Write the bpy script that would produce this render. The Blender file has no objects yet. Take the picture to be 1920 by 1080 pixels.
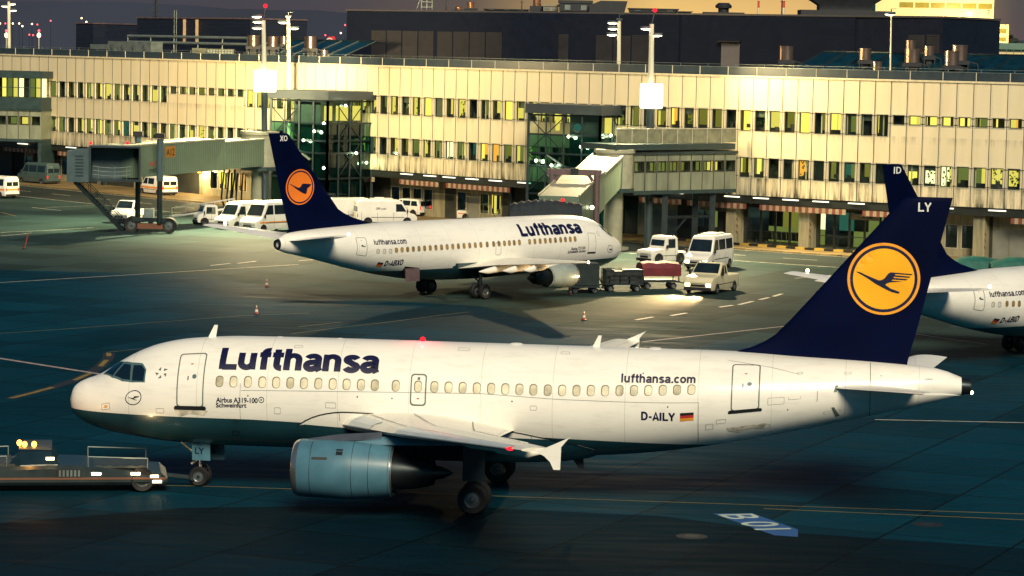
import bpy, bmesh, math, random, os
import numpy as np
from mathutils import Vector, Matrix

# ------------------------------------------------------------------ camera, sky, sun, exposure
S = bpy.context.scene
COL = S.collection
CAM_F, CAM_P, CAM_R, CAM_H = 5257.0, 0.086, 0.02, 16.905      # focal length in photo pixels, pitch, roll, height
_f = np.array([0, math.cos(CAM_P), -math.sin(CAM_P)])
_u = np.array([0, math.sin(CAM_P), math.cos(CAM_P)])
_r = np.array([1.0, 0, 0])
CA = _r*math.cos(CAM_R) + _u*math.sin(CAM_R)
CB = -_r*math.sin(CAM_R) + _u*math.cos(CAM_R)
CC = _f
CO = np.array([0, 0, CAM_H])
cam = bpy.data.cameras.new('camera')
cam.lens = 36*CAM_F/1920
cam.clip_start = 1.0
cam.clip_end = 20000
camo = bpy.data.objects.new('camera', cam)
COL.objects.link(camo)
camo.matrix_world = Matrix(((CA[0], CB[0], -CC[0], 0), (CA[1], CB[1], -CC[1], 0), (CA[2], CB[2], -CC[2], CAM_H), (0, 0, 0, 1)))
S.camera = camo

SUN_EL, SUN_AZ = 35.0, -10.0        # floodlight-like key: low, behind the camera and slightly right
SKY_STRENGTH = 0.042
world = bpy.data.worlds.new('World')
S.world = world
world.use_nodes = True
wt = world.node_tree
for n in list(wt.nodes):
    wt.nodes.remove(n)
wn = wt.nodes.new
wl = wt.links.new
sky = wn('ShaderNodeTexSky')
sky.sky_type = 'NISHITA'
sky.sun_disc = False
sky.sun_elevation = math.radians(SUN_EL)
sky.sun_rotation = math.radians(180 + SUN_AZ)
sky.air_density = 1.6
sky.dust_density = 1.0
sky.ozone_density = 4.0
tint = wn('ShaderNodeMix'); tint.data_type = 'RGBA'; tint.blend_type = 'MULTIPLY'
tint.inputs[0].default_value = 1.0
tint.inputs[7].default_value = (0.06, 0.46, 0.72, 1)
wl(sky.outputs[0], tint.inputs[6])
# the dusk band along the horizon: mauve at one side, the orange light dome of the airport at the other
geo = wn('ShaderNodeTexCoord')
sep = wn('ShaderNodeSeparateXYZ'); wl(geo.outputs['Generated'], sep.inputs[0])
def wmath(op, a, b=None):
    n = wn('ShaderNodeMath'); n.operation = op
    for i, v in enumerate((a, b)):
        if v is None: continue
        if isinstance(v, (int, float)): n.inputs[i].default_value = v
        else: wl(v, n.inputs[i])
    return n.outputs[0]
az = wmath('ARCTAN2', sep.outputs[0], sep.outputs[1])
rampn = wn('ShaderNodeValToRGB')
wl(wmath('MULTIPLY_ADD', az, 2.0), rampn.inputs[0])
rampn.inputs[0].links[0].from_node.inputs[2].default_value = 0.5
cr = rampn.color_ramp
cr.elements[0].position = 0.10; cr.elements[0].color = (0.065, 0.05, 0.075, 1)
cr.elements[1].position = 0.60; cr.elements[1].color = (1.10, 0.68, 0.21, 1)
e = cr.elements.new(0.36); e.color = (0.085, 0.06, 0.075, 1)
e = cr.elements.new(0.465); e.color = (0.15, 0.095, 0.075, 1)
e = cr.elements.new(0.53); e.color = (0.52, 0.32, 0.13, 1)
e = cr.elements.new(0.70); e.color = (1.0, 0.60, 0.20, 1)
e = cr.elements.new(0.85); e.color = (0.12, 0.08, 0.08, 1)
el = wmath('ABSOLUTE', sep.outputs[2])
fall = wmath('POWER', 2.718, wmath('MULTIPLY', el, -16.0))
bg1 = wn('ShaderNodeBackground'); wl(tint.outputs[2], bg1.inputs[0]); bg1.inputs[1].default_value = SKY_STRENGTH
bg2 = wn('ShaderNodeBackground'); wl(rampn.outputs[0], bg2.inputs[0]); bg2.inputs[1].default_value = 1.0
mixw = wn('ShaderNodeMixShader'); wl(fall, mixw.inputs[0]); wl(bg1.outputs[0], mixw.inputs[1]); wl(bg2.outputs[0], mixw.inputs[2])
outw = wn('ShaderNodeOutputWorld'); wl(mixw.outputs[0], outw.inputs[0])

sun = bpy.data.lights.new('sun', 'SUN')
sun.energy = 4.2
sun.angle = math.radians(22.0)
sun.color = (1.0, 0.84, 0.58)
suno = bpy.data.objects.new('sun', sun)
COL.objects.link(suno)
_a, _e = math.radians(SUN_AZ), math.radians(SUN_EL)
_d = Vector((math.sin(_a)*math.cos(_e), math.cos(_a)*math.cos(_e), -math.sin(_e)))   # direction the light travels
suno.rotation_euler = _d.to_track_quat('-Z', 'Y').to_euler()
suno.location = (-20, -60, 60)

S.view_settings.view_transform = 'Standard'
S.view_settings.look = 'None'
S.view_settings.exposure = 0.0
S.view_settings.gamma = 1.0
S.view_settings.use_curve_mapping = False
S.cycles.max_bounces = 6
S.cycles.diffuse_bounces = 3
S.cycles.glossy_bounces = 3
S.cycles.transmission_bounces = 3
S.cycles.transparent_max_bounces = 8
S.cycles.sample_clamp_indirect = 4.0
S.cycles.caustics_reflective = False
S.cycles.caustics_refractive = False

random.seed(7)
rnd = random.random
def ru(a, b): return a + (b-a)*rnd()

# ------------------------------------------------------------------ measuring: where a photo point lies in the place
def ray(px, py):
    d = CA*(px-960)/CAM_F + CB*(540-py)/CAM_F + CC
    return d/np.linalg.norm(d)
def G(px, py, z=0.0):
    d = ray(px, py)
    return CO + d*(z-CAM_H)/d[2]
def D(px, py, Y):
    d = ray(px, py)
    return CO + d*Y/d[1]

# ------------------------------------------------------------------ mesh helpers
class MB:
    def __init__(self):
        self.v = []; self.f = []; self.m = []
    def add(self, vs, fs, m=0):
        o = len(self.v)
        self.v.extend([tuple(float(c) for c in p) for p in vs])
        for k in fs:
            self.f.append([o+i for i in k]); self.m.append(m)
        return self
    def box(self, x0, x1, y0, y1, z0, z1, m=0):
        vs = [(x0,y0,z0),(x1,y0,z0),(x1,y1,z0),(x0,y1,z0),(x0,y0,z1),(x1,y0,z1),(x1,y1,z1),(x0,y1,z1)]
        return self.add(vs, [(0,3,2,1),(4,5,6,7),(0,1,5,4),(1,2,6,5),(2,3,7,6),(3,0,4,7)], m)
    def hexa(self, lo, hi, m=0):          # two quads, bottom and top
        return self.add(list(lo)+list(hi), [(0,3,2,1),(4,5,6,7),(0,1,5,4),(1,2,6,5),(2,3,7,6),(3,0,4,7)], m)
    def bar(self, p, q, w, h=None, m=0, up=(0,0,1)):
        h = h or w
        p = Vector(p); q = Vector(q); d = (q-p).normalized()
        s = d.cross(Vector(up))
        if s.length < 1e-4: s = d.cross(Vector((0,1,0)))
        s.normalize(); u = s.cross(d)
        s = s*w/2; u = u*h/2
        return self.hexa([p-s-u, p+s-u, p+s+u, p-s+u], [q-s-u, q+s-u, q+s+u, q-s+u], m)
    def quad(self, a, b, c, d, m=0):
        return self.add([a,b,c,d], [(0,1,2,3)], m)
    def tube(self, p, q, r0, r1=None, n=10, m=0, cap=True):
        r1 = r0 if r1 is None else r1
        p = Vector(p); q = Vector(q); d = (q-p).normalized()
        s = d.cross(Vector((0,0,1)))
        if s.length < 1e-4: s = Vector((1,0,0))
        s.normalize(); u = s.cross(d)
        a = [p + (s*math.cos(2*math.pi*i/n)+u*math.sin(2*math.pi*i/n))*r0 for i in range(n)]
        b = [q + (s*math.cos(2*math.pi*i/n)+u*math.sin(2*math.pi*i/n))*r1 for i in range(n)]
        fs = [(i,(i+1)%n,n+(i+1)%n,n+i) for i in range(n)]
        if cap: fs += [tuple(range(n))[::-1], tuple(range(n,2*n))]
        return self.add(a+b, fs, m)
    def path(self, pts, r, n=6, m=0):
        for a, b in zip(pts[:-1], pts[1:]): self.tube(a, b, r, n=n, m=m)
        return self
    def loft(self, rings, m=0, cap=True, mf=None):
        n = len(rings[0]); o = len(self.v)
        for r in rings: self.v.extend([tuple(float(c) for c in p) for p in r])
        for k in range(len(rings)-1):
            for i in range(n):
                self.f.append([o+k*n+i, o+k*n+(i+1)%n, o+(k+1)*n+(i+1)%n, o+(k+1)*n+i])
                self.m.append(mf(k,i) if mf else m)
        if cap:
            self.f.append([o+i for i in range(n)][::-1]); self.m.append(m)
            self.f.append([o+(len(rings)-1)*n+i for i in range(n)]); self.m.append(m)
        return self
    def lathe(self, prof, o=(0,0,0), axis='z', n=20, m=0, cap=False, sq=1.0, mats=None):
        rings = []
        for r, h in prof:
            ring = []
            for i in range(n):
                a = 2*math.pi*i/n
                c, s = r*math.cos(a), r*math.sin(a)
                if axis == 'z': ring.append((o[0]+c, o[1]+s, o[2]+h))
                elif axis == 'x': ring.append((o[0]+h, o[1]+c, o[2]+(s if s > 0 else s*sq)))
                else: ring.append((o[0]+c, o[1]+h, o[2]+s))
            rings.append(ring)
        return self.loft(rings, m, cap, (lambda k, i: mats[k]) if mats else None)
    def prism(self, poly, fn, a, b, m=0):      # polygon extruded between two depths; fn(u, v, depth) -> point
        n = len(poly)
        A = [fn(u, v, a) for u, v in poly]; B = [fn(u, v, b) for u, v in poly]
        return self.add(A+B, [tuple(range(n))[::-1], tuple(range(n,2*n))] + [(i,(i+1)%n,n+(i+1)%n,n+i) for i in range(n)], m)
    def build(self, name, mats, parent=None, world=False, smooth=None, kind=None):
        me = bpy.data.meshes.new(name)
        me.from_pydata(self.v, [], self.f)
        if not isinstance(mats, (list, tuple)): mats = [mats]
        for k in mats: me.materials.append(k)
        me.polygons.foreach_set('material_index', self.m)
        bm = bmesh.new(); bm.from_mesh(me)
        bmesh.ops.recalc_face_normals(bm, faces=bm.faces)
        bm.to_mesh(me); bm.free()
        if smooth:
            me.polygons.foreach_set('use_smooth', [True]*len(me.polygons))
            me.set_sharp_from_angle(angle=math.radians(smooth))
        me.update()
        return link(name, me, parent, world, kind)

def link(name, me, parent=None, world=False, kind=None):
    o = bpy.data.objects.new(name, me)
    COL.objects.link(o)
    if parent:
        o.parent = parent
        if world:
            acc = Vector((0,0,0)); p = parent
            while p: acc += p.location; p = p.parent
            o.location = -acc
    if kind: o['kind'] = kind
    return o

def tag(o, label, cat, group=None):
    o['label'] = label; o['category'] = cat
    if group: o['group'] = group
    return o
def thing(name, label, cat, loc=(0,0,0), rz=0.0, group=None):
    o = bpy.data.objects.new(name, None)
    o.empty_display_size = 0.5
    COL.objects.link(o)
    o.location = Vector([float(c) for c in loc]); o.rotation_euler = (0,0,rz)
    return tag(o, label, cat, group)
def copy_tree(o, parent=None):
    c = o.copy(); COL.objects.link(c)
    if parent: c.parent = parent
    for ch in list(o.children): copy_tree(ch, c)
    return c

# ------------------------------------------------------------------ materials
def M(name, col, rough=0.5, metal=0.0, var=0.10, scale=1.5, stretch=(1,1,1), spec=0.5, emit=None, es=0.0, coat=0.0, bump=0.0):
    m = bpy.data.materials.new(name); m.use_nodes = True
    t = m.node_tree; b = t.nodes['Principled BSDF']
    b.inputs['Metallic'].default_value = metal
    b.inputs['Specular IOR Level'].default_value = spec
    b.inputs['Coat Weight'].default_value = coat
    b.inputs['Coat Roughness'].default_value = 0.15
    tc = t.nodes.new('ShaderNodeTexCoord'); mp = t.nodes.new('ShaderNodeMapping')
    mp.inputs['Scale'].default_value = stretch
    nz = t.nodes.new('ShaderNodeTexNoise'); nz.inputs['Scale'].default_value = scale; nz.inputs['Detail'].default_value = 4
    t.links.new(tc.outputs['Object'], mp.inputs[0]); t.links.new(mp.outputs[0], nz.inputs['Vector'])
    rp = t.nodes.new('ShaderNodeValToRGB')
    rp.color_ramp.elements[0].position = 0.3; rp.color_ramp.elements[1].position = 0.7
    rp.color_ramp.elements[0].color = tuple(c*(1-var) for c in col)+(1,)
    rp.color_ramp.elements[1].color = tuple(min(1,c*(1+var)) for c in col)+(1,)
    t.links.new(nz.outputs[0], rp.inputs[0]); t.links.new(rp.outputs[0], b.inputs['Base Color'])
    mr = t.nodes.new('ShaderNodeMapRange'); mr.inputs[3].default_value = max(0.02, rough-0.08); mr.inputs[4].default_value = min(1, rough+0.08)
    t.links.new(nz.outputs[0], mr.inputs[0]); t.links.new(mr.outputs[0], b.inputs['Roughness'])
    if emit:
        b.inputs['Emission Color'].default_value = tuple(emit)+(1,)
        b.inputs['Emission Strength'].default_value = es
    if bump:
        bp = t.nodes.new('ShaderNodeBump'); bp.inputs['Strength'].default_value = bump
        t.links.new(nz.outputs[0], bp.inputs['Height']); t.links.new(bp.outputs[0], b.inputs['Normal'])
    return m
def glassy(name, col=(0.6,0.8,0.8), clear=0.8, rough=0.05):
    m = bpy.data.materials.new(name); m.use_nodes = True
    t = m.node_tree; t.nodes.remove(t.nodes['Principled BSDF'])
    tr = t.nodes.new('ShaderNodeBsdfTransparent'); tr.inputs[0].default_value = tuple(col)+(1,)
    gl = t.nodes.new('ShaderNodeBsdfGlossy'); gl.inputs['Roughness'].default_value = rough
    gl.inputs[0].default_value = (0.8,0.9,1,1)
    mx = t.nodes.new('ShaderNodeMixShader'); mx.inputs[0].default_value = 1-clear
    t.links.new(tr.outputs[0], mx.inputs[1]); t.links.new(gl.outputs[0], mx.inputs[2])
    t.links.new(mx.outputs[0], t.nodes['Material Output'].inputs[0])
    return m
def lamp_mat(name, col, es):
    m = bpy.data.materials.new(name); m.use_nodes = True
    t = m.node_tree; t.nodes.remove(t.nodes['Principled BSDF'])
    e = t.nodes.new('ShaderNodeEmission'); e.inputs[0].default_value = tuple(col)+(1,); e.inputs[1].default_value = es
    t.links.new(e.outputs[0], t.nodes['Material Output'].inputs[0])
    return m

white_paint = M('white_vehicle_paint', (0.80,0.79,0.74), 0.32, var=0.05, coat=0.3)
cream_paint = M('cream_paint', (0.62,0.58,0.40), 0.35, var=0.05, coat=0.3)
dark_paint = M('dark_green_grey_paint', (0.05,0.085,0.085), 0.3, coat=0.4)
black_rubber = M('black_rubber', (0.007,0.008,0.010), 0.75)
rim_metal = M('rim_metal', (0.16,0.19,0.20), 0.35, metal=0.6)
car_glass = M('dark_car_glass', (0.010,0.018,0.024), 0.06, spec=0.8, var=0.3)
orange_paint = M('orange_stripe_paint', (0.75,0.28,0.05), 0.4)
red_paint = M('red_paint', (0.55,0.04,0.04), 0.4)
wine_cloth = M('wine_red_tarpaulin', (0.11,0.008,0.016), 0.6, var=0.3, bump=0.3)
teal_cloth = M('teal_green_tarpaulin', (0.01,0.10,0.085), 0.6, var=0.3, bump=0.3)
dark_steel = M('dark_steel', (0.012,0.023,0.029), 0.45, metal=0.3, var=0.25)
mid_steel = M('grey_steel', (0.16,0.20,0.20), 0.45, metal=0.3, var=0.2)
galv = M('galvanised_metal', (0.26,0.19,0.16), 0.32, metal=0.8, var=0.2, stretch=(3,3,0.3))
mauve_steel = M('mauve_brown_steel', (0.11,0.075,0.085), 0.5, var=0.2)
yellow_sign = M('amber_sign_paint', (0.42,0.18,0.02), 0.5)
black_ink = M('black_ink', (0.01,0.01,0.012), 0.5)
red_lamp = lamp_mat('red_lamp_glow', (1.0,0.012,0.02), 3.2)
tail_lamp = lamp_mat('tail_lamp_glow', (1.0,0.02,0.02), 2.2)
white_lamp = lamp_mat('white_lamp_glow', (1.0,0.88,0.55), 9.0)
warm_lamp = lamp_mat('warm_headlamp_glow', (1.0,0.75,0.40), 14.0)
amber_lamp = lamp_mat('amber_lamp_glow', (1.0,0.38,0.04), 10.0)
green_lamp = lamp_mat('pale_bulb_glow', (0.95,1.0,0.62), 10.0)
tube_lamp = lamp_mat('tube_lamp_glow', (1.0,0.93,0.70), 2.2)

# ------------------------------------------------------------------ lettering
# bold grotesque letters of the liveries, drawn as strokes (cap height 1)
def _arc(cx, cy, rx, ry, a0, a1, n=12):
    return [(cx+rx*math.cos(math.radians(a0+(a1-a0)*i/n)), cy+ry*math.sin(math.radians(a0+(a1-a0)*i/n))) for i in range(n+1)]
GLYPH = {
 'L': (.66, [[(.1,0),(.1,1)],[(.1,.09),(.62,.09)]]),
 'l': (.34, [[(.12,0),(.12,1)]]), 'I': (.34, [[(.12,0),(.12,1)]]),
 'u': (.72, [[(.1,.74),(.1,.30)]+_arc(.31,.30,.21,.215,180,360)+[(.52,.74)],[(.52,.4),(.52,0)]]),
 'f': (.46, [[(.2,0),(.2,.76)]+_arc(.38,.78,.18,.135,180,85),[(.02,.665),(.42,.665)]]),
 't': (.47, [[(.2,.95),(.2,.22)]+_arc(.37,.22,.17,.14,180,275),[(.02,.665),(.42,.665)]]),
 'h': (.72, [[(.1,0),(.1,1)],[(.1,.40)]+_arc(.31,.44,.21,.215,180,0)+[(.52,0)]]),
 'n': (.72, [[(.1,0),(.1,.74)],[(.1,.40)]+_arc(.31,.44,.21,.215,180,0)+[(.52,0)]]),
 'm': (1.06, [[(.1,0),(.1,.74)],[(.1,.40)]+_arc(.285,.45,.185,.205,180,0)+[(.47,0)],[(.47,.40)]+_arc(.655,.45,.185,.205,180,0)+[(.84,0)]]),
 'a': (.68, [_arc(.30,.50,.20,.155,165,0)+[(.50,.12),(.56,0)],_arc(.25,.215,.17,.14,75,285)+[(.40,.12),(.50,.24)],[(.25,.355),(.50,.40)]]),
 's': (.64, [_arc(.29,.53,.19,.125,15,255,14)+_arc(.29,.205,.20,.13,75,-165,14)]),
 'c': (.64, [_arc(.32,.37,.22,.285,42,318,18)]), 'o': (.74, [_arc(.34,.37,.24,.285,0,360,24)]),
 '.': (.30, [[(.12,0),(.12,.19)]]), '-': (.44, [[(.05,.40),(.36,.40)]]), ' ': (.34, []),
 'D': (.80, [[(.1,0),(.1,1)],[(.1,.91),(.32,.91)]+_arc(.34,.5,.29,.41,90,-90,16)+[(.1,.09)]]),
 'A': (.76, [[(.08,0),(.36,.96),(.64,0)],[(.20,.28),(.52,.28)]]),
 'Y': (.72, [[(.05,1),(.34,.46)],[(.63,1),(.34,.46)],[(.34,.52),(.34,0)]]),
 'B': (.76, [[(.1,0),(.1,1)],[(.1,.91),(.36,.91)]+_arc(.38,.71,.19,.20,90,-90,10)+[(.1,.51)],[(.38,.51)]+_arc(.40,.30,.22,.21,90,-90,10)+[(.1,.09)]]),
 'X': (.72, [[(.06,0),(.62,1)],[(.06,1),(.62,0)]]), 'O': (.84, [_arc(.39,.5,.30,.41,0,360,26)]),
}
def stroke_bm(s, w=.185, shear=0.0):
    bm = bmesh.new(); x = 0.0
    for ch in s:
        adv, paths = GLYPH[ch]
        for p in paths:
            P = [Vector((a+x, b)) for a, b in p]; L = []; R = []
            closed = (P[0]-P[-1]).length < 1e-4
            for i, q in enumerate(P):
                d0 = (q-P[i-1]) if i else (P[-1]-P[-2] if closed else P[1]-P[0])
                d1 = (P[i+1]-q) if i < len(P)-1 else (P[1]-P[0] if closed else d0)
                if d0.length < 1e-5: d0 = d1
                if d1.length < 1e-5: d1 = d0
                a, b = d0.normalized(), d1.normalized(); m = (a+b)
                m = m.normalized() if m.length > .2 else a
                k = min(1.6, 1/max(.35, m.dot(a)))*w/2; nrm = Vector((-m.y,m.x))*k
                L.append(q+nrm); R.append(q-nrm)
            vl = [bm.verts.new((v.x+shear*v.y, v.y, 0)) for v in L]; vr = [bm.verts.new((v.x+shear*v.y, v.y, 0)) for v in R]
            for i in range(len(P)-1): bm.faces.new((vl[i], vl[i+1], vr[i+1], vr[i]))
        x += adv
    xs = [v.co.x for v in bm.verts]; x0, x1 = min(xs), max(xs)
    for v in bm.verts: v.co = Vector(((v.co.x-x0)/(x1-x0), v.co.y, 0))
    return bm
def text_bm(s, bold=0.022, shear=0.0, space=0.97):
    cu = bpy.data.curves.new('lettering', 'FONT')
    cu.body = s
    cu.offset = min(bold,.014); cu.shear = shear; cu.space_character = space
    cu.resolution_u = 3; cu.fill_mode = 'FRONT'
    ob = bpy.data.objects.new('lettering', cu); COL.objects.link(ob)
    dg = bpy.context.evaluated_depsgraph_get(); dg.update()
    me = bpy.data.meshes.new_from_object(ob.evaluated_get(dg))
    bpy.data.objects.remove(ob); bpy.data.curves.remove(cu)
    bm = bmesh.new(); bm.from_mesh(me); bpy.data.meshes.remove(me)
    bmesh.ops.remove_doubles(bm, verts=bm.verts, dist=1e-5)
    xs = [v.co.x for v in bm.verts]; ys = [v.co.y for v in bm.verts]
    x0, x1, y1 = min(xs), max(xs), max(ys)
    for v in bm.verts: v.co = Vector(((v.co.x-x0)/(x1-x0), v.co.y/y1, 0))
    return bm, (x1-x0)/y1
def slice_bm(bm, axis, step):
    vals = [v.co[axis] for v in bm.verts]
    k = math.floor(min(vals)/step)+1
    while k*step < max(vals):
        no = Vector((0,0,0)); no[axis] = 1
        co = Vector((0,0,0)); co[axis] = k*step
        bmesh.ops.bisect_plane(bm, geom=bm.verts[:]+bm.edges[:]+bm.faces[:], plane_co=co, plane_no=no, dist=1e-6)
        k += 1
def finish_bm(bm, name, mats, fn, parent, world=False):
    for v in bm.verts:
        v.co = Vector([float(c) for c in fn(v.co.x, v.co.y)])
    me = bpy.data.meshes.new(name); bm.to_mesh(me); bm.free()
    for k in (mats if isinstance(mats, (list,tuple)) else [mats]): me.materials.append(k)
    return link(name, me, parent, world)
def flat_text(s, name, mat, o, du, dv, parent, world=False, bold=0.022, shear=0.0):   # du, dv: vectors spanning the text box
    bm, _ = text_bm(s, bold, shear)
    o, du, dv = Vector(o), Vector(du), Vector(dv)
    return finish_bm(bm, name, mat, lambda u, v: o+du*u+dv*v, parent, world)
def poly_bm(polys, mats=None):
    bm = bmesh.new()
    for k, p in enumerate(polys):
        f = bm.faces.new([bm.verts.new((x, y, 0)) for x, y in p])
        if mats: f.material_index = mats[k]
    bmesh.ops.triangulate(bm, faces=[f for f in bm.faces if len(f.verts) > 4])
    return bm
def rrect(cx, cy, hw, hh, r, n=5):
    out = []
    for sx, sy, a0 in ((1,1,0),(-1,1,90),(-1,-1,180),(1,-1,270)):
        for i in range(n):
            a = math.radians(a0 + 90*i/(n-1))
            out.append((cx+sx*(hw-r)+r*math.cos(a), cy+sy*(hh-r)+r*math.sin(a)))
    return out
def circ(cx, cy, r, n=40, ry=None):
    ry = ry or r
    return [(cx+r*math.cos(2*math.pi*i/n), cy+ry*math.sin(2*math.pi*i/n)) for i in range(n)]
def ring_polys(a, b):
    n = len(a)
    return [[a[i], a[(i+1)%n], b[(i+1)%n], b[i]] for i in range(n)]
# the flying bird of the tail emblem, beak to the left, inside a circle of radius 1
_b = [(878,731),(903,733),(935,748),(1000,774),(1018,781),(1035,780),(1055,768),(1075,740),(1090,730),(1225,738),(1219,745),(1120,740),(1117,747),(1212,754),
      (1204,762),(1112,757),(1108,764),(1196,770),(1186,778),(1103,774),(1098,781),(1165,786),(1090,792),(1068,800),(1060,808),(1095,831),(1150,850),(1144,861),(1100,852),
      (1050,829),(1000,803),(950,770),(915,750)]
BIRD = [((x-1050)/222, -(y-772)/222) for x, y in _b]
# ------------------------------------------------------------------ ground, road, markings
def ground_mat(name, base, var, joint, rough, slab=5.0, rot=-66.0, patch=0.35, spec=0.03):
    m = bpy.data.materials.new(name); m.use_nodes = True
    t = m.node_tree; b = t.nodes['Principled BSDF']; N = t.nodes.new; L = t.links.new
    tc = N('ShaderNodeTexCoord'); mp = N('ShaderNodeMapping'); mp.inputs['Rotation'].default_value = (0,0,math.radians(rot))
    L(tc.outputs['Object'], mp.inputs[0])
    br = N('ShaderNodeTexBrick'); br.offset = 0.0; br.inputs['Scale'].default_value = 1.0
    br.inputs['Brick Width'].default_value = slab; br.inputs['Row Height'].default_value = slab*0.92
    br.inputs['Mortar Size'].default_value = 0.05; br.inputs['Mortar Smooth'].default_value = 0.3
    br.inputs['Color1'].default_value = tuple(c*(1-var) for c in base)+(1,)
    br.inputs['Color2'].default_value = tuple(c*(1+var) for c in base)+(1,)
    br.inputs['Mortar'].default_value = tuple(joint)+(1,)
    L(mp.outputs[0], br.inputs['Vector'])
    n1 = N('ShaderNodeTexNoise'); n1.inputs['Scale'].default_value = 0.045; n1.inputs['Detail'].default_value = 5; n1.inputs['Roughness'].default_value = 0.6
    L(mp.outputs[0], n1.inputs['Vector'])
    n2 = N('ShaderNodeTexNoise'); n2.inputs['Scale'].default_value = 0.9; n2.inputs['Detail'].default_value = 8
    mp2 = N('ShaderNodeMapping'); mp2.inputs['Rotation'].default_value = (0,0,math.radians(-12)); mp2.inputs['Scale'].default_value = (0.25,1.6,1)
    L(tc.outputs['Object'], mp2.inputs[0]); L(mp2.outputs[0], n2.inputs['Vector'])
    r1 = N('ShaderNodeMapRange'); r1.inputs[1].default_value = 0.3; r1.inputs[2].default_value = 0.7
    r1.inputs[3].default_value = 1-patch; r1.inputs[4].default_value = 1+patch; L(n1.outputs[0], r1.inputs[0])
    r2 = N('ShaderNodeMapRange'); r2.inputs[1].default_value = 0.3; r2.inputs[2].default_value = 0.7
    r2.inputs[3].default_value = 0.78; r2.inputs[4].default_value = 1.2; L(n2.outputs[0], r2.inputs[0])
    mu = N('ShaderNodeMath'); mu.operation = 'MULTIPLY'; L(r1.outputs[0], mu.inputs[0]); L(r2.outputs[0], mu.inputs[1])
    mx = N('ShaderNodeMix'); mx.data_type = 'RGBA'; mx.blend_type = 'MULTIPLY'; mx.inputs[0].default_value = 1.0
    L(br.outputs['Color'], mx.inputs[6]); L(mu.outputs[0], mx.inputs[7]); L(mx.outputs[2], b.inputs['Base Color'])
    r3 = N('ShaderNodeMapRange'); r3.inputs[1].default_value = 0.3; r3.inputs[2].default_value = 0.7
    r3.inputs[3].default_value = rough-0.1; r3.inputs[4].default_value = rough+0.12; L(n2.outputs[0], r3.inputs[0]); L(r3.outputs[0], b.inputs['Roughness'])
    b.inputs['Specular IOR Level'].default_value = spec
    return m
mat_ground = ground_mat('far_ground', (0.05,0.06,0.055), 0.1, (0.03,0.035,0.035), 0.7, 30)
mat_apron = ground_mat('concrete_apron', (0.026,0.050,0.050), 0.30, (0.016,0.024,0.026), 0.68, 5.0, patch=0.28)
mat_taxi = ground_mat('worn_asphalt_taxiway', (0.0014,0.033,0.058), 0.28, (0.001,0.004,0.006), 0.62, 5.0, patch=0.3)
mat_dark = ground_mat('foreground_shade_asphalt', (0.0008,0.0115,0.021), 0.34, (0.0003,0.002,0.003), 0.7, 5.0, patch=0.45, spec=0.05)  # vignette-like darkening put into the asphalt colour
mat_road = ground_mat('dark_service_road_asphalt', (0.030,0.040,0.040), 0.1, (0.02,0.03,0.03), 0.6, 60)
mat_walk = ground_mat('tan_pavement', (0.20,0.15,0.075), 0.15, (0.10,0.08,0.05), 0.6, 2.0)

def struct(name, mb, mats, smooth=None):
    o = mb.build(name, mats, smooth=smooth); o['kind'] = 'structure'; return o
b = MB(); b.quad((-6000,-300,-0.05),(6000,-300,-0.05),(6000,9000,-0.05),(-6000,9000,-0.05)); struct('ground', b, mat_ground)
b = MB(); b.quad((-260,-40,0),(260,-40,0),(260,420,0),(-260,420,0)); struct('concrete_ground', b, mat_apron)
# the taxiway in front is darker asphalt, its far edge runs obliquely
edge = [G(*q) for q in ((2300,690),(1400,640),(1050,612),(900,574),(620,560),(380,516),(-300,498))]
b = MB()
b.add([(-200,-39,0.004),(200,-39,0.004)]+[(q[0],q[1],0.004) for q in edge], [tuple(range(9))])
struct('asphalt_ground', b, mat_taxi)
b = MB(); pp = [G(*q) for q in ((-80,988),(350,952),(820,948),(1240,968),(1500,1000),(2100,1040),(2100,1130),(-300,1130))]; b.add([(q[0],q[1],0.0062) for q in pp], [tuple(range(8))]); struct('darkened_asphalt_ground', b, mat_dark)  # darker slab; the fall-off of light towards the frame bottom is in its colour

FX = [3.900934598814493e-05,-0.004883697952955378,1.3275769165321756,-54.63555339423548]
FY = [2.9974913047994224e-05,0.0020615252479148556,-1.5842393258626586,328.3314959485092]
def FP(n, d=0.0, z=0.0):
    """point on the terminal's front: n counts facade panels, d metres out from the wall"""
    p = Vector((float(np.polyval(FX,n)), float(np.polyval(FY,n)), z))
    q = Vector((float(np.polyval(FX,n+0.01)), float(np.polyval(FY,n+0.01)), z))
    t = (q-p).normalized()
    nr = Vector((t.y, -t.x, 0))
    if nr.y > 0: nr = -nr
    return p + nr*d
NN0, NN1 = -16, 94
def ribbon(name, mat, d0, d1, z, n0=NN0, n1=NN1, kind='structure', step=1):
    b = MB(); ns = np.arange(n0, n1+1e-6, step)
    A = [FP(n, d0(n) if callable(d0) else d0, z) for n in ns]; B = [FP(n, d1(n) if callable(d1) else d1, z) for n in ns]
    for i in range(len(ns)-1): b.quad(A[i], A[i+1], B[i+1], B[i])
    o = b.build(name, mat); 
    if kind: o['kind'] = kind
    return o
def lerpn(a, b): return lambda n: a + (b-a)*min(1,max(0,n/70.0))
ribbon('service_road', mat_road, lerpn(7.0,3.6), lerpn(19.0,15.4), 0.004)
b = MB(); ns = np.arange(NN0, NN1+1)
dw = lerpn(7.0,4.2)
for i in range(len(ns)-1):
    a0, a1, c0, c1 = FP(ns[i],-6,0.13), FP(ns[i+1],-6,0.13), FP(ns[i],dw(ns[i]),0.13), FP(ns[i+1],dw(ns[i+1]),0.13)
    b.quad(a0, a1, c1, c0)
    b.quad(c0, c1, c1-Vector((0,0,0.13)), c0-Vector((0,0,0.13)))
struct('pavement', b, mat_walk)

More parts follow.
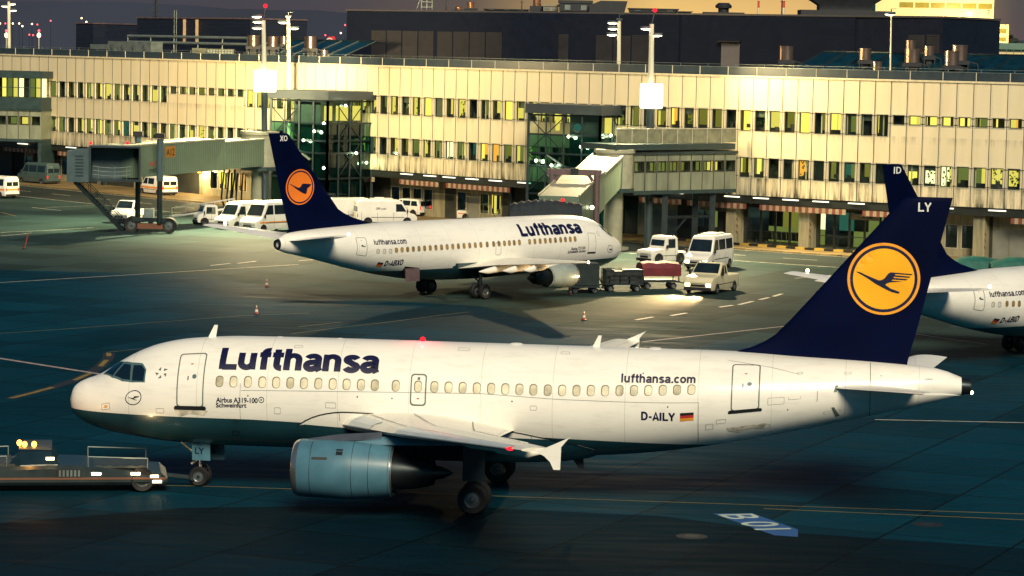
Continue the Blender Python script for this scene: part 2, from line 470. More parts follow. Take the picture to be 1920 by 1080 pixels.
paint_white = M('worn_white_marking', (0.50,0.48,0.40), 0.6, var=0.35, scale=2.5)
paint_pink = M('worn_pinkish_marking', (0.34,0.27,0.26), 0.6, var=0.3, scale=2.5)
paint_yellow = M('worn_yellow_marking', (0.21,0.15,0.03), 0.6, var=0.3, scale=2.5)
paint_dim = M('faded_yellow_marking', (0.12,0.12,0.045), 0.6, var=0.35, scale=2.5)
paint_black = M('black_marking', (0.012,0.014,0.016), 0.6)
paint_blue = M('blue_marking', (0.010,0.085,0.30), 0.55, var=0.15)
paint_letter = M('pale_marking', (0.45,0.55,0.50), 0.55, var=0.15)
def strip(b, pts, w, z=0.009, m=0):
    P = [Vector((float(p[0]), float(p[1]), z)) for p in pts]
    L = []; R = []
    for i, p in enumerate(P):
        d = (P[min(i+1,len(P)-1)]-P[max(i-1,0)]).normalized(); s = Vector((-d.y,d.x,0))*w/2
        L.append(p+s); R.append(p-s)
    for i in range(len(P)-1): b.quad(L[i], L[i+1], R[i+1], R[i], m)
def strip_px(b, pts, w, z=0.009, m=0): strip(b, [G(*p) for p in pts], w, z, m)
b = MB()
for pts, w in [([(1192,600),(1224,594.5)],.28),([(1258,592),(1287,587)],.28),([(1349,576),(1374,572.5)],.28),([(1385,571.5),(1412,565)],.28),([(1424,562),(1442,558)],.28),([(1450,556),(1466,551)],.28),
    ([(1640,787),(1930,793)],.16),([(0,530),(300,512),(560,496)],.15),([(395,498),(432,494)],.2),([(445,494),(480,490)],.2),([(560,489),(600,486)],.2),
    ([(60,389),(115,395)],.2),([(85,389),(190,385)],.12),([(0,436),(90,432),(175,427)],.16),([(0,443),(60,437)],.12),([(268,408),(318,404)],.15),([(1490,462+60),(1560,516)],.15)]: strip_px(b, pts, w)
struct('white_ground_markings', b, paint_white)
b = MB()
for pts, w in [([(-20,669),(190,702)],.34),([(1205,641),(1470,612),(1620,596)],.26),([(1700,624),(1850,646)],.18)]: strip_px(b, pts, w)
struct('pink_ground_markings', b, paint_pink)
b = MB()
strip_px(b, [(-10,907),(180,909),(370,911.5),(800,925),(960,931.5),(1432,947.5),(1930,964.5)], .10)
strip_px(b, [(1432,954),(1930,975.5)], .11)
strip_px(b, [(1,398),(31,405.5)], .22)
struct('yellow_ground_markings', b, paint_yellow)
b = MB()
curve = [(20,747),(60,737),(100,726),(140,713),(170,700),(188,687),(200,675),(204,668),(204,662)]
strip_px(b, curve, .62, .0075, 1)
for i0, i1 in ((0,2),(3,4),(5,6),(7,8)): strip_px(b, curve[i0:i1+1], .27, .0105, 0)
struct('turnoff_ground_marking', b, [paint_yellow, paint_black])
b = MB()
for pts in ([(199,661),(260,654.5),(300,651)],[(-10,626),(110,618),(300,604),(450,592.5),(580,587)],[(547,626),(640,614),(722,605),(820,592),(880,585)],[(560,613),(640,604)]): strip_px(b, pts, .13)
struct('faded_ground_markings', b, paint_dim)
# service road lines follow the building
b = MB()
def curve_line(d, w, n0, n1, z=0.009): strip(b, [FP(n, d(n) if callable(d) else d) for n in np.arange(n0, n1, 1.0)], w, z)
curve_line(lerpn(7.6,4.6), .16, NN0, NN1); curve_line(lerpn(18.6,15.2), .18, NN0, NN1)
for n in np.arange(-14, 92, 4.2): curve_line(lerpn(13.0,9.6), .17, n, n+2.2)
struct('road_lines', b, paint_white)
b = MB()
c = [G(1337,963.5), G(1410,962.5), G(1496,993), G(1496,1007), G(1452,1004)]
b.add([(p[0],p[1],0.0085) for p in c], [(0,1,2,3,4)])
struct('blue_ground_marking', b, paint_blue)
o = G(1346,965.3); du = G(1419,994.5)-o; dv = G(1411,963.6)-o
flat_text('B 01', 'ground_marking_letters', paint_letter, (o[0],o[1],0.013), du, dv, None, bold=0.01)['kind'] = 'structure'
iron = M('cast_iron', (0.008,0.009,0.010), 0.6); iron_mid = M('worn_cast_iron', (0.008,0.018,0.023), 0.5)
for k, (px, py, lab) in enumerate([(1297,1006,'round dark manhole cover below the blue B 01 marking'),(1740,983.5,'round dark manhole cover beside the yellow double line')]):
    p = G(px, py); t = thing('manhole_cover', lab, 'manhole', (p[0],p[1],0), 0, 'manhole covers in the taxiway')
    MB().lathe([(0.0,.016),(.26,.016),(.27,.012)], n=20).build('lid', iron_mid, t)
    MB().lathe([(.275,.013),(.55,.012),(.56,.006)], n=20).build('frame', iron, t)

# hills, the dusk tree line far beyond the airport
hillm = M('hazed_dusk_hill', (0.02,0.028,0.055), 0.95, var=0.25, scale=0.004)  # distance haze is put into this blue-black colour
b = MB(); rng = np.random.RandomState(3); xs = np.linspace(-1500, 2400, 240); h = np.zeros_like(xs)
for k in range(1, 60): h += np.sin(xs*k*0.0032+rng.rand()*6.3)*rng.rand()/k**0.9
h = (h-h.min())/(h.max()-h.min())
top = 25 + 9*h + np.interp(xs, [-1500,-300,600,2400],[22,16,4,2])
for i in range(len(xs)-1):
    b.quad((xs[i],2500,-1),(xs[i+1],2500,-1),(xs[i+1],2560,top[i+1]),(xs[i],2560,top[i]))
    b.quad((xs[i],2560,top[i]),(xs[i+1],2560,top[i+1]),(xs[i+1],3200,top[i+1]*.6),(xs[i],3200,top[i]*.6))
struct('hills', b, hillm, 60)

# ------------------------------------------------------------------ terminal
def dirt_wall(name, col, var, dirt):
    m = M(name, col, 0.5, var=var, scale=0.8, stretch=(1,1,0.15))
    t = m.node_tree; b = t.nodes['Principled BSDF']; N = t.nodes.new; L = t.links.new
    src = b.inputs['Base Color'].links[0].from_socket
    tc = N('ShaderNodeTexCoord'); mp = N('ShaderNodeMapping'); mp.inputs['Scale'].default_value = (1.1,1.1,0.12)
    nz = N('ShaderNodeTexNoise'); nz.inputs['Scale'].default_value = 2.2; nz.inputs['Detail'].default_value = 6; nz.inputs['Roughness'].default_value = 0.65
    L(tc.outputs['Object'], mp.inputs[0]); L(mp.outputs[0], nz.inputs['Vector'])
    sp = N('ShaderNodeSeparateXYZ'); L(tc.outputs['Object'], sp.inputs[0])
    band = N('ShaderNodeValToRGB'); e = band.color_ramp.elements      # rain stains run down under each row of windows
    mr = N('ShaderNodeMapRange'); mr.inputs[1].default_value = 4.0; mr.inputs[2].default_value = 15.0; L(sp.outputs[2], mr.inputs[0]); L(mr.outputs[0], band.inputs[0])
    def zz(z): return (z-4.0)/11.0
    e[0].position = 0.0; e[0].color = (2.2,2.2,2.2,1); e[1].position = zz(4.85); e[1].color = (1.1,1.1,1.1,1)
    for z, v in ((5.4,.75),(5.98,1.3),(6.05,.1),(9.3,.06),(9.98,.55),(10.1,.0),(14.3,.0),(14.7,.3)):
        k = band.color_ramp.elements.new(zz(z)); k.color = (v,v,v,1)
    th = N('ShaderNodeMapRange'); th.inputs[1].default_value = 0.42; th.inputs[2].default_value = 0.68; L(nz.outputs[0], th.inputs[0])
    mu = N('ShaderNodeMath'); mu.operation = 'MULTIPLY'; L(th.outputs[0], mu.inputs[0]); L(band.outputs[0], mu.inputs[1])
    mu2 = N('ShaderNodeMath'); mu2.operation = 'MULTIPLY'; L(mu.outputs[0], mu2.inputs[0]); mu2.inputs[1].default_value = dirt
    mx = N('ShaderNodeMix'); mx.data_type = 'RGBA'; L(mu2.outputs[0], mx.inputs[0]); L(src, mx.inputs[6]); mx.inputs[7].default_value = (0.07,0.075,0.05,1)
    L(mx.outputs[2], b.inputs['Base Color'])
    return m
facade_m = dirt_wall('cream_metal_facade', (0.80,0.70,0.48), 0.05, 0.85)
cream_wall = dirt_wall('cream_ground_floor_wall', (0.34,0.31,0.20), 0.06, 0.3)
bridge_wall = M('stained_pale_panel', (0.20,0.225,0.17), 0.5, var=0.25, scale=1.2, stretch=(1,1,.3))
seam_m = M('dark_seam', (0.03,0.03,0.025), 0.6)
frame_m = M('dark_window_frame', (0.02,0.024,0.022), 0.45)
sill_m = M('pale_window_trim', (0.50,0.48,0.38), 0.4)
pane_m = glassy('window_glass', (0.85,0.95,0.85), 0.94)
teal_glass = glassy('teal_tinted_glass', (0.13,0.40,0.33), 0.93)
rail_glass = M('blue_grey_parapet_panel', (0.028,0.045,0.062), 0.4, var=.15)
roof_m = M('grey_roofing', (0.05,0.065,0.08), 0.7)
slat_dark = M('dark_ribbed_cladding', (0.006,0.010,0.024), 0.5, var=0.15)
def ribbed(m, freq=22.0, strength=0.6, axis=2):
    t = m.node_tree; b = t.nodes['Principled BSDF']; N = t.nodes.new; L = t.links.new
    tc = N('ShaderNodeTexCoord'); wv = N('ShaderNodeTexWave'); wv.wave_type = 'BANDS'; wv.bands_direction = 'XYZ'[axis]
    wv.inputs['Scale'].default_value = freq/6.283
    L(tc.outputs['Object'], wv.inputs['Vector']); bp = N('ShaderNodeBump'); bp.inputs['Strength'].default_value = strength; bp.inputs['Distance'].default_value = 0.05
    L(wv.outputs['Fac'], bp.inputs['Height']); L(bp.outputs[0], b.inputs['Normal'])
    return m
ribbed(slat_dark, 20)
slat_grey = ribbed(M('grey_ribbed_cladding', (0.055,0.07,0.082), 0.45, var=0.1), 24)
# what one sees behind the panes: lit back walls, dim ones, furniture
room = {
 'y': lamp_mat('room_lit_yellow', (1.0,0.79,0.14), 1.0), 'Y': lamp_mat('room_lit_bright_yellow', (1.0,0.76,0.13), 1.5),
 'w': lamp_mat('room_lit_pale', (1.0,0.92,0.45), 1.7), 'g': lamp_mat('room_lit_green', (0.40,0.46,0.11), 0.42),
 'o': lamp_mat('room_lit_olive', (0.36,0.32,0.05), 0.6), 'O': lamp_mat('room_lit_orange', (1.0,0.45,0.06), 1.2),
 'd': M('room_dark_wall', (0.018,0.026,0.022), 0.7), 'b': M('closed_blind', (0.10,0.11,0.10), 0.6), 't': lamp_mat('room_lit_teal', (0.05,0.22,0.16), 0.5)}
furn = M('dark_furniture', (0.015,0.016,0.014), 0.6)
plantm = M('indoor_plant_leaf', (0.03,0.07,0.015), 0.6)
RM = ['y','Y','w','g','o','O','d','b','t']; ROOM_MATS = [room[k] for k in RM] + [furn, plantm, sill_m]
ri = {k: i for i, k in enumerate(RM)}

T = thing('terminal_building', 'long curved airport terminal with cream panels and two rows of lit windows', 'building', FP(47,0,0))
Z0, ZR2a, ZR2b, ZR1a, ZR1s, ZR1b, ZT = 4.42, 5.98, 7.70, 9.98, 11.0, 11.80, 14.62
row1 = {}; row2 = {}
for i, c in enumerate('gdddggyggggygbooobgogYy'): row1[i] = c
for i, c in enumerate('yYyggyygg'): row1[23+i] = c
for i, c in enumerate('gyyydyYbyydyyYyYyYyyyydydyYooodgydY'): row1[32+i] = c
for i, c in enumerate('dyoYdYydyYyYY'): row1[64+i] = c
for i, c in enumerate('dYYYYyYYYyYyyYYY'): row1[73+i] = c
for i, c in enumerate('dgdyggggtygooggyygdddw'): row2[i] = c
for i, c in enumerate('ggtgggtdgggt'): row2[22+i] = c
for i, c in enumerate('dddgygwgtYOgyygdygygydgyygyygyg'): row2[34+i] = c
for i, c in enumerate('gddOddtddgYwwggyygyYgyd'): row2[64+i] = c
def short1(n): return (13 <= n <= 20) or n >= 73
wall = MB(); seam = MB(); trim = seam; inner = MB(); windows = []
for n in range(NN0, NN1):
    P0, P1 = FP(n), FP(n+1); W = (P1-P0).length; tv = (P1-P0)/W; nv = Vector((tv.y,-tv.x,0))
    if nv.y > 0: nv = -nv
    def wp(u, d, z, P0=P0, tv=tv, nv=nv):
        p = P0 + tv*u + nv*d; return Vector((p.x,p.y,z))
    u0, u1 = 0.135*W, 0.865*W
    z1a = ZR1s if short1(n) else ZR1a
    for za, zb in ((Z0,ZR2a),(ZR2b,z1a),(ZR1b,ZT)): wall.quad(wp(0,0,za), wp(W,0,za), wp(W,0,zb), wp(0,0,zb))
    for za, zb in ((ZR2a,ZR2b),(z1a,ZR1b)):
        wall.quad(wp(0,0,za), wp(u0,0,za), wp(u0,0,zb), wp(0,0,zb)); wall.quad(wp(u1,0,za), wp(W,0,za), wp(W,0,zb), wp(u1,0,zb))
        for a, c in (((u0,za),(u1,za)),((u1,za),(u1,zb)),((u1,zb),(u0,zb)),((u0,zb),(u0,za))):
            wall.quad(wp(a[0],0,a[1]), wp(c[0],0,c[1]), wp(c[0],-.2,c[1]), wp(a[0],-.2,a[1]))
    sw = 0.02
    seam.hexa([wp(-sw,.0,Z0),wp(sw,.0,Z0),wp(sw,.03,Z0),wp(-sw,.03,Z0)],[wp(-sw,.0,ZT),wp(sw,.0,ZT),wp(sw,.03,ZT),wp(-sw,.03,ZT)])
    for za, zb in ((ZR2a,ZR2b),(z1a,ZR1b)):      # the small rails that tie the windows together
        for zz_ in (za+.1, zb-.12): trim.hexa([wp(-u0,.004,zz_),wp(u0,.004,zz_),wp(u0,.05,zz_),wp(-u0,.05,zz_)],[wp(-u0,.004,zz_+.045),wp(u0,.004,zz_+.045),wp(u0,.05,zz_+.045),wp(-u0,.05,zz_+.045)])
    for row, za, zb, kk in ((1,z1a,ZR1b,row1.get(n,'d')),(2,ZR2a,ZR2b,row2.get(n,'d'))):
        windows.append((n, row, wp, u0, u1, za, zb, kk, W))
wall.build('facade_panels', facade_m, T, True)
seam.build('panel_seams', seam_m, T, True)
def interior(wp, u0, u1, za, zb, kk, W, row):
    dp = -.75; fl = za-.35; ce = zb+.3; a, c = u0-.12, u1+.12
    base = ri[kk]
    cuts = [a, c]
    for _ in range(2 if rnd() < .75 else 1): cuts.append(ru(a+.15, c-.15))
    cuts.sort()
    for i in range(len(cuts)-1):
        mm = base
        if rnd() < .45: mm = ri[random.choice({'y':'dog','Y':'ydO','w':'yd','g':'dyyoY','o':'od','O':'Yd','d':'dgytod','b':'b','t':'dg'}[kk])]
        if kk == 'b':
            inner.quad(wp(u0,-.24,za), wp(u1,-.24,za), wp(u1,-.24,zb), wp(u0,-.24,zb), ri['b']); return
        inner.quad(wp(cuts[i],dp,fl), wp(cuts[i+1],dp,fl), wp(cuts[i+1],dp,ce), wp(cuts[i],dp,ce), mm)
    inner.quad(wp(a,-.21,fl), wp(c,-.21,fl), wp(c,dp,fl), wp(a,dp,fl), ri['d']); inner.quad(wp(a,-.21,ce), wp(c,-.21,ce), wp(c,dp,ce), wp(a,dp,ce), ri['b'])
    inner.quad(wp(a,-.21,fl), wp(a,dp,fl), wp(a,dp,ce), wp(a,-.21,ce), base if rnd() < .7 else ri['d']); inner.quad(wp(c,-.21,fl), wp(c,dp,fl), wp(c,dp,ce), wp(c,-.21,ce), base if rnd() < .7 else ri['d'])
    def blk(ua, ub, da, db, z0, z1, m):
        inner.hexa([wp(ua,da,z0),wp(ub,da,z0),wp(ub,db,z0),wp(ua,db,z0)],[wp(ua,da,z1),wp(ub,da,z1),wp(ub,db,z1),wp(ua,db,z1)], m)
    F = len(RM)
    if zb-za > 1.2:
        if rnd() < .75: blk(a, c, -.45, -.72, fl, za+ru(.2,.42), F)                              # desk
        if rnd() < .6: q = ru(u0,u1-.35); blk(q, q+.35, -.4, -.55, fl, za+ru(.45,.75), F)      # chair back
        if rnd() < .35: q = ru(u0,u1-.3); blk(q, q+.42, -.55, -.6, za+.3, za+.62, F)             # screen
        if rnd() < .22: q = ru(u0,u1-.1); blk(q, q+.09, -.25, -.33, za, zb, F+2)
        if rnd() < .14:
            for _ in range(40):
                q = ru(u0-.05,u1-.1); z = ru(za-.2, zb-.2); s = ru(.06,.2); d = ru(-.4,-.8); inner.quad(wp(q,d,z), wp(q+s,d+ru(-.1,.1),z+ru(-.05,.05)), wp(q+s*.8,d,z+s), wp(q,d,z+s*ru(.5,1)), F+1)
        if rnd() < .3: blk(u0, u1, -.3, -.34, zb-ru(.1,.7), zb+.1, ri['b'])                     # half-lowered blind
    else:
        if rnd() < .7: q = ru(u0,u1-.25); blk(q, q+.22, -.3, -.36, fl, ce, F)
for w in windows: interior(w[2], w[3], w[4], w[5], w[6], w[7], w[8], w[1])
inner.build('lit_rooms', ROOM_MATS, T, True)
# windows: frame and pane; the hundred that show largest are parts of their own
def visible(n, row):
    if n < 0 or n > 81: return False
    if row == 1 and (22 <= n <= 33 or 46.5 <= n <= 54): return False
    if row == 2 and (22 <= n <= 33 or 46.5 <= n <= 63): return False
    return True
ordered = sorted(windows, key=lambda w: (not visible(w[0], w[1]), -w[0]))
rest = MB()
def window_mesh(mb, wp, u0, u1, za, zb):
    t = .07
    for (a, b_, c, d) in ((u0,u1,za,za+t),(u0,u1,zb-t,zb),(u0,u0+t,za+t,zb-t),(u1-t,u1,za+t,zb-t)):
        mb.hexa([wp(a,-.20,c),wp(b_,-.20,c),wp(b_,-.10,c),wp(a,-.10,c)],[wp(a,-.20,d),wp(b_,-.20,d),wp(b_,-.10,d),wp(a,-.10,d)], 0)
    mb.quad(wp(u0+t,-.15,za+t), wp(u1-t,-.15,za+t), wp(u1-t,-.15,zb-t), wp(u0+t,-.15,zb-t), 1)
    s = .055
    for (a, b_, c, d) in ((u0-s,u1+s,za-s,za),(u0-s,u1+s,zb,zb+s),(u0-s,u0,za,zb),(u1,u1+s,za,zb)):
        mb.hexa([wp(a,.003,c),wp(b_,.003,c),wp(b_,.035,c),wp(a,.035,c)],[wp(a,.003,d),wp(b_,.003,d),wp(b_,.035,d),wp(a,.035,d)], 2)
for i, w in enumerate(ordered):
    if i < 100:
        mb = MB(); window_mesh(mb, *w[2:7]); mb.build('window', [frame_m, pane_m, sill_m], T, True)
    else: window_mesh(rest, *w[2:7])
rest.build('window', [frame_m, pane_m, sill_m], T, True, kind='stuff')
# coping, roof deck, railing
b = MB(); rail = MB(); deck = MB()
ns = list(range(NN0, NN1+1))
for i in range(len(ns)-1):
    n = ns[i]
    for d0, d1, z0, z1 in ((-.3,.10,ZT,ZT+.16),):
        A = [FP(n,d0,z0),FP(n+1,d0,z0),FP(n+1,d1,z0),FP(n,d1,z0)]; B = [FP(n,d0,z1),FP(n+1,d0,z1),FP(n+1,d1,z1),FP(n,d1,z1)]; b.hexa(A, B)
    deck.quad(FP(n,-.3,ZT-.05), FP(n+1,-.3,ZT-.05), FP(n+1,-24,ZT-.05), FP(n,-24,ZT-.05))
    rail.quad(FP(n,-.45,ZT+.10), FP(n+1,-.45,ZT+.10), FP(n+1,-.45,ZT+.84), FP(n,-.45,ZT+.84), 1)
    rail.bar(FP(n,-.45,ZT+.88), FP(n+1,-.45,ZT+.88), .05, m=0); rail.bar(FP(n,-1.6,ZT+1.1), FP(n+1,-1.6,ZT+1.1), .035, m=0)
    if n % 2 == 0: rail.bar(FP(n,-.45,ZT), FP(n,-.45,ZT+.9), .07, m=2); rail.bar(FP(n,-1.6,ZT), FP(n,-1.6,ZT+1.1), .04, m=0)
b.build('coping', facade_m, T, True); deck.build('roof_deck', roof_m, T, True)
rail.build('railing', [mid_steel, rail_glass, sill_m], T, True)
# under the overhang: soffit, dark fascia, striped warning boards, strip lights
b = MB()
for i in range(len(ns)-1):
    n = ns[i]
    b.quad(FP(n,0,Z0), FP(n+1,0,Z0), FP(n+1,-1.7,Z0), FP(n,-1.7,Z0))
    b.hexa([FP(n,-.35,3.72),FP(n+1,-.35,3.72),FP(n+1,-.12,3.72),FP(n,-.12,3.72)],[FP(n,-.35,Z0-.002),FP(n+1,-.35,Z0-.002),FP(n+1,-.12,Z0-.002),FP(n,-.12,Z0-.002)])
b.build('fascia', frame_m, T, True)
stripe_red = M('warning_stripe_red', (0.20,0.06,0.045), 0.5); stripe_cream = M('warning_stripe_cream', (0.34,0.29,0.20), 0.5)
for a, c in ((-13,-7),(-5,-0.5),(1,8),(31.5,33.5),(36,39.5),(40.2,45.6),(56,59),(59.5,63.6),(64.6,70.2),(71.4,76),(80.4,88)):
    q = a
    k = 0; strp = MB()
    while q < c:
        A = [FP(q,-.10,3.20),FP(q+.22,-.10,3.20),FP(q+.22,-.05,3.20),FP(q,-.05,3.20)]; B = [FP(q,-.10,3.66),FP(q+.22,-.10,3.66),FP(q+.22,-.05,3.66),FP(q,-.05,3.66)]
        strp.hexa(A, B, k % 2); k += 1; q += .22
    strp.build('warning_board', [stripe_red, stripe_cream], T, True)
for n in [-3.3,2,7,36.2,38.3,40,42,44,46.4,58.2,62.2,64.2,66.2,68.2,70.5,73.2,76,79.1,81.6,85]:
    b = MB(); p, q = FP(n,-.02,4.22), FP(n+1.0,-.02,4.22); b.bar(p, q, .22, .09); b.build('strip_light', tube_lamp, T, True)
# ground floor, set back under the overhang
gf = MB(); gdark = MB()
opening_mats = [frame_m, pane_m, sill_m]+ROOM_MATS; door_mats = [M('grey_door', (0.22,0.23,0.20), 0.5), mid_steel]; col_mats = [cream_wall, dark_steel, stripe_red, stripe_cream]
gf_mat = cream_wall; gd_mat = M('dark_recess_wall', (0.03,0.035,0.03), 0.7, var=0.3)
def flush(mb, nm, mats):
    if mb.v: mb.build(nm, mats, T, True)
last = None
kinds = {}
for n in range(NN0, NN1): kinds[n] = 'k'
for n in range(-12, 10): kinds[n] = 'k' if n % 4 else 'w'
for a, s in ((10,'kkkkkcllllckkk'),(34,'wwwwckwdllkkkkkkkkkkkcddkggkpggggpqqqqqkkcwwpddccwwcddcw')):
    for i, c in enumerate(s): kinds[a+i] = c
ZG = 3.7
for n in range(NN0, NN1):
    k = kinds[n]; d = -1.7; gw = MB(); doors = MB(); cols = MB()
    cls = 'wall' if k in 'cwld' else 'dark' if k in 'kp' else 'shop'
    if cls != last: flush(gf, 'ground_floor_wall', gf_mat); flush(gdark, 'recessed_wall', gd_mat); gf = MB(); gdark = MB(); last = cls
    P0, P1 = FP(n,d), FP(n+1,d); W = (P1-P0).length; tv = (P1-P0)/W; nv = Vector((tv.y,-tv.x,0))
    if nv.y > 0: nv = -nv
    def wp(u, dd, z):
        p = P0 + tv*u + nv*dd; return Vector((p.x,p.y,z))
    def full(mb, m=0, dd=0, z0=.13, z1=Z0): mb.quad(wp(0,dd,z0), wp(W,dd,z0), wp(W,dd,z1), wp(0,dd,z1), m)
    if k in 'cwld': 
        u0, u1, za, zb = .14*W, .86*W, (.9 if k == 'l' else .85), 2.75
        if k == 'd': u0, u1, za, zb = .02*W, .98*W, .13, 2.6
        if k == 'c': full(gf)
        else:
            for q in ((0,W,.13,za),(0,W,zb,Z0),(0,u0,za,zb),(u1,W,za,zb)):
                if q[3] > q[2]: gf.quad(wp(q[0],0,q[2]), wp(q[1],0,q[2]), wp(q[1],0,q[3]), wp(q[0],0,q[3]))
            if k == 'd': doors.hexa([wp(u0,-.12,za),wp(u1,-.12,za),wp(u1,-.05,za),wp(u0,-.05,za)],[wp(u0,-.12,zb),wp(u1,-.12,zb),wp(u1,-.05,zb),wp(u0,-.05,zb)]); doors.bar(wp(u1-.15,-.04,1.1),wp(u1-.15,-.04,1.25),.05,m=1)
            else:
                window_mesh(gw, wp, u0, u1, za, zb)
                mm = 'd' if k == 'w' else random.choice('YyOY')
                gw.quad(wp(u0,-1,za-.3), wp(u1,-1,za-.3), wp(u1,-1,zb+.3), wp(u0,-1,zb+.3), 3+ri[mm])
                if k == 'l':
                    q = ru(u0,u1-.4); gw.hexa([wp(q,-.5,za),wp(q+.5,-.5,za),wp(q+.5,-.7,za),wp(q,-.7,za)],[wp(q,-.5,za+.5),wp(q+.5,-.5,za+.5),wp(q+.5,-.7,za+.5),wp(q,-.7,za+.5)],3+len(RM))
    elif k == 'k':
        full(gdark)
        if n % 5 == 0: cols.hexa([wp(0,.3,.13),wp(.4,.3,.13),wp(.4,.7,.13),wp(0,.7,.13)],[wp(0,.3,Z0),wp(.4,.3,Z0),wp(.4,.7,Z0),wp(0,.7,Z0)],1)
    elif k == 'p':
        cols.hexa([wp(.15,.0,.13),wp(W*.8,.0,.13),wp(W*.8,1.2,.13),wp(.15,1.2,.13)],[wp(.15,.0,Z0-.01),wp(W*.8,.0,Z0-.01),wp(W*.8,1.2,Z0-.01),wp(.15,1.2,Z0-.01)],0)
        for i in range(5): 
            z = .9+i*.28
            cols.hexa([wp(W*.8+.002,.9,z),wp(W*.8+.02,.9,z),wp(W*.8+.02,1.18,z+.2),wp(W*.8+.002,1.18,z+.2)],[wp(W*.8+.002,.9,z+.16),wp(W*.8+.02,.9,z+.16),wp(W*.8+.02,1.18,z+.36),wp(W*.8+.002,1.18,z+.36)],2+i%2)
        full(gdark)
    elif k in 'gq':
        gw.quad(wp(.05,-.05,.2), wp(W-.05,-.05,.2), wp(W-.05,-.05,3.3), wp(.05,-.05,3.3), 1)
        for a, c in ((0,.09),(W-.09,W)): gw.hexa([wp(a,-.1,.13),wp(c,-.1,.13),wp(c,.03,.13),wp(a,.03,.13)],[wp(a,-.1,3.3),wp(c,-.1,3.3),wp(c,.03,3.3),wp(a,.03,3.3)],0)
        gw.hexa([wp(0,-.1,3.3),wp(W,-.1,3.3),wp(W,.03,3.3),wp(0,.03,3.3)],[wp(0,-.1,Z0),wp(W,-.1,Z0),wp(W,.03,Z0),wp(0,.03,Z0)],0)
        gw.hexa([wp(0,-.1,1.2),wp(W,-.1,1.2),wp(W,.02,1.2),wp(0,.02,1.2)],[wp(0,-.1,1.26),wp(W,-.1,1.26),wp(W,.02,1.26),wp(0,.02,1.26)],0)
        hot = {59:'g',60:'o',63:'d',64:'o',65:'g',66:'w',68:'t',69:'d',70:'g',71:'d',72:'y'}.get(n,'t')
        gw.quad(wp(0,-3.5,1.5), wp(W,-3.5,1.5), wp(W,-3.5,3.4), wp(0,-3.5,3.4), 3+ri[hot]); gw.quad(wp(0,-3.5,.13), wp(W,-3.5,.13), wp(W,-3.5,1.5), wp(0,-3.5,1.5), 3+ri['d' if hot == 't' else 'g'])
        gw.quad(wp(0,-.12,.15), wp(W,-.12,.15), wp(W,-3.5,.15), wp(0,-3.5,.15), 3+ri['b']); gw.quad(wp(0,-.12,3.4), wp(W,-.12,3.4), wp(W,-3.5,3.4), wp(0,-3.5,3.4), 3+ri['d'])
        if k == 'g':
            for i in range(3):
                q = .1+i*.5; gw.hexa([wp(q,-1.0,.55),wp(q+.42,-1.0,.55),wp(q+.42,-1.06,.55),wp(q,-1.06,.55)],[wp(q,-.9,1.25),wp(q+.42,-.9,1.25),wp(q+.42,-.98,1.25),wp(q,-.98,1.25)],3+len(RM))
                gw.hexa([wp(q,-1.06,.5),wp(q+.42,-1.06,.5),wp(q+.42,-1.5,.5),wp(q,-1.5,.5)],[wp(q,-1.06,.57),wp(q+.42,-1.06,.57),wp(q+.42,-1.5,.57),wp(q,-1.5,.57)],3+len(RM)); gw.bar(wp(q+.2,-1.2,.15),wp(q+.2,-1.2,.5),.04,m=2)
    flush(gw, 'shopfront' if k in 'gq' else 'ground_floor_window', opening_mats); flush(doors, 'service_door', door_mats); flush(cols, 'column', col_mats)
flush(gf, 'ground_floor_wall', gf_mat); flush(gdark, 'recessed_wall', gd_mat)
b = MB()      # yellow and black kerb blocks
for i in range(22):
    n = 58+i*.62; b.hexa([FP(n,.9,.13),FP(n+.31,.9,.13),FP(n+.31,1.25,.13),FP(n,1.25,.13)],[FP(n,.9,.32),FP(n+.31,.9,.32),FP(n+.31,1.25,.32),FP(n,1.25,.32)], i % 2)
    b.hexa([FP(n+.31,.9,.13),FP(n+.62,.9,.13),FP(n+.62,1.25,.13),FP(n+.31,1.25,.13)],[FP(n+.31,.9,.32),FP(n+.62,.9,.32),FP(n+.62,1.25,.32),FP(n+.31,1.25,.32)], 1-i % 2)
b.build('guard_kerb', [M('kerb_yellow', (0.45,0.30,0.05), 0.6), black_ink], T, True)
for n, s in ((70.1,'A 100'),(59.7,'A 101')):      # gate signs over the lit doors
    p, q = FP(n,-1.55,2.75), FP(n+1.9,-1.55,2.75); b = MB(); b.hexa([p,q,FP(n+1.9,-1.6,2.75),FP(n,-1.6,2.75)],[v+Vector((0,0,.5)) for v in (p,q,FP(n+1.9,-1.6,2.75),FP(n,-1.6,2.75))], 0)
    so = b.build('gate_sign', M('gate_sign_board', (0.22,0.21,0.15), 0.5), T, True)
    flat_text(s, 'lettering', black_ink, FP(n+.75,-1.53,2.87), FP(n+1.5,-1.53,2.87)-FP(n+.75,-1.53,2.87), (0,0,.26), so, True)
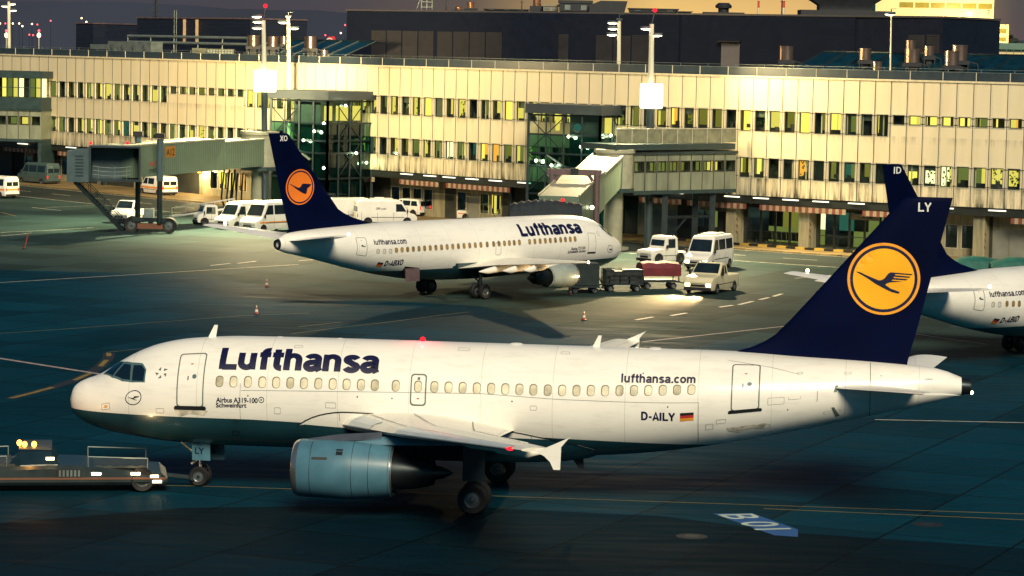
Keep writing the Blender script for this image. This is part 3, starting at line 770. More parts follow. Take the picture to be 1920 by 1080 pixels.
# ------------------------------------------------------------------ aircraft
def pchip(xs, ys):
    xs = np.array(xs, float); ys = np.array(ys, float); h = np.diff(xs); d = np.diff(ys)/h
    m = np.zeros_like(xs); m[0] = d[0]; m[-1] = d[-1]
    for i in range(1, len(xs)-1):
        if d[i-1]*d[i] > 0:
            w1, w2 = 2*h[i]+h[i-1], h[i]+2*h[i-1]; m[i] = (w1+w2)/(w1/d[i-1]+w2/d[i])
    def f(x):
        x = min(max(x, xs[0]), xs[-1]); i = min(int(np.searchsorted(xs, x, 'right'))-1, len(xs)-2)
        t = (x-xs[i])/h[i]
        return ((1+2*t)*(1-t)**2)*ys[i] + t*(1-t)**2*h[i]*m[i] + t*t*(3-2*t)*ys[i+1] + t*t*(t-1)*h[i]*m[i+1]
    return f
class Hull:
    R0 = 2.0
    def __init__(s, top, bot, wid, grey, pose):
        a = pchip(*zip(*top)); c = pchip(*zip(*bot)); w = pchip(*zip(*wid))
        s.xs = np.linspace(top[0][0], top[-1][0], 1600)
        s.T = np.array([a(x) for x in s.xs]); s.B = np.array([c(x) for x in s.xs]); s.W = np.array([w(x) for x in s.xs])
        s.grey = grey; s.pose = pose
        x0, y0, psi = pose
        s.o = np.array([x0, y0, 0.0]); s.ax = np.array([math.cos(psi), math.sin(psi), 0]); s.ay = np.array([-math.sin(psi), math.cos(psi), 0])
    def q(s, x):
        t = np.interp(x, s.xs, s.T); b = np.interp(x, s.xs, s.B); w = np.interp(x, s.xs, s.W)
        return (t+b)/2, (t-b)/2, w
    def surf(s, x, th, side, off=0.0):
        zc, h, w = s.q(x)
        return (x, side*(w+off)*math.cos(th), zc+(h+off)*math.sin(th))
    def wrap(s, side, off): return lambda x, v: s.surf(x, v/s.R0, side, off)
    def pix(s, px, py):
        """where a photo point meets this hull: (x, v), v the arc height above its widest line"""
        d = ray(px, py); dd = np.array([d@s.ax, d@s.ay, d[2]]); oo = CO-s.o; oo = np.array([oo@s.ax, oo@s.ay, CO[2]])
        tm = -oo[:2]@dd[:2]/(dd[:2]@dd[:2]); ts = np.linspace(tm-45, tm+45, 18000)
        P = oo+ts[:,None]*dd
        T = np.interp(P[:,0], s.xs, s.T); B = np.interp(P[:,0], s.xs, s.B); W = np.interp(P[:,0], s.xs, s.W)
        g = (P[:,1]/np.maximum(W,1e-3))**2+((P[:,2]-(T+B)/2)/np.maximum((T-B)/2,1e-3))**2
        g[(P[:,0] < s.xs[0])|(P[:,0] > s.xs[-1])] = 9
        i = np.argmax(g < 1) if (g < 1).any() else int(g.argmin())
        p = P[i]; zc, h, w = s.q(p[0])
        return float(p[0]), float(math.atan2((p[2]-zc)/h, abs(p[1])/max(w,1e-3))*s.R0)
    def build(s, name, mats, parent, x0=None, x1=None, nu=44, nl=18):
        a = s.xs[0] if x0 is None else x0; c = s.xs[-1] if x1 is None else x1
        xs = list(np.unique(np.concatenate([a+(min(c,a+7)-a)*np.linspace(0,1,46)**1.7, np.arange(min(c,a+7), c, 0.45), [c]])))
        b = MB(); rings = []
        for x in xs:
            zc, h, w = s.q(x)
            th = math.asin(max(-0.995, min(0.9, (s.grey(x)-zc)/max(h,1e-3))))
            ang = [th+(math.pi-2*th)*i/nu for i in range(nu)] + [math.pi-th+(math.pi+2*th)*i/nl for i in range(nl)]
            rings.append([(x, w*math.cos(t), zc+h*math.sin(t)) for t in ang])
        b.loft(rings, mf=lambda k, i: 0 if i < nu else 1)
        return b.build(name, mats, parent, smooth=40)
def decal(hull, side, off, polys, name, mats, parent, mi=None, step=0.22):
    bm = poly_bm(polys, mi); slice_bm(bm, 0, step); slice_bm(bm, 1, step)
    return finish_bm(bm, name, mats, hull.wrap(side, off), parent)
def hull_text(hull, side, s, pl, pr, ptop, name, mat, parent, bold=0.03, shear=0.0, off=0.012):
    if all(c in GLYPH for c in s): bm = stroke_bm(s, .15+bold, shear)
    else:      # small lettering: laid twice, a little apart, so that it reads bold
        bm = text_bm(s, bold, shear)[0]; me_ = bpy.data.meshes.new('t'); bm.to_mesh(me_); n0 = len(bm.verts); bm.from_mesh(me_); bpy.data.meshes.remove(me_)
        for i, v in enumerate(bm.verts):
            if i >= n0: v.co.x += .06/max(4,len(s)); v.co.y += .015
    x0, v0 = hull.pix(*pl); x1, v1 = hull.pix(*pr); _, v2 = hull.pix(*ptop); hh = v2-v0
    for v in bm.verts: v.co = Vector((x0+(x1-x0)*v.co.x, v0+(v1-v0)*v.co.x+hh*v.co.y, 0))
    slice_bm(bm, 1, 0.12)
    return finish_bm(bm, name, mat, hull.wrap(side, off), parent)

def weathered_white(name, col):
    m = M(name, col, 0.33, var=0.035, scale=0.7, stretch=(0.35,1,1.4), coat=0.25)
    t = m.node_tree; b = t.nodes['Principled BSDF']; N = t.nodes.new; L = t.links.new
    src = b.inputs['Base Color'].links[0].from_socket
    tc = N('ShaderNodeTexCoord'); mp = N('ShaderNodeMapping'); mp.inputs['Scale'].default_value = (0.5,1.0,2.6)
    nz = N('ShaderNodeTexNoise'); nz.inputs['Scale'].default_value = 1.6; nz.inputs['Detail'].default_value = 9; nz.inputs['Roughness'].default_value = 0.7
    L(tc.outputs['Object'], mp.inputs[0]); L(mp.outputs[0], nz.inputs['Vector'])
    mr = N('ShaderNodeMapRange'); mr.inputs[1].default_value = 0.50; mr.inputs[2].default_value = 0.80; mr.inputs[4].default_value = 0.30; L(nz.outputs[0], mr.inputs[0])
    mx = N('ShaderNodeMix'); mx.data_type = 'RGBA'; L(mr.outputs[0], mx.inputs[0]); L(src, mx.inputs[6]); mx.inputs[7].default_value = (0.36,0.35,0.28,1); L(mx.outputs[2], b.inputs['Base Color'])
    # faint skin joints
    br = N('ShaderNodeTexBrick'); br.offset = 0.0; br.inputs['Scale'].default_value = 1.0; br.inputs['Brick Width'].default_value = 2.67; br.inputs['Row Height'].default_value = 40
    br.inputs['Mortar Size'].default_value = 0.008; br.inputs['Color1'].default_value = (1,1,1,1); br.inputs['Color2'].default_value = (1,1,1,1); br.inputs['Mortar'].default_value = (.62,.62,.58,1)
    L(tc.outputs['Object'], br.inputs['Vector']); m2 = N('ShaderNodeMix'); m2.data_type = 'RGBA'; m2.blend_type = 'MULTIPLY'; m2.inputs[0].default_value = 1
    L(mx.outputs[2], m2.inputs[6]); L(br.outputs['Color'], m2.inputs[7]); L(m2.outputs[2], b.inputs['Base Color'])
    return m
ac_white = weathered_white('aircraft_white_paint', (0.86,0.86,0.82))
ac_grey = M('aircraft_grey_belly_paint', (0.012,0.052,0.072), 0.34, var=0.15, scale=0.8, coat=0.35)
ac_navy = M('aircraft_navy_tail_paint', (0.0003,0.0026,0.024), 0.6, var=0.3, scale=0.25, coat=0.0, spec=0.05)
ink_navy = M('navy_lettering', (0.004,0.006,0.045), 0.4)
ink_grey = M('dark_outline', (0.10,0.13,0.12), 0.5)
ink_line = M('thin_panel_line', (0.17,0.18,0.16), 0.5)
ink_black = M('black_trim', (0.008,0.010,0.012), 0.45)
logo_yellow = M('emblem_yellow', (0.95,0.45,0.004), 0.5, var=0.10, scale=0.5)
logo_orange = M('emblem_orange', (0.86,0.21,0.02), 0.5, var=0.10, scale=0.5)
logo_rim = M('emblem_rim_orange', (0.90,0.36,0.02), 0.5)
white_ink = M('white_lettering', (0.75,0.77,0.78), 0.4)
red_ink = M('red_placard', (0.45,0.03,0.03), 0.5); gold_ink = M('flag_gold', (0.75,0.30,0.02), 0.5)
shade_m = M('cabin_window_shade', (0.72,0.67,0.50), 0.4, var=0.3, scale=2.0)
warm_win = M('warm_cabin_window', (0.32,0.20,0.06), 0.25, var=0.5, scale=2.5)
win_rim = M('window_shadow_rim', (0.16,0.15,0.09), 0.5)
win_blank = M('plugged_window', (0.62,0.62,0.58), 0.4)
cockpit_glass = M('cockpit_glass', (0.006,0.016,0.028), 0.05, spec=0.9)
cockpit_frame = M('cockpit_frame_paint', (0.07,0.14,0.16), 0.4)
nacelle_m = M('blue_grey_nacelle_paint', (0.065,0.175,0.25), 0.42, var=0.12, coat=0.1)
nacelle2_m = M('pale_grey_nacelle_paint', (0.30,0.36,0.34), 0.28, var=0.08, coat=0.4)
bare_metal = M('polished_bare_metal', (0.55,0.55,0.50), 0.22, metal=0.9, var=0.15)
hot_metal = M('dark_exhaust_metal', (0.035,0.045,0.05), 0.35, metal=0.8, var=0.2)
wing_top = M('wing_skin_paint', (0.86,0.84,0.74), 0.35, var=0.06, scale=1.0, coat=0.2)
slat_m = M('grey_slat_paint', (0.55,0.62,0.64), 0.32, var=0.06, coat=0.3)
strut_m = M('pale_strut_metal', (0.55,0.52,0.42), 0.35, metal=0.4)
nose_ink = M('emblem_navy', (0.01,0.016,0.03), 0.4)

def airfoil(x0, c, y, z, t, n=9):
    up, lo = [], []
    for i in range(n+1):
        u = (1-math.cos(math.pi*i/n))/2
        th = 5*t*c*(0.2969*math.sqrt(u)-0.126*u-0.3516*u*u+0.2843*u**3-0.1036*u**4)
        cam_ = 0.02*c*math.sin(math.pi*u)
        up.append((x0+u*c, y, z+th*1.05+cam_)); lo.append((x0+u*c, y, z-th*0.9+cam_))
    return up + lo[-2:0:-1]
def wing_sections(secs, sign, n=14):
    f = [pchip([s[0] for s in secs], [s[k] for s in secs]) if False else (lambda y, k=k: float(np.interp(y, [s[0] for s in secs], [s[k] for s in secs]))) for k in range(1,5)]
    ys = sorted(set([s[0] for s in secs]+list(np.linspace(secs[0][0], secs[-1][0], n))))
    return f, ys
def build_wing(secs, sign, mats, parent, name='wing'):
    f, ys = wing_sections(secs, sign)
    b = MB(); b.loft([airfoil(f[0](y), f[1](y), sign*y, f[2](y), f[3](y)) for y in ys])
    return b.build(name, mats, parent, smooth=40), f
def wing_patch(f, sign, ya, yb, ua, ub, off, name, mat, parent, lower=True, n=8):
    b = MB(); rings = []
    for i in range(n+1):
        y = ya+(yb-ya)*i/n; x0, c, z, t = (g(y) for g in f); pts = []
        def P(u, s_):
            th = 5*t*c*(0.2969*math.sqrt(max(u,0))-0.126*u-0.3516*u*u+0.2843*u**3-0.1036*u**4)
            return (x0+u*c-(off if u < .02 else 0), sign*y, z+0.02*c*math.sin(math.pi*u)+(th*1.05+off if s_ > 0 else -th*.9-off))
        us = [ub+(ua-ub)*k/5 for k in range(6)]
        pts = [P(u,1) for u in us]
        if lower: pts += [P(u,-1) for u in us[::-1]]
        rings.append(pts)
    for i in range(n):
        for k in range(len(rings[0])-1): b.quad(rings[i][k], rings[i][k+1], rings[i+1][k+1], rings[i+1][k])
    return b.build(name, mat, parent, smooth=50)
def wheel(name, parent, x, y, r, w, side):
    b = MB(); h = w/2
    b.lathe([(r*.52,-h*.7),(r*.86,-h),(r*.98,-h*.6),(r,0),(r*.98,h*.6),(r*.86,h),(r*.52,h*.7)], (x,y,r), 'y', 26, 0)
    for s_ in (-1,1):
        b.lathe([(r*.54,s_*h*.72),(r*.46,s_*h*.6),(r*.40,s_*h*.35),(r*.18,s_*h*.4),(r*.14,s_*h*.75),(0.0,s_*h*.78)], (x,y,r), 'y', 20, 1)
    return b.build(name, [black_rubber, rim_metal], parent, smooth=40)
def bulb(name, mat, c, r, parent, squash=1.0):
    b = MB(); b.lathe([(0,-r*squash),(r*.7,-r*.7*squash),(r,0),(r*.7,r*.7*squash),(0,r*squash)], c, 'z', 10); return b.build(name, mat, parent, smooth=80)

def cabin_window(hull, side, x, v, kind, parent, hw=.125, hh=.185):
    b = rrect(x+.010, v-.014, hw-.004, hh-.004, .11); a = rrect(x, v, hw+.022, hh+.022, .125); sh = rrect(x+.012, v-.02, hw-.012, hh-.018, .10)
    polys = ring_polys(a, b); mi = [0]*len(polys)
    polys += [b]; mi += [1]
    return decal(hull, side, .010, polys, 'cabin_window', [win_rim, kind], parent, mi, 9)
def door(hull, side, x, v0, v1, hw, parent, style, line=.045):
    cv, hh = (v0+v1)/2, (v1-v0)/2
    o = rrect(x, cv, hw, hh, .13); i = rrect(x, cv, hw-line, hh-line, .10)
    d = decal(hull, side, .012, ring_polys(o, i), 'cabin_door', ink_grey if style != 'thin' else ink_line, parent, None, .22)
    if style == 'main':      # dark scuff plate, handle, viewing port
        p = [[(x-hw-.08,v0-.10),(x+hw+.08,v0-.10),(x+hw+.10,v0-.01),(x+hw+.04,v0+.05),(x-hw-.04,v0+.05),(x-hw-.10,v0-.01)]]
        decal(hull, side, .022, p, 'sill_plate', ink_black, d)
    w = side*-1
    if style in ('main','port'):
        xx = x+.22 if side < 0 else x-.22
        decal(hull, side, .014, [circ(x+(.14 if side<0 else -.02), cv+.08, .085, 16)], 'viewing_port', cockpit_frame if style=='main' else ink_grey, d, None, 9)
        decal(hull, side, .014, [rrect(x-(.10 if side<0 else .12), cv+.02, .02 if style=='main' else .15, .08 if style=='main' else .035, .015, 3)], 'handle', ink_black, d, None, 9)
        decal(hull, side, .014, [rrect(x, cv+.58, .045, .018, .008, 3)], 'placard', red_ink, d, None, 9)
    if style == 'exit':
        decal(hull, side, .014, [rrect(x, cv+.40, .05, .05, .02, 3)], 'handle', ink_grey, d, None, 9)
        decal(hull, side, .014, [rrect(x, cv-.32, .045, .02, .01, 3)], 'placard', red_ink, d, None, 9)
    return d
def flag(hull, side, pl, pr, ptop, parent):
    x0, v0 = hull.pix(*pl); x1, v1 = hull.pix(*pr); _, v2 = hull.pix(*ptop); h = (v2-v0)/3
    return decal(hull, side, .012, [[(x0,v0+k*h),(x1,v0+k*h),(x1,v0+(k+1)*h),(x0,v0+(k+1)*h)] for k in range(3)], 'national_flag', [gold_ink, red_ink, ink_black], parent, [0,1,2], .15)
def crane_nose(hull, side, x, v, r, parent):
    fl = 1 if side < 0 else -1
    polys = ring_polys(circ(x,v,r), circ(x,v,r*.9)) + [[(x+fl*a*r*.95, v+c*r*.95) for a, c in BIRD]]
    return decal(hull, side, .012, polys, 'bird_emblem', nose_ink, parent, None, .15)
def make_fin(secs, parent, tmax):
    """secs: (z, xLE, xTE, half thickness)"""
    zs = [s[0] for s in secs]; g = [lambda z, k=k: float(np.interp(z, zs, [s[k] for s in secs])) for k in (1,2,3)]
    def half(x, z):
        a, c, t = g[0](z), g[1](z), g[2](z); u = min(1,max(0,(x-a)/(c-a)))
        return max(.015, t*min(1.0, (u/.22)**.6 if u < .22 else 1-((u-.22)/.78)**1.3*.93))
    b = MB(); rings = []
    us = [0,.01,.04,.09,.16,.25,.4,.55,.7,.85,1.0]
    for z in sorted(set(zs+list(np.linspace(zs[0],zs[-1],18)))):
        a, c = g[0](z), g[1](z)
        rings.append([(a+(c-a)*u, half(a+(c-a)*u,z), z) for u in us]+[(a+(c-a)*u, -half(a+(c-a)*u,z), z) for u in us[::-1][:-1]])
    b.loft(rings)
    fin = b.build('tail_fin', ac_navy, parent, smooth=45)
    return fin, half
def fin_decal(half, side, off, polys, name, mats, parent, mi=None):
    bm = poly_bm(polys, mi); slice_bm(bm, 0, .3); slice_bm(bm, 1, .3)
    return finish_bm(bm, name, mats, lambda x, z: (x, side*(half(x,z)+off), z), parent)
def fin_emblem(half, side, x, z, r, fin, inner_m, rim_m):
    fl = 1 if side < 0 else -1
    e = fin_decal(half, side, .015, [circ(x,z,r,56)], 'tail_emblem', rim_m, fin)
    fin_decal(half, side, .022, [circ(x,z,r*.86,56)], 'emblem_disc', inner_m, fin)
    fin_decal(half, side, .026, ring_polys(circ(x,z,r*.925,56), circ(x,z,r*.845,56)), 'emblem_ring', ink_navy, fin)
    fin_decal(half, side, .030, [[(x+fl*a*r, z+c*r) for a, c in BIRD]], 'emblem_bird', ink_navy, fin)
    return e
def fin_text(half, side, s, x0, x1, z0, z1, fin):
    bm = stroke_bm(s, .16)
    for v in bm.verts: v.co = Vector((x0+(x1-x0)*v.co.x, z0+(z1-z0)*v.co.y, 0))
    return finish_bm(bm, 'fin_letters', white_ink, lambda x, z: (x, side*(half(x,z)+.014), z), fin)
def engine(parent, x0, y, z, r, L, m, sq=1.0, core=1.6):
    b = MB(); o = (x0, y, z)
    b.lathe([(r*.80,.05),(r*.86,.10),(r*.955,.22),(r*1.0,.55*L),(r*.985,.62*L),(r*.90,.9*L),(r*.855,L),(r*.80,L),(r*.78,.6*L),(r*.76,.3)], o, 'x', 40, 0, sq=sq)
    e = b.build('engine', m, parent, smooth=50)
    MB().lathe([(r*.96,.23),(r*.92,.10),(r*.87,.02),(r*.82,.0),(r*.77,.05),(r*.755,.3)], o, 'x', 40, sq=sq).build('inlet_lip', bare_metal, e, smooth=60)
    b = MB(); b.lathe([(0,.42),(.10,.5),(.25,.75),(.26,.78)], o, 'x', 16, 0)
    for k in range(24):
        a = 2*math.pi*k/24; c, s_ = math.cos(a), math.sin(a); c2, s2 = math.cos(a+.17), math.sin(a+.17)
        b.quad((x0+.75,y+c*.24,z+s_*.24),(x0+.75,y+c*r*.76,z+s_*r*.76),(x0+.9,y+c2*r*.76,z+s2*r*.76),(x0+.9,y+c2*.24,z+s2*.24),1)
    b.build('fan', [hot_metal, M('fan_blade', (.05,.06,.065), .35, metal=.7)], e, smooth=40)
    b = MB(); b.lathe([(r*.88,.985*L),(r*.80,1.0*L),(r*.80,1.02*L)], o, 'x', 40, 1, sq=sq)
    b.lathe([(r*.62,.9*L),(r*.62,1.02*L),(r*.56,L+core*.55),(r*.44,L+core*.95),(r*.40,L+core),(r*.36,L+core*.9)], o, 'x', 30, 0)
    b.lathe([(r*.28,L+core*.85),(r*.2,L+core*1.2),(r*.03,L+core*1.45)], o, 'x', 20, 0)
    b.build('exhaust_core', [hot_metal, bare_metal], e, smooth=50)
    return e
def pylon(parent, x0, x1, y, z0, z1, zt0, zt1, w, m):
    b = MB(); rings = []
    for u in (0,.12,.3,.6,1):
        x = x0+(x1-x0)*u; hw = w*(.25 if u == 0 else .75 if u < .2 else 1 if u < .9 else .2)
        lo = z0+(z1-z0)*u; hi = zt0+(zt1-zt0)*u
        rings.append([(x,y-hw,lo),(x,y+hw,lo),(x,y+hw*.8,hi-.06),(x,y+hw*.3,hi),(x,y-hw*.3,hi),(x,y-hw*.8,hi-.06)])
    b.loft(rings); return b.build('pylon', m, parent, smooth=50)

# ---- the white jet in the foreground
A_POSE = (-16.773, 106.408, -0.116)
HA = Hull([(-.02,3.18),(.14,3.62),(.56,3.92),(1.08,4.12),(1.5,4.36),(1.91,4.64),(2.63,5.05),(3.46,5.38),(4.49,5.60),(5.52,5.70),(6.5,5.76),(11,5.80),(24,5.80),(26,5.78),(27.7,5.70),(29.6,5.62),(31.6,5.50),(32.7,5.40),(33.35,5.20),(33.60,5.10)],
          [(-.02,3.10),(.05,2.75),(.36,2.42),(.88,2.17),(1.82,1.94),(2.76,1.80),(4.12,1.66),(5.98,1.60),(7.22,1.60),(18.6,1.62),(19.83,1.70),(21.83,1.87),(23.81,2.15),(25.78,2.52),(27.75,2.96),(29.7,3.43),(31.64,3.89),(33.2,4.30),(33.60,4.42)],
          [(-.02,.04),(.14,.38),(.5,.75),(1.0,1.06),(2,1.46),(3,1.72),(4,1.87),(5,1.94),(6.3,1.975),(23.5,1.975),(26,1.86),(28,1.66),(30,1.32),(31.6,.98),(33,.60),(33.60,.40)],
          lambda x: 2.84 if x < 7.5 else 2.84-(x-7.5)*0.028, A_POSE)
PA = thing('passenger_jet', 'white twin-engined jet with a navy tail and LY on its fin, filling the foreground', 'airplane', (A_POSE[0],A_POSE[1],0), A_POSE[2])
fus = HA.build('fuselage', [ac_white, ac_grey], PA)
# exhaust end
b = MB(); rings = []
for x, f_ in ((33.60,1.0),(33.85,.88),(33.95,.8),(33.9,.62),(33.55,.58)):
    zc, h, w = HA.q(33.60); rings.append([(x, w*f_*math.cos(2*math.pi*i/24), zc+.02+h*f_*math.sin(2*math.pi*i/24)) for i in range(24)])
b.loft(rings, cap=True).build('tail_exhaust', hot_metal, PA, smooth=50)
bulb('tail_light', white_lamp, (33.99,0,4.55), .07, PA)
# cockpit windows
for sd in (-1, 1):
    c = decal(HA, sd, .010, [[HA.pix(*p) for p in [(221,677),(233,678.5),(248,680),(268,681.5),(274.5,693),(271.5,717),(247,717),(229,715),(210,708),(193,702)]]], 'cockpit_frame', cockpit_frame, fus, None, .2)
    for w_ in ([(224,679.5),(231.5,680.5),(211,705),(195.5,700)], [(233,683),(246,684.5),(244,712.5),(230,711),(214.5,704.5)], [(251,685),(266,685.5),(272,694),(269,714.5),(247.5,714)]):
        decal(HA, sd, .018, [[HA.pix(*p) for p in w_]], 'cockpit_window', cockpit_glass, fus, None, .2)
S_ = -1
for px, pm in ((360,0),):
    x, v = HA.pix(361,711)
door(HA, -1, 5.09, -.40, 1.74, .52, fus, 'main'); door(HA, -1, 25.75, -.38, 1.82, .52, fus, 'main')
door(HA, -1, 13.70, -.10, 1.05, .30, fus, 'exit', .05)
wv = lambda x: .56+.004*(x-6.2)
xs_w = []
x_first, pitch = HA.pix(412,711)[0], .5335
for px in (412,438,465,492,518,544.5,570,597,624,650,677,703,742,784,814.5,841,867.5,894,921,947.5,974,1000.5):
    xs_w.append(HA.pix(px, 711+27*(px-412)/884.)[0])
for i in range(12): xs_w.append(HA.pix(1000.5+26.85*(i), 0+738)[0] if False else HA.pix(1000.2+26.9*(i), 711+27*(1000.2+26.9*i-412)/884.)[0])
xs_w = sorted(set(round(x,3) for x in xs_w)); keep = []
for x in xs_w:
    if not keep or x-keep[-1] > .3: keep.append(x)
shade2 = M('cabin_window_shade_dim', (0.50,0.46,0.33), 0.3, var=0.5, scale=2.2)
for k, x in enumerate(keep): cabin_window(HA, -1, x, wv(x), shade2 if k in (0,5,11,21,22,24,27,31) else shade_m, fus)
hull_text(HA, -1, 'Lufthansa', (410,692), (711,699.5), (424,652.5), 'airline_lettering', ink_navy, fus, bold=.088)
hull_text(HA, -1, 'lufthansa.com', (1164.5,717), (1304,718.5), (1165,700.5), 'web_address_lettering', ink_navy, fus, bold=.055)
hull_text(HA, -1, 'D-AILY', (1202,787), (1266,789), (1202,771.5), 'registration_lettering', ink_navy, fus, bold=.06)
hull_text(HA, -1, 'Airbus A319-100', (405,754.2), (483,755.5), (405,745), 'type_lettering', ink_navy, fus, bold=.03)
hull_text(HA, -1, 'Schweinfurt', (405,763.5), (462,764), (405,755.2), 'name_lettering', ink_navy, fus, bold=.03)
flag(HA, -1, (1275,789.5), (1300.5,790), (1275,774.5), fus)
x, v = HA.pix(250,745.5); crane_nose(HA, -1, x, v, .33, fus)
x, v = HA.pix(490,749.5); decal(HA, -1, .012, ring_polys(circ(x,v,.11,20),circ(x,v,.085,20))+[circ(x,v,.03,12)], 'round_port', ink_navy, fus, None, 9)
x, v = HA.pix(303,699); st = []
for k in range(5):
    a = math.radians(90+72*k+8); r1 = .26
    st.append([(x+r1*math.cos(a), v+r1*math.sin(a)), (x+.20*math.cos(a+.62), v+.20*math.sin(a+.62)), (x+.10*math.cos(a+.25), v+.10*math.sin(a+.25))])
decal(HA, -1, .012, st, 'star_emblem', ink_grey, fus, None, 9)
x, v = HA.pix(198,762); decal(HA, -1, .012, ring_polys(rrect(x,v,.17,.19,.04),rrect(x,v,.155,.175,.04)), 'access_hatch', ink_line, fus, None, 9); decal(HA, -1, .013, [circ(x,v+.01,.085,20)], 'static_plate', M('static_plate_metal',(.30,.27,.22),.35,metal=.6), fus, None, 9)
for px, py, r in ((442,789,.085),(442,812,.15)):
    x, v = HA.pix(px,py); decal(HA, -1, .012, ring_polys(circ(x,v,r,20),circ(x,v,r*.8,20)), 'round_port', ink_black, fus, None, 9)
# thin joints
def hline(pts, w, name, mat=None):
    P = [HA.pix(*p) for p in pts]; polys = []
    for (xa,va),(xb,vb) in zip(P[:-1],P[1:]):
        dx, dv = xb-xa, vb-va; l = math.hypot(dx,dv); nx, nv = -dv/l*w/2, dx/l*w/2
        polys.append([(xa+nx,va+nv),(xb+nx,vb+nv),(xb-nx,vb-nv),(xa-nx,va-nv)])
    return decal(HA, -1, .009, polys, name, mat or ink_line, fus)
hline([(452,732),(900,738),(1310,755),(1310,828)], .014, 'panel_joint')
hline([(451,719),(451,786)], .014, 'panel_joint'); hline([(1632,680),(1632,720),(1630,783)], .022, 'panel_joint', ink_grey)
hline([(1533,733),(1532,753)], .02, 'panel_joint'); hline([(1366,676),(1450,690),(1500,702)], .014, 'panel_joint')
x, v = HA.pix(1742,711); decal(HA, -1, .01, [[(x-.13+i*.045,v-.05),(x-.10+i*.045,v-.05),(x-.10+i*.045,v+.05),(x-.13+i*.045,v+.05)] for i in range(6)], 'vent_grille', ink_line, fus, None, 9)
for px, py, hw_, hh_ in ((1455,752,.30,.17),(1490,738,.22,.30),(1430,800,.26,.12),(1560,772,.30,.10),(1330,800,.14,.14),(1352,790,.18,.10),(1000,705+60,.12,.08),(620,760,.20,.10),(520,770,.12,.12),(300,770,.16,.10),(232,705,.06,.06),(1590,700,.12,.08),(1500,700,.10,.06),(1690,765,.22,.06),(870,655,.22,.10),(1060,662,.16,.08),(560,650,.16,.08)):
    x, v = HA.pix(px,py); decal(HA, -1, .009, ring_polys(rrect(x,v,hw_,hh_,.03,3),rrect(x,v,hw_-.012,hh_-.012,.025,3)), 'access_panel', ink_line, fus, None, 9)
for px, py in ((670,744),(960,752.5),(1252,763),(465,742),(1477,768),(1652,705),(1206,700),(735,747)):
    x, v = HA.pix(px,py); decal(HA, -1, .010, [circ(x,v,.028,10)], 'drain_port', ink_black, fus, None, 9)
x, v = HA.pix(1400,797); decal(HA, -1, .008, [[(x-.75,v-.02),(x+.75,v-.02),(x+.62,v-.34),(x+.1,v-.22),(x-.3,v-.42),(x-.66,v-.2)]], 'scuff_mark', M('scuffed_paint',(.55,.53,.45),.6,var=.4,scale=4), fus)
x, v = HA.pix(356,768); decal(HA, -1, .008, [[(x-.6,v-.02),(x+.7,v-.02),(x+.55,v-.22),(x,v-.16),(x-.4,v-.3)]], 'scuff_mark', bpy.data.materials['scuffed_paint'], fus)
# antennas, beacon, bumps on the crown
def blade(x0, x1, zt, sweep, parent, name='blade_antenna'):
    zb = HA.q((x0+x1)/2)[0]+HA.q((x0+x1)/2)[1]-.04; b = MB(); b.loft([[(x0,-.03,zb),(x0,.03,zb),(x1,.02,zb),(x1,-.02,zb)],[(x0+sweep,-.012,zt),(x0+sweep,.012,zt),(x0+sweep+(x1-x0)*.45,.01,zt),(x0+sweep+(x1-x0)*.45,-.01,zt)]]); return b.build(name, ac_white, parent)
blade(5.32,5.62,6.16,.24,fus); blade(19.95,20.22,6.22,.22,fus)
for x in (8.1,10.4,17.1,22.3): bulb('crown_fairing', ac_white, (x,0,HA.q(x)[0]+HA.q(x)[1]-.02), .30 if x > 17 else .16, fus, .25)
bulb('beacon_light', red_lamp, (13.55,0,HA.q(13.5)[0]+HA.q(13.5)[1]+.05), .11, fus, 1.0)
l = bpy.data.lights.new('beacon_glow','POINT'); l.energy = 26; l.color = (1,.04,.06); lo = bpy.data.objects.new('beacon_glow', l); COL.objects.link(lo); lo.parent = fus; lo.location = (13.55,-.3,HA.q(13.5)[0]+HA.q(13.5)[1]+.35)
# belly fairing with its dark rim
fe = [(9.16,-.95),(9.6,-.66),(10.3,-.44),(10.9,-.37),(12.5,-.41),(14.6,-.60),(16.3,-.78),(17.6,-.98),(18.8,-1.25),(19.6,-1.5),(20.2,-1.85)]
fv = pchip([p[0] for p in fe],[p[1]-.05 for p in fe])
b = MB(); rings = []
NS = 34
xs_f = np.linspace(9.17,20.2,44)
for x in xs_f:
    tt = fv(x)/2.0; e_ = math.sin(math.pi*min(1,max(0,(x-9.17)/(20.2-9.17))))**.5; ring = []
    zc, h, w = HA.q(x); tg = math.asin(max(-.97, min(.9, (HA.grey(x)-.05-zc)/h))); tg = min(tg, tt-.01)
    ths = [tt+(tg-tt)*k/6 for k in range(7)]+[tg+(-math.pi-2*tg)*k/(NS-12) for k in range(1,NS-12)]+[-math.pi-tg-(tt-tg)*k/6 for k in range(7)]
    for th in ths:
        u = max(0, math.sin(math.pi*(tt-th)/(math.pi+2*tt)))
        off = .028*e_+.012+.26*u**1.2*e_
        ring.append((x,-(w+off)*math.cos(th),zc+(h+off)*math.sin(th)))
    rings.append(ring)
for i in range(len(rings)-1):
    for k in range(len(rings[0])-1):
        b.quad(rings[i][k],rings[i][k+1],rings[i+1][k+1],rings[i+1][k], 0 if k < 6 or k >= len(rings[0])-7 else 1)
fairing = b.build('belly_fairing', [ac_white, ac_grey], PA, smooth=60)
hl = [(x,fv(x)) for x in np.linspace(9.17,20.15,40)]
polys = []
for (xa,va),(xb,vb) in zip(hl[:-1],hl[1:]):
    polys.append([(xa,va+.03),(xb,vb+.03),(xb,vb-.012),(xa,va-.012)])
decal(HA, -1, .05, polys, 'fairing_edge', ink_black, fairing, None, 9)
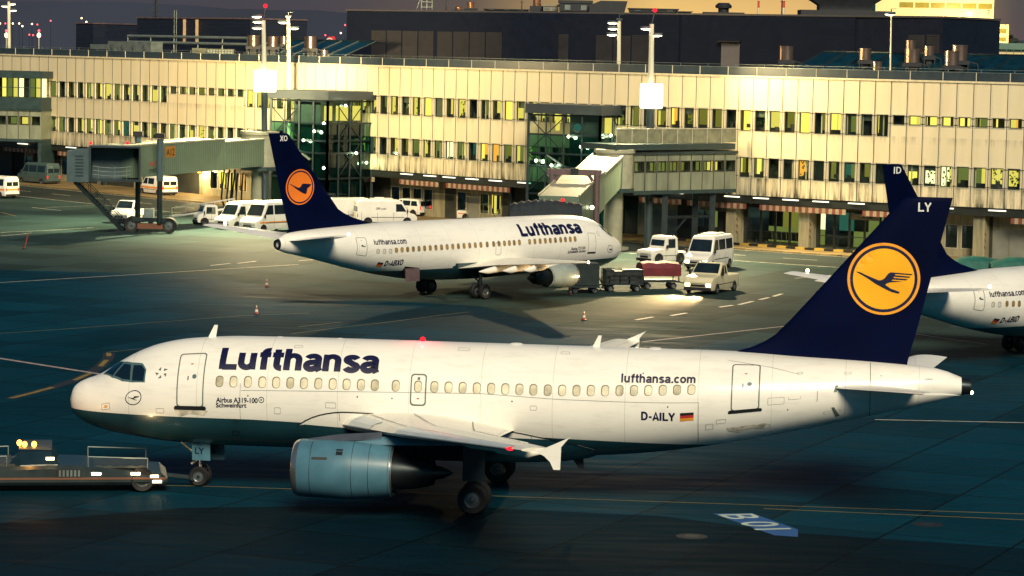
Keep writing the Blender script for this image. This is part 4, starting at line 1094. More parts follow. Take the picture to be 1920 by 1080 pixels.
for xx in (10.75,11.95,17.9,18.9): decal(HA, -1, .055, [[(xx,fv(xx)),(xx+.02,fv(xx)),(xx+.02,fv(xx)-.75),(xx,fv(xx)-.75)]], 'fairing_joint', ink_line, fairing)
# wings
WS = [(1.0,10.35,7.1,2.72,.135),(2.0,10.95,6.3,2.80,.13),(6.4,13.35,3.95,3.18,.115),(16.95,19.25,1.30,4.27,.10)]
for sg in (-1, 1):
    w_, f = build_wing(WS, sg, wing_top, PA)
    wing_patch(f, sg, 6.9, 16.1, .0, .14, .018, 'slat', slat_m, w_, True)
    wing_patch(f, sg, 2.4, 4.6, .0, .10, .018, 'slat', slat_m, w_, True)
    wing_patch(f, sg, 2.2, 6.3, .80, .97, .012, 'flap', wing_top, w_, True); wing_patch(f, sg, 6.5, 12.6, .76, .97, .012, 'flap', wing_top, w_, True)
    wing_patch(f, sg, 12.9, 16.3, .76, .97, .012, 'aileron', wing_top, w_, True)
    for ua in (.14,.40,.76):
        b = MB()
        for i in range(10):
            ya, yb = 2.4+1.4*i, 3.8+1.4*i
            def P(y, u):
                x0, c, z, t = (g(y) for g in f); th = 5*t*c*(0.2969*math.sqrt(u)-0.126*u-0.3516*u*u+0.2843*u**3-0.1036*u**4); return Vector((x0+u*c, sg*y, z+0.02*c*math.sin(math.pi*u)+th*1.05+.022))
            b.quad(P(ya,ua),P(ya,ua+.006),P(yb,ua+.009),P(yb,ua))
        b.build('panel_joint', ink_line, w_)
    for y in (4.3,8.3,11.6):
        x0, c, z, t = (g(y) for g in f); b = MB()
        b.loft([[(x0+c*u, sg*y+rr*math.cos(a)*.7, z-.22+.0*u+rr*math.sin(a)-(.10 if u > .9 else 0)) for a in [2*math.pi*i/10 for i in range(10)]] for u, rr in ((.5,.02),(.62,.16),(.8,.22),(1.0,.18),(1.16,.03))])
        b.build('flap_track_fairing', wing_top, w_, smooth=60)
    fence = [(0,-.02),(.35,.10),(1.18,.47),(1.08,.40),(.86,.14),(.84,-.58),(.62,-.58),(.50,-.34),(.30,-.16)]
    MB().prism(fence, lambda u, v, d: (19.70+u*.95, sg*(16.95+d), 4.27+v), -.03, .04).build('wingtip_fence', ac_white, w_)
    x0, c, z, t = (g(16.2) for g in f)
    MB().lathe([(0,-.14),(.045,-.08),(.06,0),(.045,.1),(0,.16)], (x0-.02, sg*16.2, z), 'x', 10).build('navigation_light', red_lamp if sg < 0 else lamp_mat('green_nav', (.05,1,.3), 6), w_, smooth=60)
    # engine and pylon
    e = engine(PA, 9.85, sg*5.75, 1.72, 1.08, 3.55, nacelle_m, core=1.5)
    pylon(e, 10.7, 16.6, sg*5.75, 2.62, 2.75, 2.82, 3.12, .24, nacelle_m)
    MB().loft([[(10.35,sg*5.75-.1,2.70),(10.35,sg*5.75+.1,2.70),(10.35,sg*5.75,2.78)],[(11.5,sg*5.75-.25,2.76),(11.5,sg*5.75+.25,2.76),(11.5,sg*5.75,2.98)],[(13.0,sg*5.75-.2,2.86),(13.0,sg*5.75+.2,2.86),(13.0,sg*5.75,3.10)]]).build('pylon_fairing', bare_metal, e, smooth=60)
    def nac(x, a, off=.006):
        L_ = 3.55; r = 1.08*float(np.interp((x-9.85), [.22,.55*L_,.62*L_,.9*L_,L_],[.955,1.0,.985,.90,.855]))+off
        return (x, sg*5.75+sg*r*math.cos(a), 1.72+r*math.sin(a))
    b = MB()
    for xx in (10.55,12.05,12.65):
        for k in range(30): 
            a0, a1 = -1.35+2.7*k/30, -1.35+2.7*(k+1)/30; b.quad(nac(xx,a0),nac(xx+.018,a0),nac(xx+.018,a1),nac(xx,a1))
    for xa, xb, aa, ac in ((11.48,11.72,.62,.86),(10.62,11.18,.44,.53)):
        for k in range(4):
            u0, u1 = xa+(xb-xa)*k/4, xa+(xb-xa)*(k+1)/4; b.quad(nac(u0,aa),nac(u1,aa),nac(u1,ac),nac(u0,ac))
    b.build('cowling_vents', ink_black, e)
# tailplane and fin
for sg in (-1, 1):
    build_wing([(.6,28.55,3.35,4.62,.065),(1.3,28.9,3.05,4.70,.065),(6.2,32.0,1.30,5.17,.07)], sg, ac_white, PA, 'tailplane')
    decal(HA, sg, .012, [[(29.05,-1.55),(29.2,-1.5),(28.98,-.75),(28.88,-.75)],[(28.95,.2),(29.05,.2),(29.12,.62),(29.0,.62)]], 'trim_scale', ink_grey, fus)
fin, fhalf = make_fin([(5.2,25.2,31.55,.20),(5.72,25.15,31.64,.20),(5.86,25.5,31.68,.20),(6.0,25.95,31.71,.20),(6.2,26.35,31.76,.21),(6.45,26.72,31.83,.22),(7.02,27.27,31.97,.24),(11.55,31.20,33.03,.13),(11.66,31.34,33.06,.11),(11.70,31.6,33.07,.06)], PA, .3)
fin_emblem(fhalf, -1, 30.65, 8.66, 1.33, fin, logo_yellow, logo_rim); fin_emblem(fhalf, 1, 30.65, 8.66, 1.33, fin, logo_yellow, logo_rim)
fin_text(fhalf, -1, 'LY', 31.82, 32.30, 11.17, 11.50, fin); fin_text(fhalf, 1, 'LY', 32.30, 31.82, 11.17, 11.50, fin)
# landing gear
b = MB(); b.tube((5.15,0,2.0),(5.07,0,1.15),.10,m=0); b.tube((5.07,0,1.2),(5.07,0,.35),.065,m=1); b.tube((5.07,-.34,.38),(5.07,.34,.38),.05,m=0); b.tube((4.2,0,1.75),(5.05,0,1.05),.04,m=1)
b.box(4.92,5.16,-.14,.14,.98,1.16,1); b.tube((5.2,0,.95),(5.4,0,.7),.03,m=0); b.tube((5.4,0,.7),(5.12,0,.45),.03,m=0); b.tube((4.75,-.12,.83),(4.95,-.08,.95),.05,m=1)
ng = b.build('nose_gear', [dark_steel, strut_m], PA, smooth=40)
for y in (-.25,.25): wheel('wheel', ng, 5.07, y, .38, .22, -1)
MB().hexa([(4.85,-.42,1.02),(5.55,-.42,1.02),(5.55,-.38,1.02),(4.85,-.38,1.02)],[(4.85,-.52,1.72),(5.55,-.52,1.72),(5.55,-.48,1.72),(4.85,-.48,1.72)]).build('gear_door', nacelle_m, ng)
flat_text('LY', 'door_letters', ink_navy, (4.97,-.475,1.28), (.36,0,0), (0,-.03,.24), ng)
MB().hexa([(5.3,.40,.95),(5.9,.40,.95),(5.9,.44,.95),(5.3,.44,.95)],[(5.3,.50,1.72),(5.9,.50,1.72),(5.9,.54,1.72),(5.3,.54,1.72)]).build('gear_door', ac_grey, ng)
bulb('taxi_light', white_lamp, (4.93,.0,1.10), .035, ng)
for sg in (-1, 1):
    b = MB(); b.tube((16.0,sg*3.8,2.9),(16.11,sg*3.8,.6),.15,m=0); b.tube((16.11,sg*3.45,.58),(16.11,sg*4.15,.58),.09,m=0); b.tube((16.0,sg*2.2,2.3),(16.08,sg*3.75,1.4),.07,m=0)
    b.hexa([(15.7,sg*4.10,1.2),(16.5,sg*4.10,1.2),(16.5,sg*4.14,1.2),(15.7,sg*4.14,1.2)],[(15.7,sg*4.02,2.7),(16.5,sg*4.02,2.7),(16.5,sg*4.06,2.7),(15.7,sg*4.06,2.7)],0)
    g_ = b.build('main_gear', [dark_steel, strut_m], PA, smooth=40)
    for dy in (-.46,.46): wheel('wheel', g_, 16.11, sg*3.8+dy, .57, .40, sg)
MB().loft([[(19.3,-.03,1.55),(19.7,-.03,1.6),(19.7,.03,1.6),(19.3,.03,1.55)],[(19.55,-.02,1.18),(19.75,-.02,1.18),(19.75,.02,1.18),(19.55,.02,1.18)]]).build('blade_antenna', ink_black, fus)

# ---- the twin jets parked nose-in at the terminal
W_TOP = [(0,2.62),(.12,3.0),(.4,3.28),(.9,3.55),(1.6,3.88),(2.3,4.32),(3.1,4.74),(4.2,5.02),(5.4,5.15),(7,5.2),(22,5.2),(24,5.17),(27,5.06),(30,4.90),(31.8,4.70),(32.3,4.42)]
W_BOT = [(0,2.52),(.12,2.2),(.4,1.98),(.9,1.74),(1.6,1.52),(2.6,1.36),(4.2,1.24),(6,1.2),(18.5,1.2),(20.5,1.30),(22.5,1.55),(25,2.0),(28,2.68),(30.5,3.25),(31.8,3.52),(32.3,3.7)]
W_WID = [(0,.04),(.12,.36),(.4,.66),(.9,.98),(1.6,1.28),(2.6,1.56),(4.2,1.80),(6,1.88),(22,1.88),(25,1.76),(28,1.36),(30.5,.85),(31.8,.5),(32.3,.3)]
def twin_jet(pose, label, reg_fin, reg, px_map, emblem_m, full):
    hull = Hull(W_TOP, W_BOT, W_WID, lambda x: 2.06 if x < 20 else 2.06-(x-20)*.0, (*pose[:2], pose[2]))
    t = thing('passenger_jet', label, 'airplane', (pose[0],pose[1],0), pose[2])
    fus = hull.build('fuselage', [ac_white, ac_grey], t)
    b = MB(); zc, h, w = hull.q(32.3)
    b.loft([[(x, w*f_*math.cos(2*math.pi*i/18), zc+h*f_*math.sin(2*math.pi*i/18)) for i in range(18)] for x, f_ in ((32.25,1.04),(32.45,.86),(32.42,.6),(32.1,.55))]); b.build('tail_exhaust', hot_metal, t, smooth=50)
    secs = [(4.6,23.9,31.6,.16),(5.06,23.8,31.45,.17),(5.25,24.6,31.5,.17),(5.58,25.9,31.62,.17),(5.9,26.7,31.72,.18),(6.17,27.2,31.8,.2),(7.0,27.95,32.05,.2),(11.0,31.5,33.18,.11),(11.1,31.66,33.22,.08),(11.13,31.9,33.23,.04)]
    fin, half = make_fin(secs, t, .3)
    for sd in (1, -1):
        fin_emblem(half, sd, 30.62, 7.68, 1.14, fin, emblem_m, emblem_m)
        fin_text(half, sd, reg_fin, *((32.33,31.73) if sd > 0 else (31.73,32.33)), 10.62, 10.98, fin)
    for sg in (-1, 1):
        build_wing([(.5,28.2,3.6,4.30,.07),(1.3,28.65,3.15,4.36,.07),(6.3,32.1,1.25,4.95,.09)], sg, ac_white, t, 'tailplane')
        w_, f = build_wing([(1.0,10.6,7.3,1.95,.13),(1.9,11.2,6.3,2.05,.13),(4.9,13.1,4.3,2.45,.12),(14.4,18.8,1.45,3.35,.10)], sg, wing_top, t)
        for y in (4.6,7.2,9.6):
            x0, c, z, th = (g(y) for g in f); b = MB()
            b.loft([[(x0+c*u, sg*y+rr*math.cos(a)*.7, z-.24+rr*math.sin(a)-(.12 if u > .9 else 0)) for a in [2*math.pi*i/10 for i in range(10)]] for u, rr in ((.5,.02),(.66,.18),(.9,.24),(1.12,.2),(1.3,.03))]); b.build('flap_track_fairing', ac_white, w_, smooth=60)
        x0, c, z, th = (g(14.2) for g in f); bulb('navigation_light', warm_lamp, (x0, sg*14.3, z), .09, w_)
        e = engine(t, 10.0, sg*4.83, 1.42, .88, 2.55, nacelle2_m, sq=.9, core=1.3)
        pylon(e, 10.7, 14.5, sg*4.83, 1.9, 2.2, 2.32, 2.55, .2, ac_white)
        bulb('logo_light', warm_lamp, (31.7, sg*5.95, 5.05), .10, t)
        b = MB(); b.tube((16.6,sg*2.6,2.2),(16.6,sg*2.6,.5),.13); b.tube((16.6,sg*2.3,.5),(16.6,sg*2.95,.5),.08); b.tube((16.5,sg*1.5,1.6),(16.6,sg*2.55,1.1),.06)
        g_ = b.build('main_gear', dark_steel, t, smooth=40)
        for dy in (-.4,.4): wheel('wheel', g_, 16.6, sg*2.6+dy, .51, .36, sg)
    b = MB(); b.tube((4.1,0,1.4),(4.1,0,.34),.09); b.tube((4.1,-.3,.34),(4.1,.3,.34),.05); b.tube((3.4,0,1.4),(4.05,0,.9),.04)
    g_ = b.build('nose_gear', dark_steel, t, smooth=40)
    for dy in (-.2,.2): wheel('wheel', g_, 4.1, dy, .34, .2, 1)
    # belly fairing
    b = MB(); rings = []
    for x in np.linspace(10.2,19.6,26):
        e_ = math.sin(math.pi*(x-10.2)/9.4)**.6; zc, h, w = hull.q(x)
        rings.append([(x,(w*.96+.10*e_)*math.cos(a), zc+(h*.97+.16*e_)*math.sin(a)) for a in [-.42-(math.pi-.84)*k/20 for k in range(21)]])
    for i in range(len(rings)-1):
        for k in range(20): b.quad(rings[i][k],rings[i][k+1],rings[i+1][k+1],rings[i+1][k])
    b.build('belly_fairing', ac_grey, t, smooth=60)
    return t, hull, fus
B_POSE = (7.568, 200.992, 3.942)
PB, HB, fusB = twin_jet(B_POSE, 'white jet nose-in at the terminal, XO and orange emblem on its navy fin', 'XO', 'D-ABXO', None, logo_orange, True)
BW = []
for c in [244,287,327]:
    x, v = HB.pix(640+c/3.556, 390+290/3.556-c*0.0)
    cabin_window(HB, 1, x, v+.02, win_blank, fusB, .12, .17)
for c in list(np.linspace(367,893,15))+[930,972,1015,1050,1087,1120,1152,1187,1255,1290,1325,1360,1393,1427,1462,1494,1526,1558]:
    px = 640+c/3.556; py = 469+(448-469)*(px-743)/(1078-743)
    x, v = HB.pix(px, py); BW.append((x,v)); cabin_window(HB, 1, x, v, warm_win, fusB, .115, .175)
hull_text(HB, 1, 'Lufthansa', (977.5,443.5), (1093,437), (969.5,420.5), 'airline_lettering', ink_navy, fusB, bold=.085)
hull_text(HB, 1, 'lufthansa.com', (702,459), (763,457), (701.5,449.5), 'web_address_lettering', ink_navy, fusB, bold=.035)
hull_text(HB, 1, 'D-ABXO', (719,498), (754,496.5), (719,488.5), 'registration_lettering', ink_navy, fusB, bold=.06)
hull_text(HB, 1, 'Boeing 737-300', (1071,469), (1097,467), (1071,464), 'type_lettering', ink_navy, fusB, bold=.03)
hull_text(HB, 1, 'Schwäbisch Gmünd', (1064,475), (1097,472.5), (1064,470), 'name_lettering', ink_navy, fusB, bold=.03)
flag(HB, 1, (704,498.5), (716,497.5), (704,490.5), fusB)
door(HB, 1, 26.5, -.72, 1.02, .40, fusB, 'port', .035)
d_ = door(HB, 1, 4.75, -.62, .86, .42, fusB, 'thin', .03); decal(HB, 1, .02, [[(4.3,-.66),(5.2,-.66),(5.2,-.54),(4.3,-.54)]], 'sill_plate', ink_black, d_)
door(HB, 1, 14.2, -.42, .45, .26, fusB, 'thin', .03)
x, v = HB.pix(1144,467); crane_nose(HB, 1, x, v, .36, fusB)
def cockpit(hull, fus):
    for sd in (1,-1):
        decal(hull, sd, .012, [[(1.75,1.35),(1.45,2.0),(1.62,2.6),(2.4,3.0),(2.75,2.3),(3.25,1.85),(3.15,1.35),(2.4,1.15)]], 'cockpit_frame', cockpit_frame, fus)
        for w_ in ([(1.55,2.0),(1.72,2.5),(2.25,2.75),(2.2,2.0)],[(1.8,1.42),(1.6,1.88),(2.25,1.88),(2.3,1.3)],[(2.4,1.32),(2.4,2.1),(2.68,2.05),(3.1,1.75),(3.05,1.42)]): decal(hull, sd, .02, [w_], 'cockpit_window', cockpit_glass, fus)
cockpit(HB, fusB)
st = []
x, v = HB.pix(1121,438)
for k in range(5):
    a = math.radians(72*k); st.append([(x+.22*math.cos(a),v+.22*math.sin(a)),(x+.16*math.cos(a+.6),v+.16*math.sin(a+.6)),(x+.1*math.cos(a+.3),v+.1*math.sin(a+.3))])
decal(HB, 1, .012, st, 'star_emblem', ink_grey, fusB, None, 9)
# open rear hold door
decal(HB, 1, .012, [[(22.6,-2.0),(22.6,-1.2),(21.4,-1.2),(21.4,-2.0)]], 'hold_opening', ink_black, fusB)
p0, p1 = HB.surf(21.45,-.6,1,.0), HB.surf(22.6,-.6,1,.0)
MB().hexa([(21.35,p0[1]+.05,1.35),(22.6,p0[1]+.05,1.35),(22.6,p0[1]+.12,1.35),(21.35,p0[1]+.12,1.35)],[(21.35,p0[1]+.0,2.2),(22.6,p0[1]+.0,2.2),(22.6,p0[1]+.08,2.2),(21.35,p0[1]+.08,2.2)]).build('hold_door', mauve_steel, t if False else PB)
# the second parked jet reaches in from the right edge
d_ = ray(1655,309); k_ = (11.1-CAM_H)/d_[2]; tipw = CO+d_*k_
psi = B_POSE[2]; ax = np.array([math.cos(psi),math.sin(psi)])
C_POSE = (float(tipw[0]-33.2*ax[0]), float(tipw[1]-33.2*ax[1]), psi)
PC, HC, fusC = twin_jet(C_POSE, 'white jet half hidden behind the foreground tail, ID on its navy fin', 'ID', 'D-ABID', None, logo_orange, False)
hull_text(HC, 1, 'lufthansa.com', (1856.5,557), (1923,553), (1856,547), 'web_address_lettering', ink_navy, fusC, bold=.035)
hull_text(HC, 1, 'D-ABID', (1873,605), (1907.5,602.5), (1873,594.5), 'registration_lettering', ink_navy, fusC, bold=.06)
flag(HC, 1, (1857,605.5), (1870,604.5), (1857,595.5), fusC)
door(HC, 1, HC.pix(1836,575)[0], -.72, 1.02, .40, fusC, 'port', .035)
for px in (1862,1874): x, v = HC.pix(px,571); cabin_window(HC, 1, x, v, win_blank, fusC, .12, .17)
for px in (1888,1900,1911): x, v = HC.pix(px,569.5); cabin_window(HC, 1, x, v, warm_win, fusC, .115, .175)
cockpit(HC, fusC)
for x, v in BW:
    if x < 22.3: cabin_window(HC, 1, x, v, warm_win, fusC, .115, .175)
d_ = door(HC, 1, 4.75, -.62, .86, .42, fusC, 'thin', .03)
_bm = stroke_bm('Lufthansa', .235)
for q_ in _bm.verts: q_.co = Vector((11.8-6.1*q_.co.x, .80+.98*q_.co.y, 0))
slice_bm(_bm, 1, .12); finish_bm(_bm, 'airline_lettering', ink_navy, HC.wrap(1,.012), fusC)
crane_nose(HC, 1, 2.9, -.44, .36, fusC)
# ------------------------------------------------------------------ stair towers, fixed bridges, jetways, masts, roof plant
T_FW = dark_steel
tower_wall = M('dark_teal_cladding', (0.022,0.045,0.05), 0.5, var=0.2)
tower_in = lamp_mat('tower_glow_teal', (0.05,0.24,0.17), 0.30); tower_dim = lamp_mat('tower_glow_dim', (0.03,0.10,0.08), 0.16)
def V(p, z=None): return Vector((float(p[0]), float(p[1]), float(p[2] if z is None else z)))
def stair_tower(corner, left, right, zt, label, solid, bulbs):
    """corner, left, right: ground points of the two faces one sees"""
    t = thing('stair_tower', label, 'tower', corner)
    C, L_, R_ = V(corner,0), V(left,0), V(right,0); Bk = L_+R_-C
    zr = zt-.85
    b = MB()      # roof slab
    def grow(p): c = (C+Bk)/2; d = (p-c); return c+d*(1+.35/d.length)
    q = [grow(p) for p in (L_,C,R_,Bk)]
    b.hexa([p+Vector((0,0,zr)) for p in q], [p+Vector((0,0,zt)) for p in q]); b.build('roof', slat_grey, t, True)
    f = MB()
    def face(A, B_, n, skip=()):
        for i in range(n+1):
            p = A+(B_-A)*i/n; f.bar(p+Vector((0,0,0)), p+Vector((0,0,zr)), .26 if i in (0,n) else .14, m=0)
        for z in (3.6,6.1,7.3,9.0,zr-.15): f.bar(A+Vector((0,0,z)), B_+Vector((0,0,z)), .13, .16, m=0)
    face(L_, C, 4); face(C, R_, 4)
    def brace(A, B_, i0, i1, n, z0, z1):
        a = A+(B_-A)*i0/n; c = A+(B_-A)*i1/n
        off = Vector((0,-.05,0)); f.bar(a+off+Vector((0,0,z0)), c+off+Vector((0,0,z1)), .07, m=0); f.bar(c+off+Vector((0,0,z0)), a+off+Vector((0,0,z1)), .07, m=0)
    for z0, z1 in ((3.7,7.2),(7.4,10.6)):
        brace(L_, C, 0, 2, 4, z0, z1); brace(C, R_, 1, 3, 4, z0, z1)
    f.build('frame', T_FW, t, True)
    g = MB(); inn = L_*.12+Bk*.88; 
    for A, B_ in ((L_,C),(C,R_)):
        d = (B_-A).normalized(); nn = Vector((-d.y,d.x,0)); 
        if nn.y < 0: nn = -nn
        g.quad(A+nn*.1, B_+nn*.1, B_+nn*.1+Vector((0,0,9.05)), A+nn*.1+Vector((0,0,9.05))); g.quad(A+nn*.1+Vector((0,0,9.05)), B_+nn*.1+Vector((0,0,9.05)), B_+nn*.1+Vector((0,0,zr)), A+nn*.1+Vector((0,0,zr)), 1)
    g.build('glazing', [teal_glass, pane_m], t, True)
    w = MB(); k = MB()      # lift shaft and stairs inside
    def ip(a, c, z): p = C+(L_-C)*a+(R_-C)*c; return Vector((p.x,p.y,z))
    s0, s1 = solid
    w.hexa([ip(s0,.06,0),ip(s1,.06,0),ip(s1,.75,0),ip(s0,.75,0)],[ip(s0,.06,zr-.05),ip(s1,.06,zr-.05),ip(s1,.75,zr-.05),ip(s0,.75,zr-.05)],0)
    for z in (3.6,7.2): w.hexa([ip(.02,.03,z-.15),ip(.98,.03,z-.15),ip(.98,.98,z-.15),ip(.02,.98,z-.15)],[ip(.02,.03,z),ip(.98,.03,z),ip(.98,.98,z),ip(.02,.98,z)],0)
    w.build('lift_shaft', tower_wall, t, True)
    for j, (z0, z1) in enumerate(((0,1.8),(1.8,3.6),(3.6,5.4),(5.4,7.2))):
        a0, a1 = (.02,.20) if j % 2 == 0 else (.20,.02); c0, c1 = (.2,.8) if j % 2 == 0 else (.8,.2)
        k.bar(ip(.12,c0,z0), ip(.12,c1,z1), 1.0, .14); k.bar(ip(.05,c0,z0+1), ip(.05,c1,z1+1), .05); 
        k.bar(ip(.3,.03,z0), ip(.75,.03,z1), .5, .14) if j > 1 else None
    k.build('stairs', mid_steel, t, True)
    bk = MB()
    for (z0, z1) in ((.3,3.3),(3.9,6.9),(7.5,8.9)):
        bk.quad(ip(s1+.02 if s1 < .7 else .02,.90,z0), ip(.98,.90,z0), ip(.98,.90,z1), ip(s1+.02 if s1 < .7 else .02,.90,z1)); bk.quad(ip(.03,.86,z0), ip(.03,.1,z0), ip(.03,.1,z1), ip(.03,.86,z1))
    bk.build('lit_back_wall', tower_dim if solid[0] > .1 else tower_in, t, True)
    bk = MB()
    for a0, a1, c0 in ((s1+.03,.78,.5),(.84,.97,.5),(.04,.14,.5)) : bk.quad(ip(a0,c0,9.25), ip(a1,c0,9.25), ip(a1,c0,10.7), ip(a0,c0,10.7))
    for c0, c1 in ((.12,.3),(.38,.62),(.75,.93)): bk.quad(ip(s0-.02,c0,9.25), ip(s0-.02,c1,9.25), ip(s0-.02,c1,10.7), ip(s0-.02,c0,10.7))
    bk.build('lit_top_floor', room['y'], t, True)
    for (px, py) in bulbs:
        d = ray(px,py); # bulbs hang just inside the glazing
        n_ = Vector((float((L_-C).y),-float((L_-C).x),0)) if px < TPX(C) else Vector((float((R_-C).y),-float((R_-C).x),0))
        tt = (C-Vector((0,0,CAM_H))).dot(n_)/Vector([float(c) for c in d]).dot(n_)
        p = Vector((0,0,CAM_H))+Vector([float(c) for c in d])*(tt-.25)
        p = Vector((p.x,p.y,p.z))-t.location*0
        o = bulb('wall_lamp', green_lamp, (0,0,0), .14, t); o.location = p-t.location
        l = bpy.data.lights.new('wall_lamp_light', 'POINT'); l.energy = 55; l.color = (.8,1,.55); l.shadow_soft_size = .2
        lo = bpy.data.objects.new('wall_lamp_light', l); COL.objects.link(lo); lo.parent = t; lo.location = p-t.location+Vector((0,-.3,-.1))
    return t
def TPX(p):
    d = np.array([p.x,p.y,3.0])-CO; return 960+CAM_F*(d@CA)/(d@CC)
c1 = D(612,390,274.0); 
stair_tower((c1[0],274.0,0), D(506,380,279.0), D(696,385,279.0), 12.15, 'dark glazed stair tower behind the orange emblem tail, a stair and bulbs inside', (.18,.62),
    [(607,231),(589,246),(569,263),(648,198),(668,287),(687,305),(607,315)])
c2 = D(1122,390,251.0)
stair_tower((c2[0],251.0,0), D(988,380,255.5), D(1212,385,257.5), 11.75, 'dark glazed stair tower with a round window, beside the striped sloping jetway', (.04,.46),
    [(1066,256),(1089,275),(1145,254),(1034,310),(1005,301)])
p = D(1083,239,250.7); rw = MB().lathe([(.34,0),(.44,-.06),(.44,.02)], (0,0,0), 'y', 20).lathe([(0,-.01),(.36,-.01)], (0,0,0), 'y', 20, 1).build('round_window', [frame_m, room['t']], bpy.data.objects['stair_tower.001']); rw.location = V(p)-bpy.data.objects['stair_tower.001'].location

def box_bridge(P, Q, wid, z0, z1, nwin, label, top=None, lit='gdggodgydo'):
    """closed corridor from P to Q, panels with one small window each on the side one sees"""
    t = thing('corridor_bridge', label, 'bridge', P)
    P, Q = V(P,0), V(Q,0); d = (Q-P); L_ = d.length; d.normalize(); nn = Vector((d.y,-d.x,0))
    if nn.y > 0: nn = -nn
    def pt(u, v, z): p = P+d*u+nn*v; return Vector((p.x,p.y,z))
    b = MB(); sm = MB(); rm = MB(); h = z1-z0; W = L_/nwin; za, zb = z0+h*.52, z0+h*.80
    for i in range(nwin):
        u = i*W; u0, u1 = u+.12*W, u+.88*W
        for q in ((u,u+W,z0,za),(u,u+W,zb,z1),(u,u0,za,zb),(u1,u+W,za,zb)): b.quad(pt(q[0],0,q[2]),pt(q[1],0,q[2]),pt(q[1],0,q[3]),pt(q[0],0,q[3]))
        sm.hexa([pt(u-.03,.0,z0),pt(u+.03,.0,z0),pt(u+.03,.03,z0),pt(u-.03,.03,z0)],[pt(u-.03,0,z1),pt(u+.03,0,z1),pt(u+.03,.03,z1),pt(u-.03,.03,z1)])
        rm.quad(pt(u0-.1,-.9,za-.2),pt(u1+.1,-.9,za-.2),pt(u1+.1,-.9,zb+.2),pt(u0-.1,-.9,zb+.2), ri[lit[i % len(lit)]]); rm.quad(pt(u0-.1,-.05,za-.1),pt(u1+.1,-.05,za-.1),pt(u1+.1,-.9,za-.1),pt(u0-.1,-.9,za-.1),ri['g'])
        mb = MB(); window_mesh(mb, lambda uu, dd, z: pt(uu,dd,z), u0, u1, za, zb); mb.build('window', [frame_m, pane_m, frame_m], t, True)
    b.quad(pt(0,-wid,z0),pt(L_,-wid,z0),pt(L_,-wid,z1),pt(0,-wid,z1)); b.quad(pt(0,0,z0),pt(0,-wid,z0),pt(0,-wid,z1),pt(0,0,z1)); b.quad(pt(L_,0,z0),pt(L_,-wid,z0),pt(L_,-wid,z1),pt(L_,0,z1))
    b.build('side_panels', bridge_wall, t, True); sm.build('panel_seams', seam_m, t, True); rm.build('lit_corridor', ROOM_MATS, t, True)
    b = MB(); b.hexa([pt(-.1,.15,z1),pt(L_+.1,.15,z1),pt(L_+.1,-wid-.1,z1),pt(-.1,-wid-.1,z1)],[pt(-.1,.15,z1+.25),pt(L_+.1,.15,z1+.25),pt(L_+.1,-wid-.1,z1+.25),pt(-.1,-wid-.1,z1+.25)])
    b.hexa([pt(0,.12,z0-.32),pt(L_,.12,z0-.32),pt(L_,-wid,z0-.32),pt(0,-wid,z0-.32)],[pt(0,.12,z0-.003),pt(L_,.12,z0-.003),pt(L_,-wid,z0-.003),pt(0,-wid,z0-.003)]); b.build('floor_and_roof_edge', tower_wall, t, True)
    return t, pt, L_
ROT = V(D(1150,400,236.0),0)
e1 = FP(63.2,.6)
br, pt, L_ = box_bridge((ROT.x+1.6,ROT.y+.2,0), (e1.x,e1.y,0), 3.0, 4.95, 8.0, 9, 'low grey bridge of stained panels with small windows behind the tall sign mast')
b = MB()      # balcony above it
for z, m_ in ((8.9,0),): b.hexa([pt(-2.5,.6,z-.5),pt(L_-.3,.2,z-.5),pt(L_-.3,-4,z-.5),pt(-2.5,-4,z-.5)],[pt(-2.5,.6,z),pt(L_-.3,.2,z),pt(L_-.3,-4,z),pt(-2.5,-4,z)],0)
b.build('balcony_floor', tower_wall, br, True)
b = MB(); b.quad(pt(-2.5,.62,9.0),pt(L_-.3,.22,9.0),pt(L_-.3,.22,10.15),pt(-2.5,.62,10.15),0)
bal_glass = M('frosted_balcony_panel', (0.21,0.22,0.15), 0.35, var=0.3)
b.build('balcony_panels', bal_glass, br, True)
b = MB(); b.bar(pt(-2.5,.65,10.2),pt(L_-.3,.25,10.2),.08)
for i in range(9): u = -2.5+(L_+2.2)*i/8; b.bar(pt(u,.66-.4*i/8,8.9),pt(u,.66-.4*i/8,10.2),.06)
b.build('balcony_railing', sill_m, br, True)
b = MB(); b.quad(pt(0,-.2,8.45),pt(L_*.72,-.2,8.45),pt(L_*.72,-.2,8.85),pt(0,-.2,8.85)); 
b.build('clerestory_panel', bridge_wall, br, True); b = MB()
for u in (4.0,9.5): b.bar(pt(u,-.4,0),pt(u,-.4,4.7),.5,m=1); b.bar(pt(u,-2.6,0),pt(u,-2.6,4.7),.5,m=1)
b.bar(pt(4,-.4,4.4),pt(4,-2.6,4.4),.2,m=1); b.bar(pt(9.5,-.4,4.4),pt(9.5,-2.6,4.4),.2,m=1)
b.bar(pt(4,-.4,2.6),pt(9.5,-.4,2.6),.22,m=1); b.bar(pt(4,-.4,.3),pt(6.5,-.4,2.5),.12,m=1)
b.build('support_frame', [bridge_wall, dark_steel], br, True)
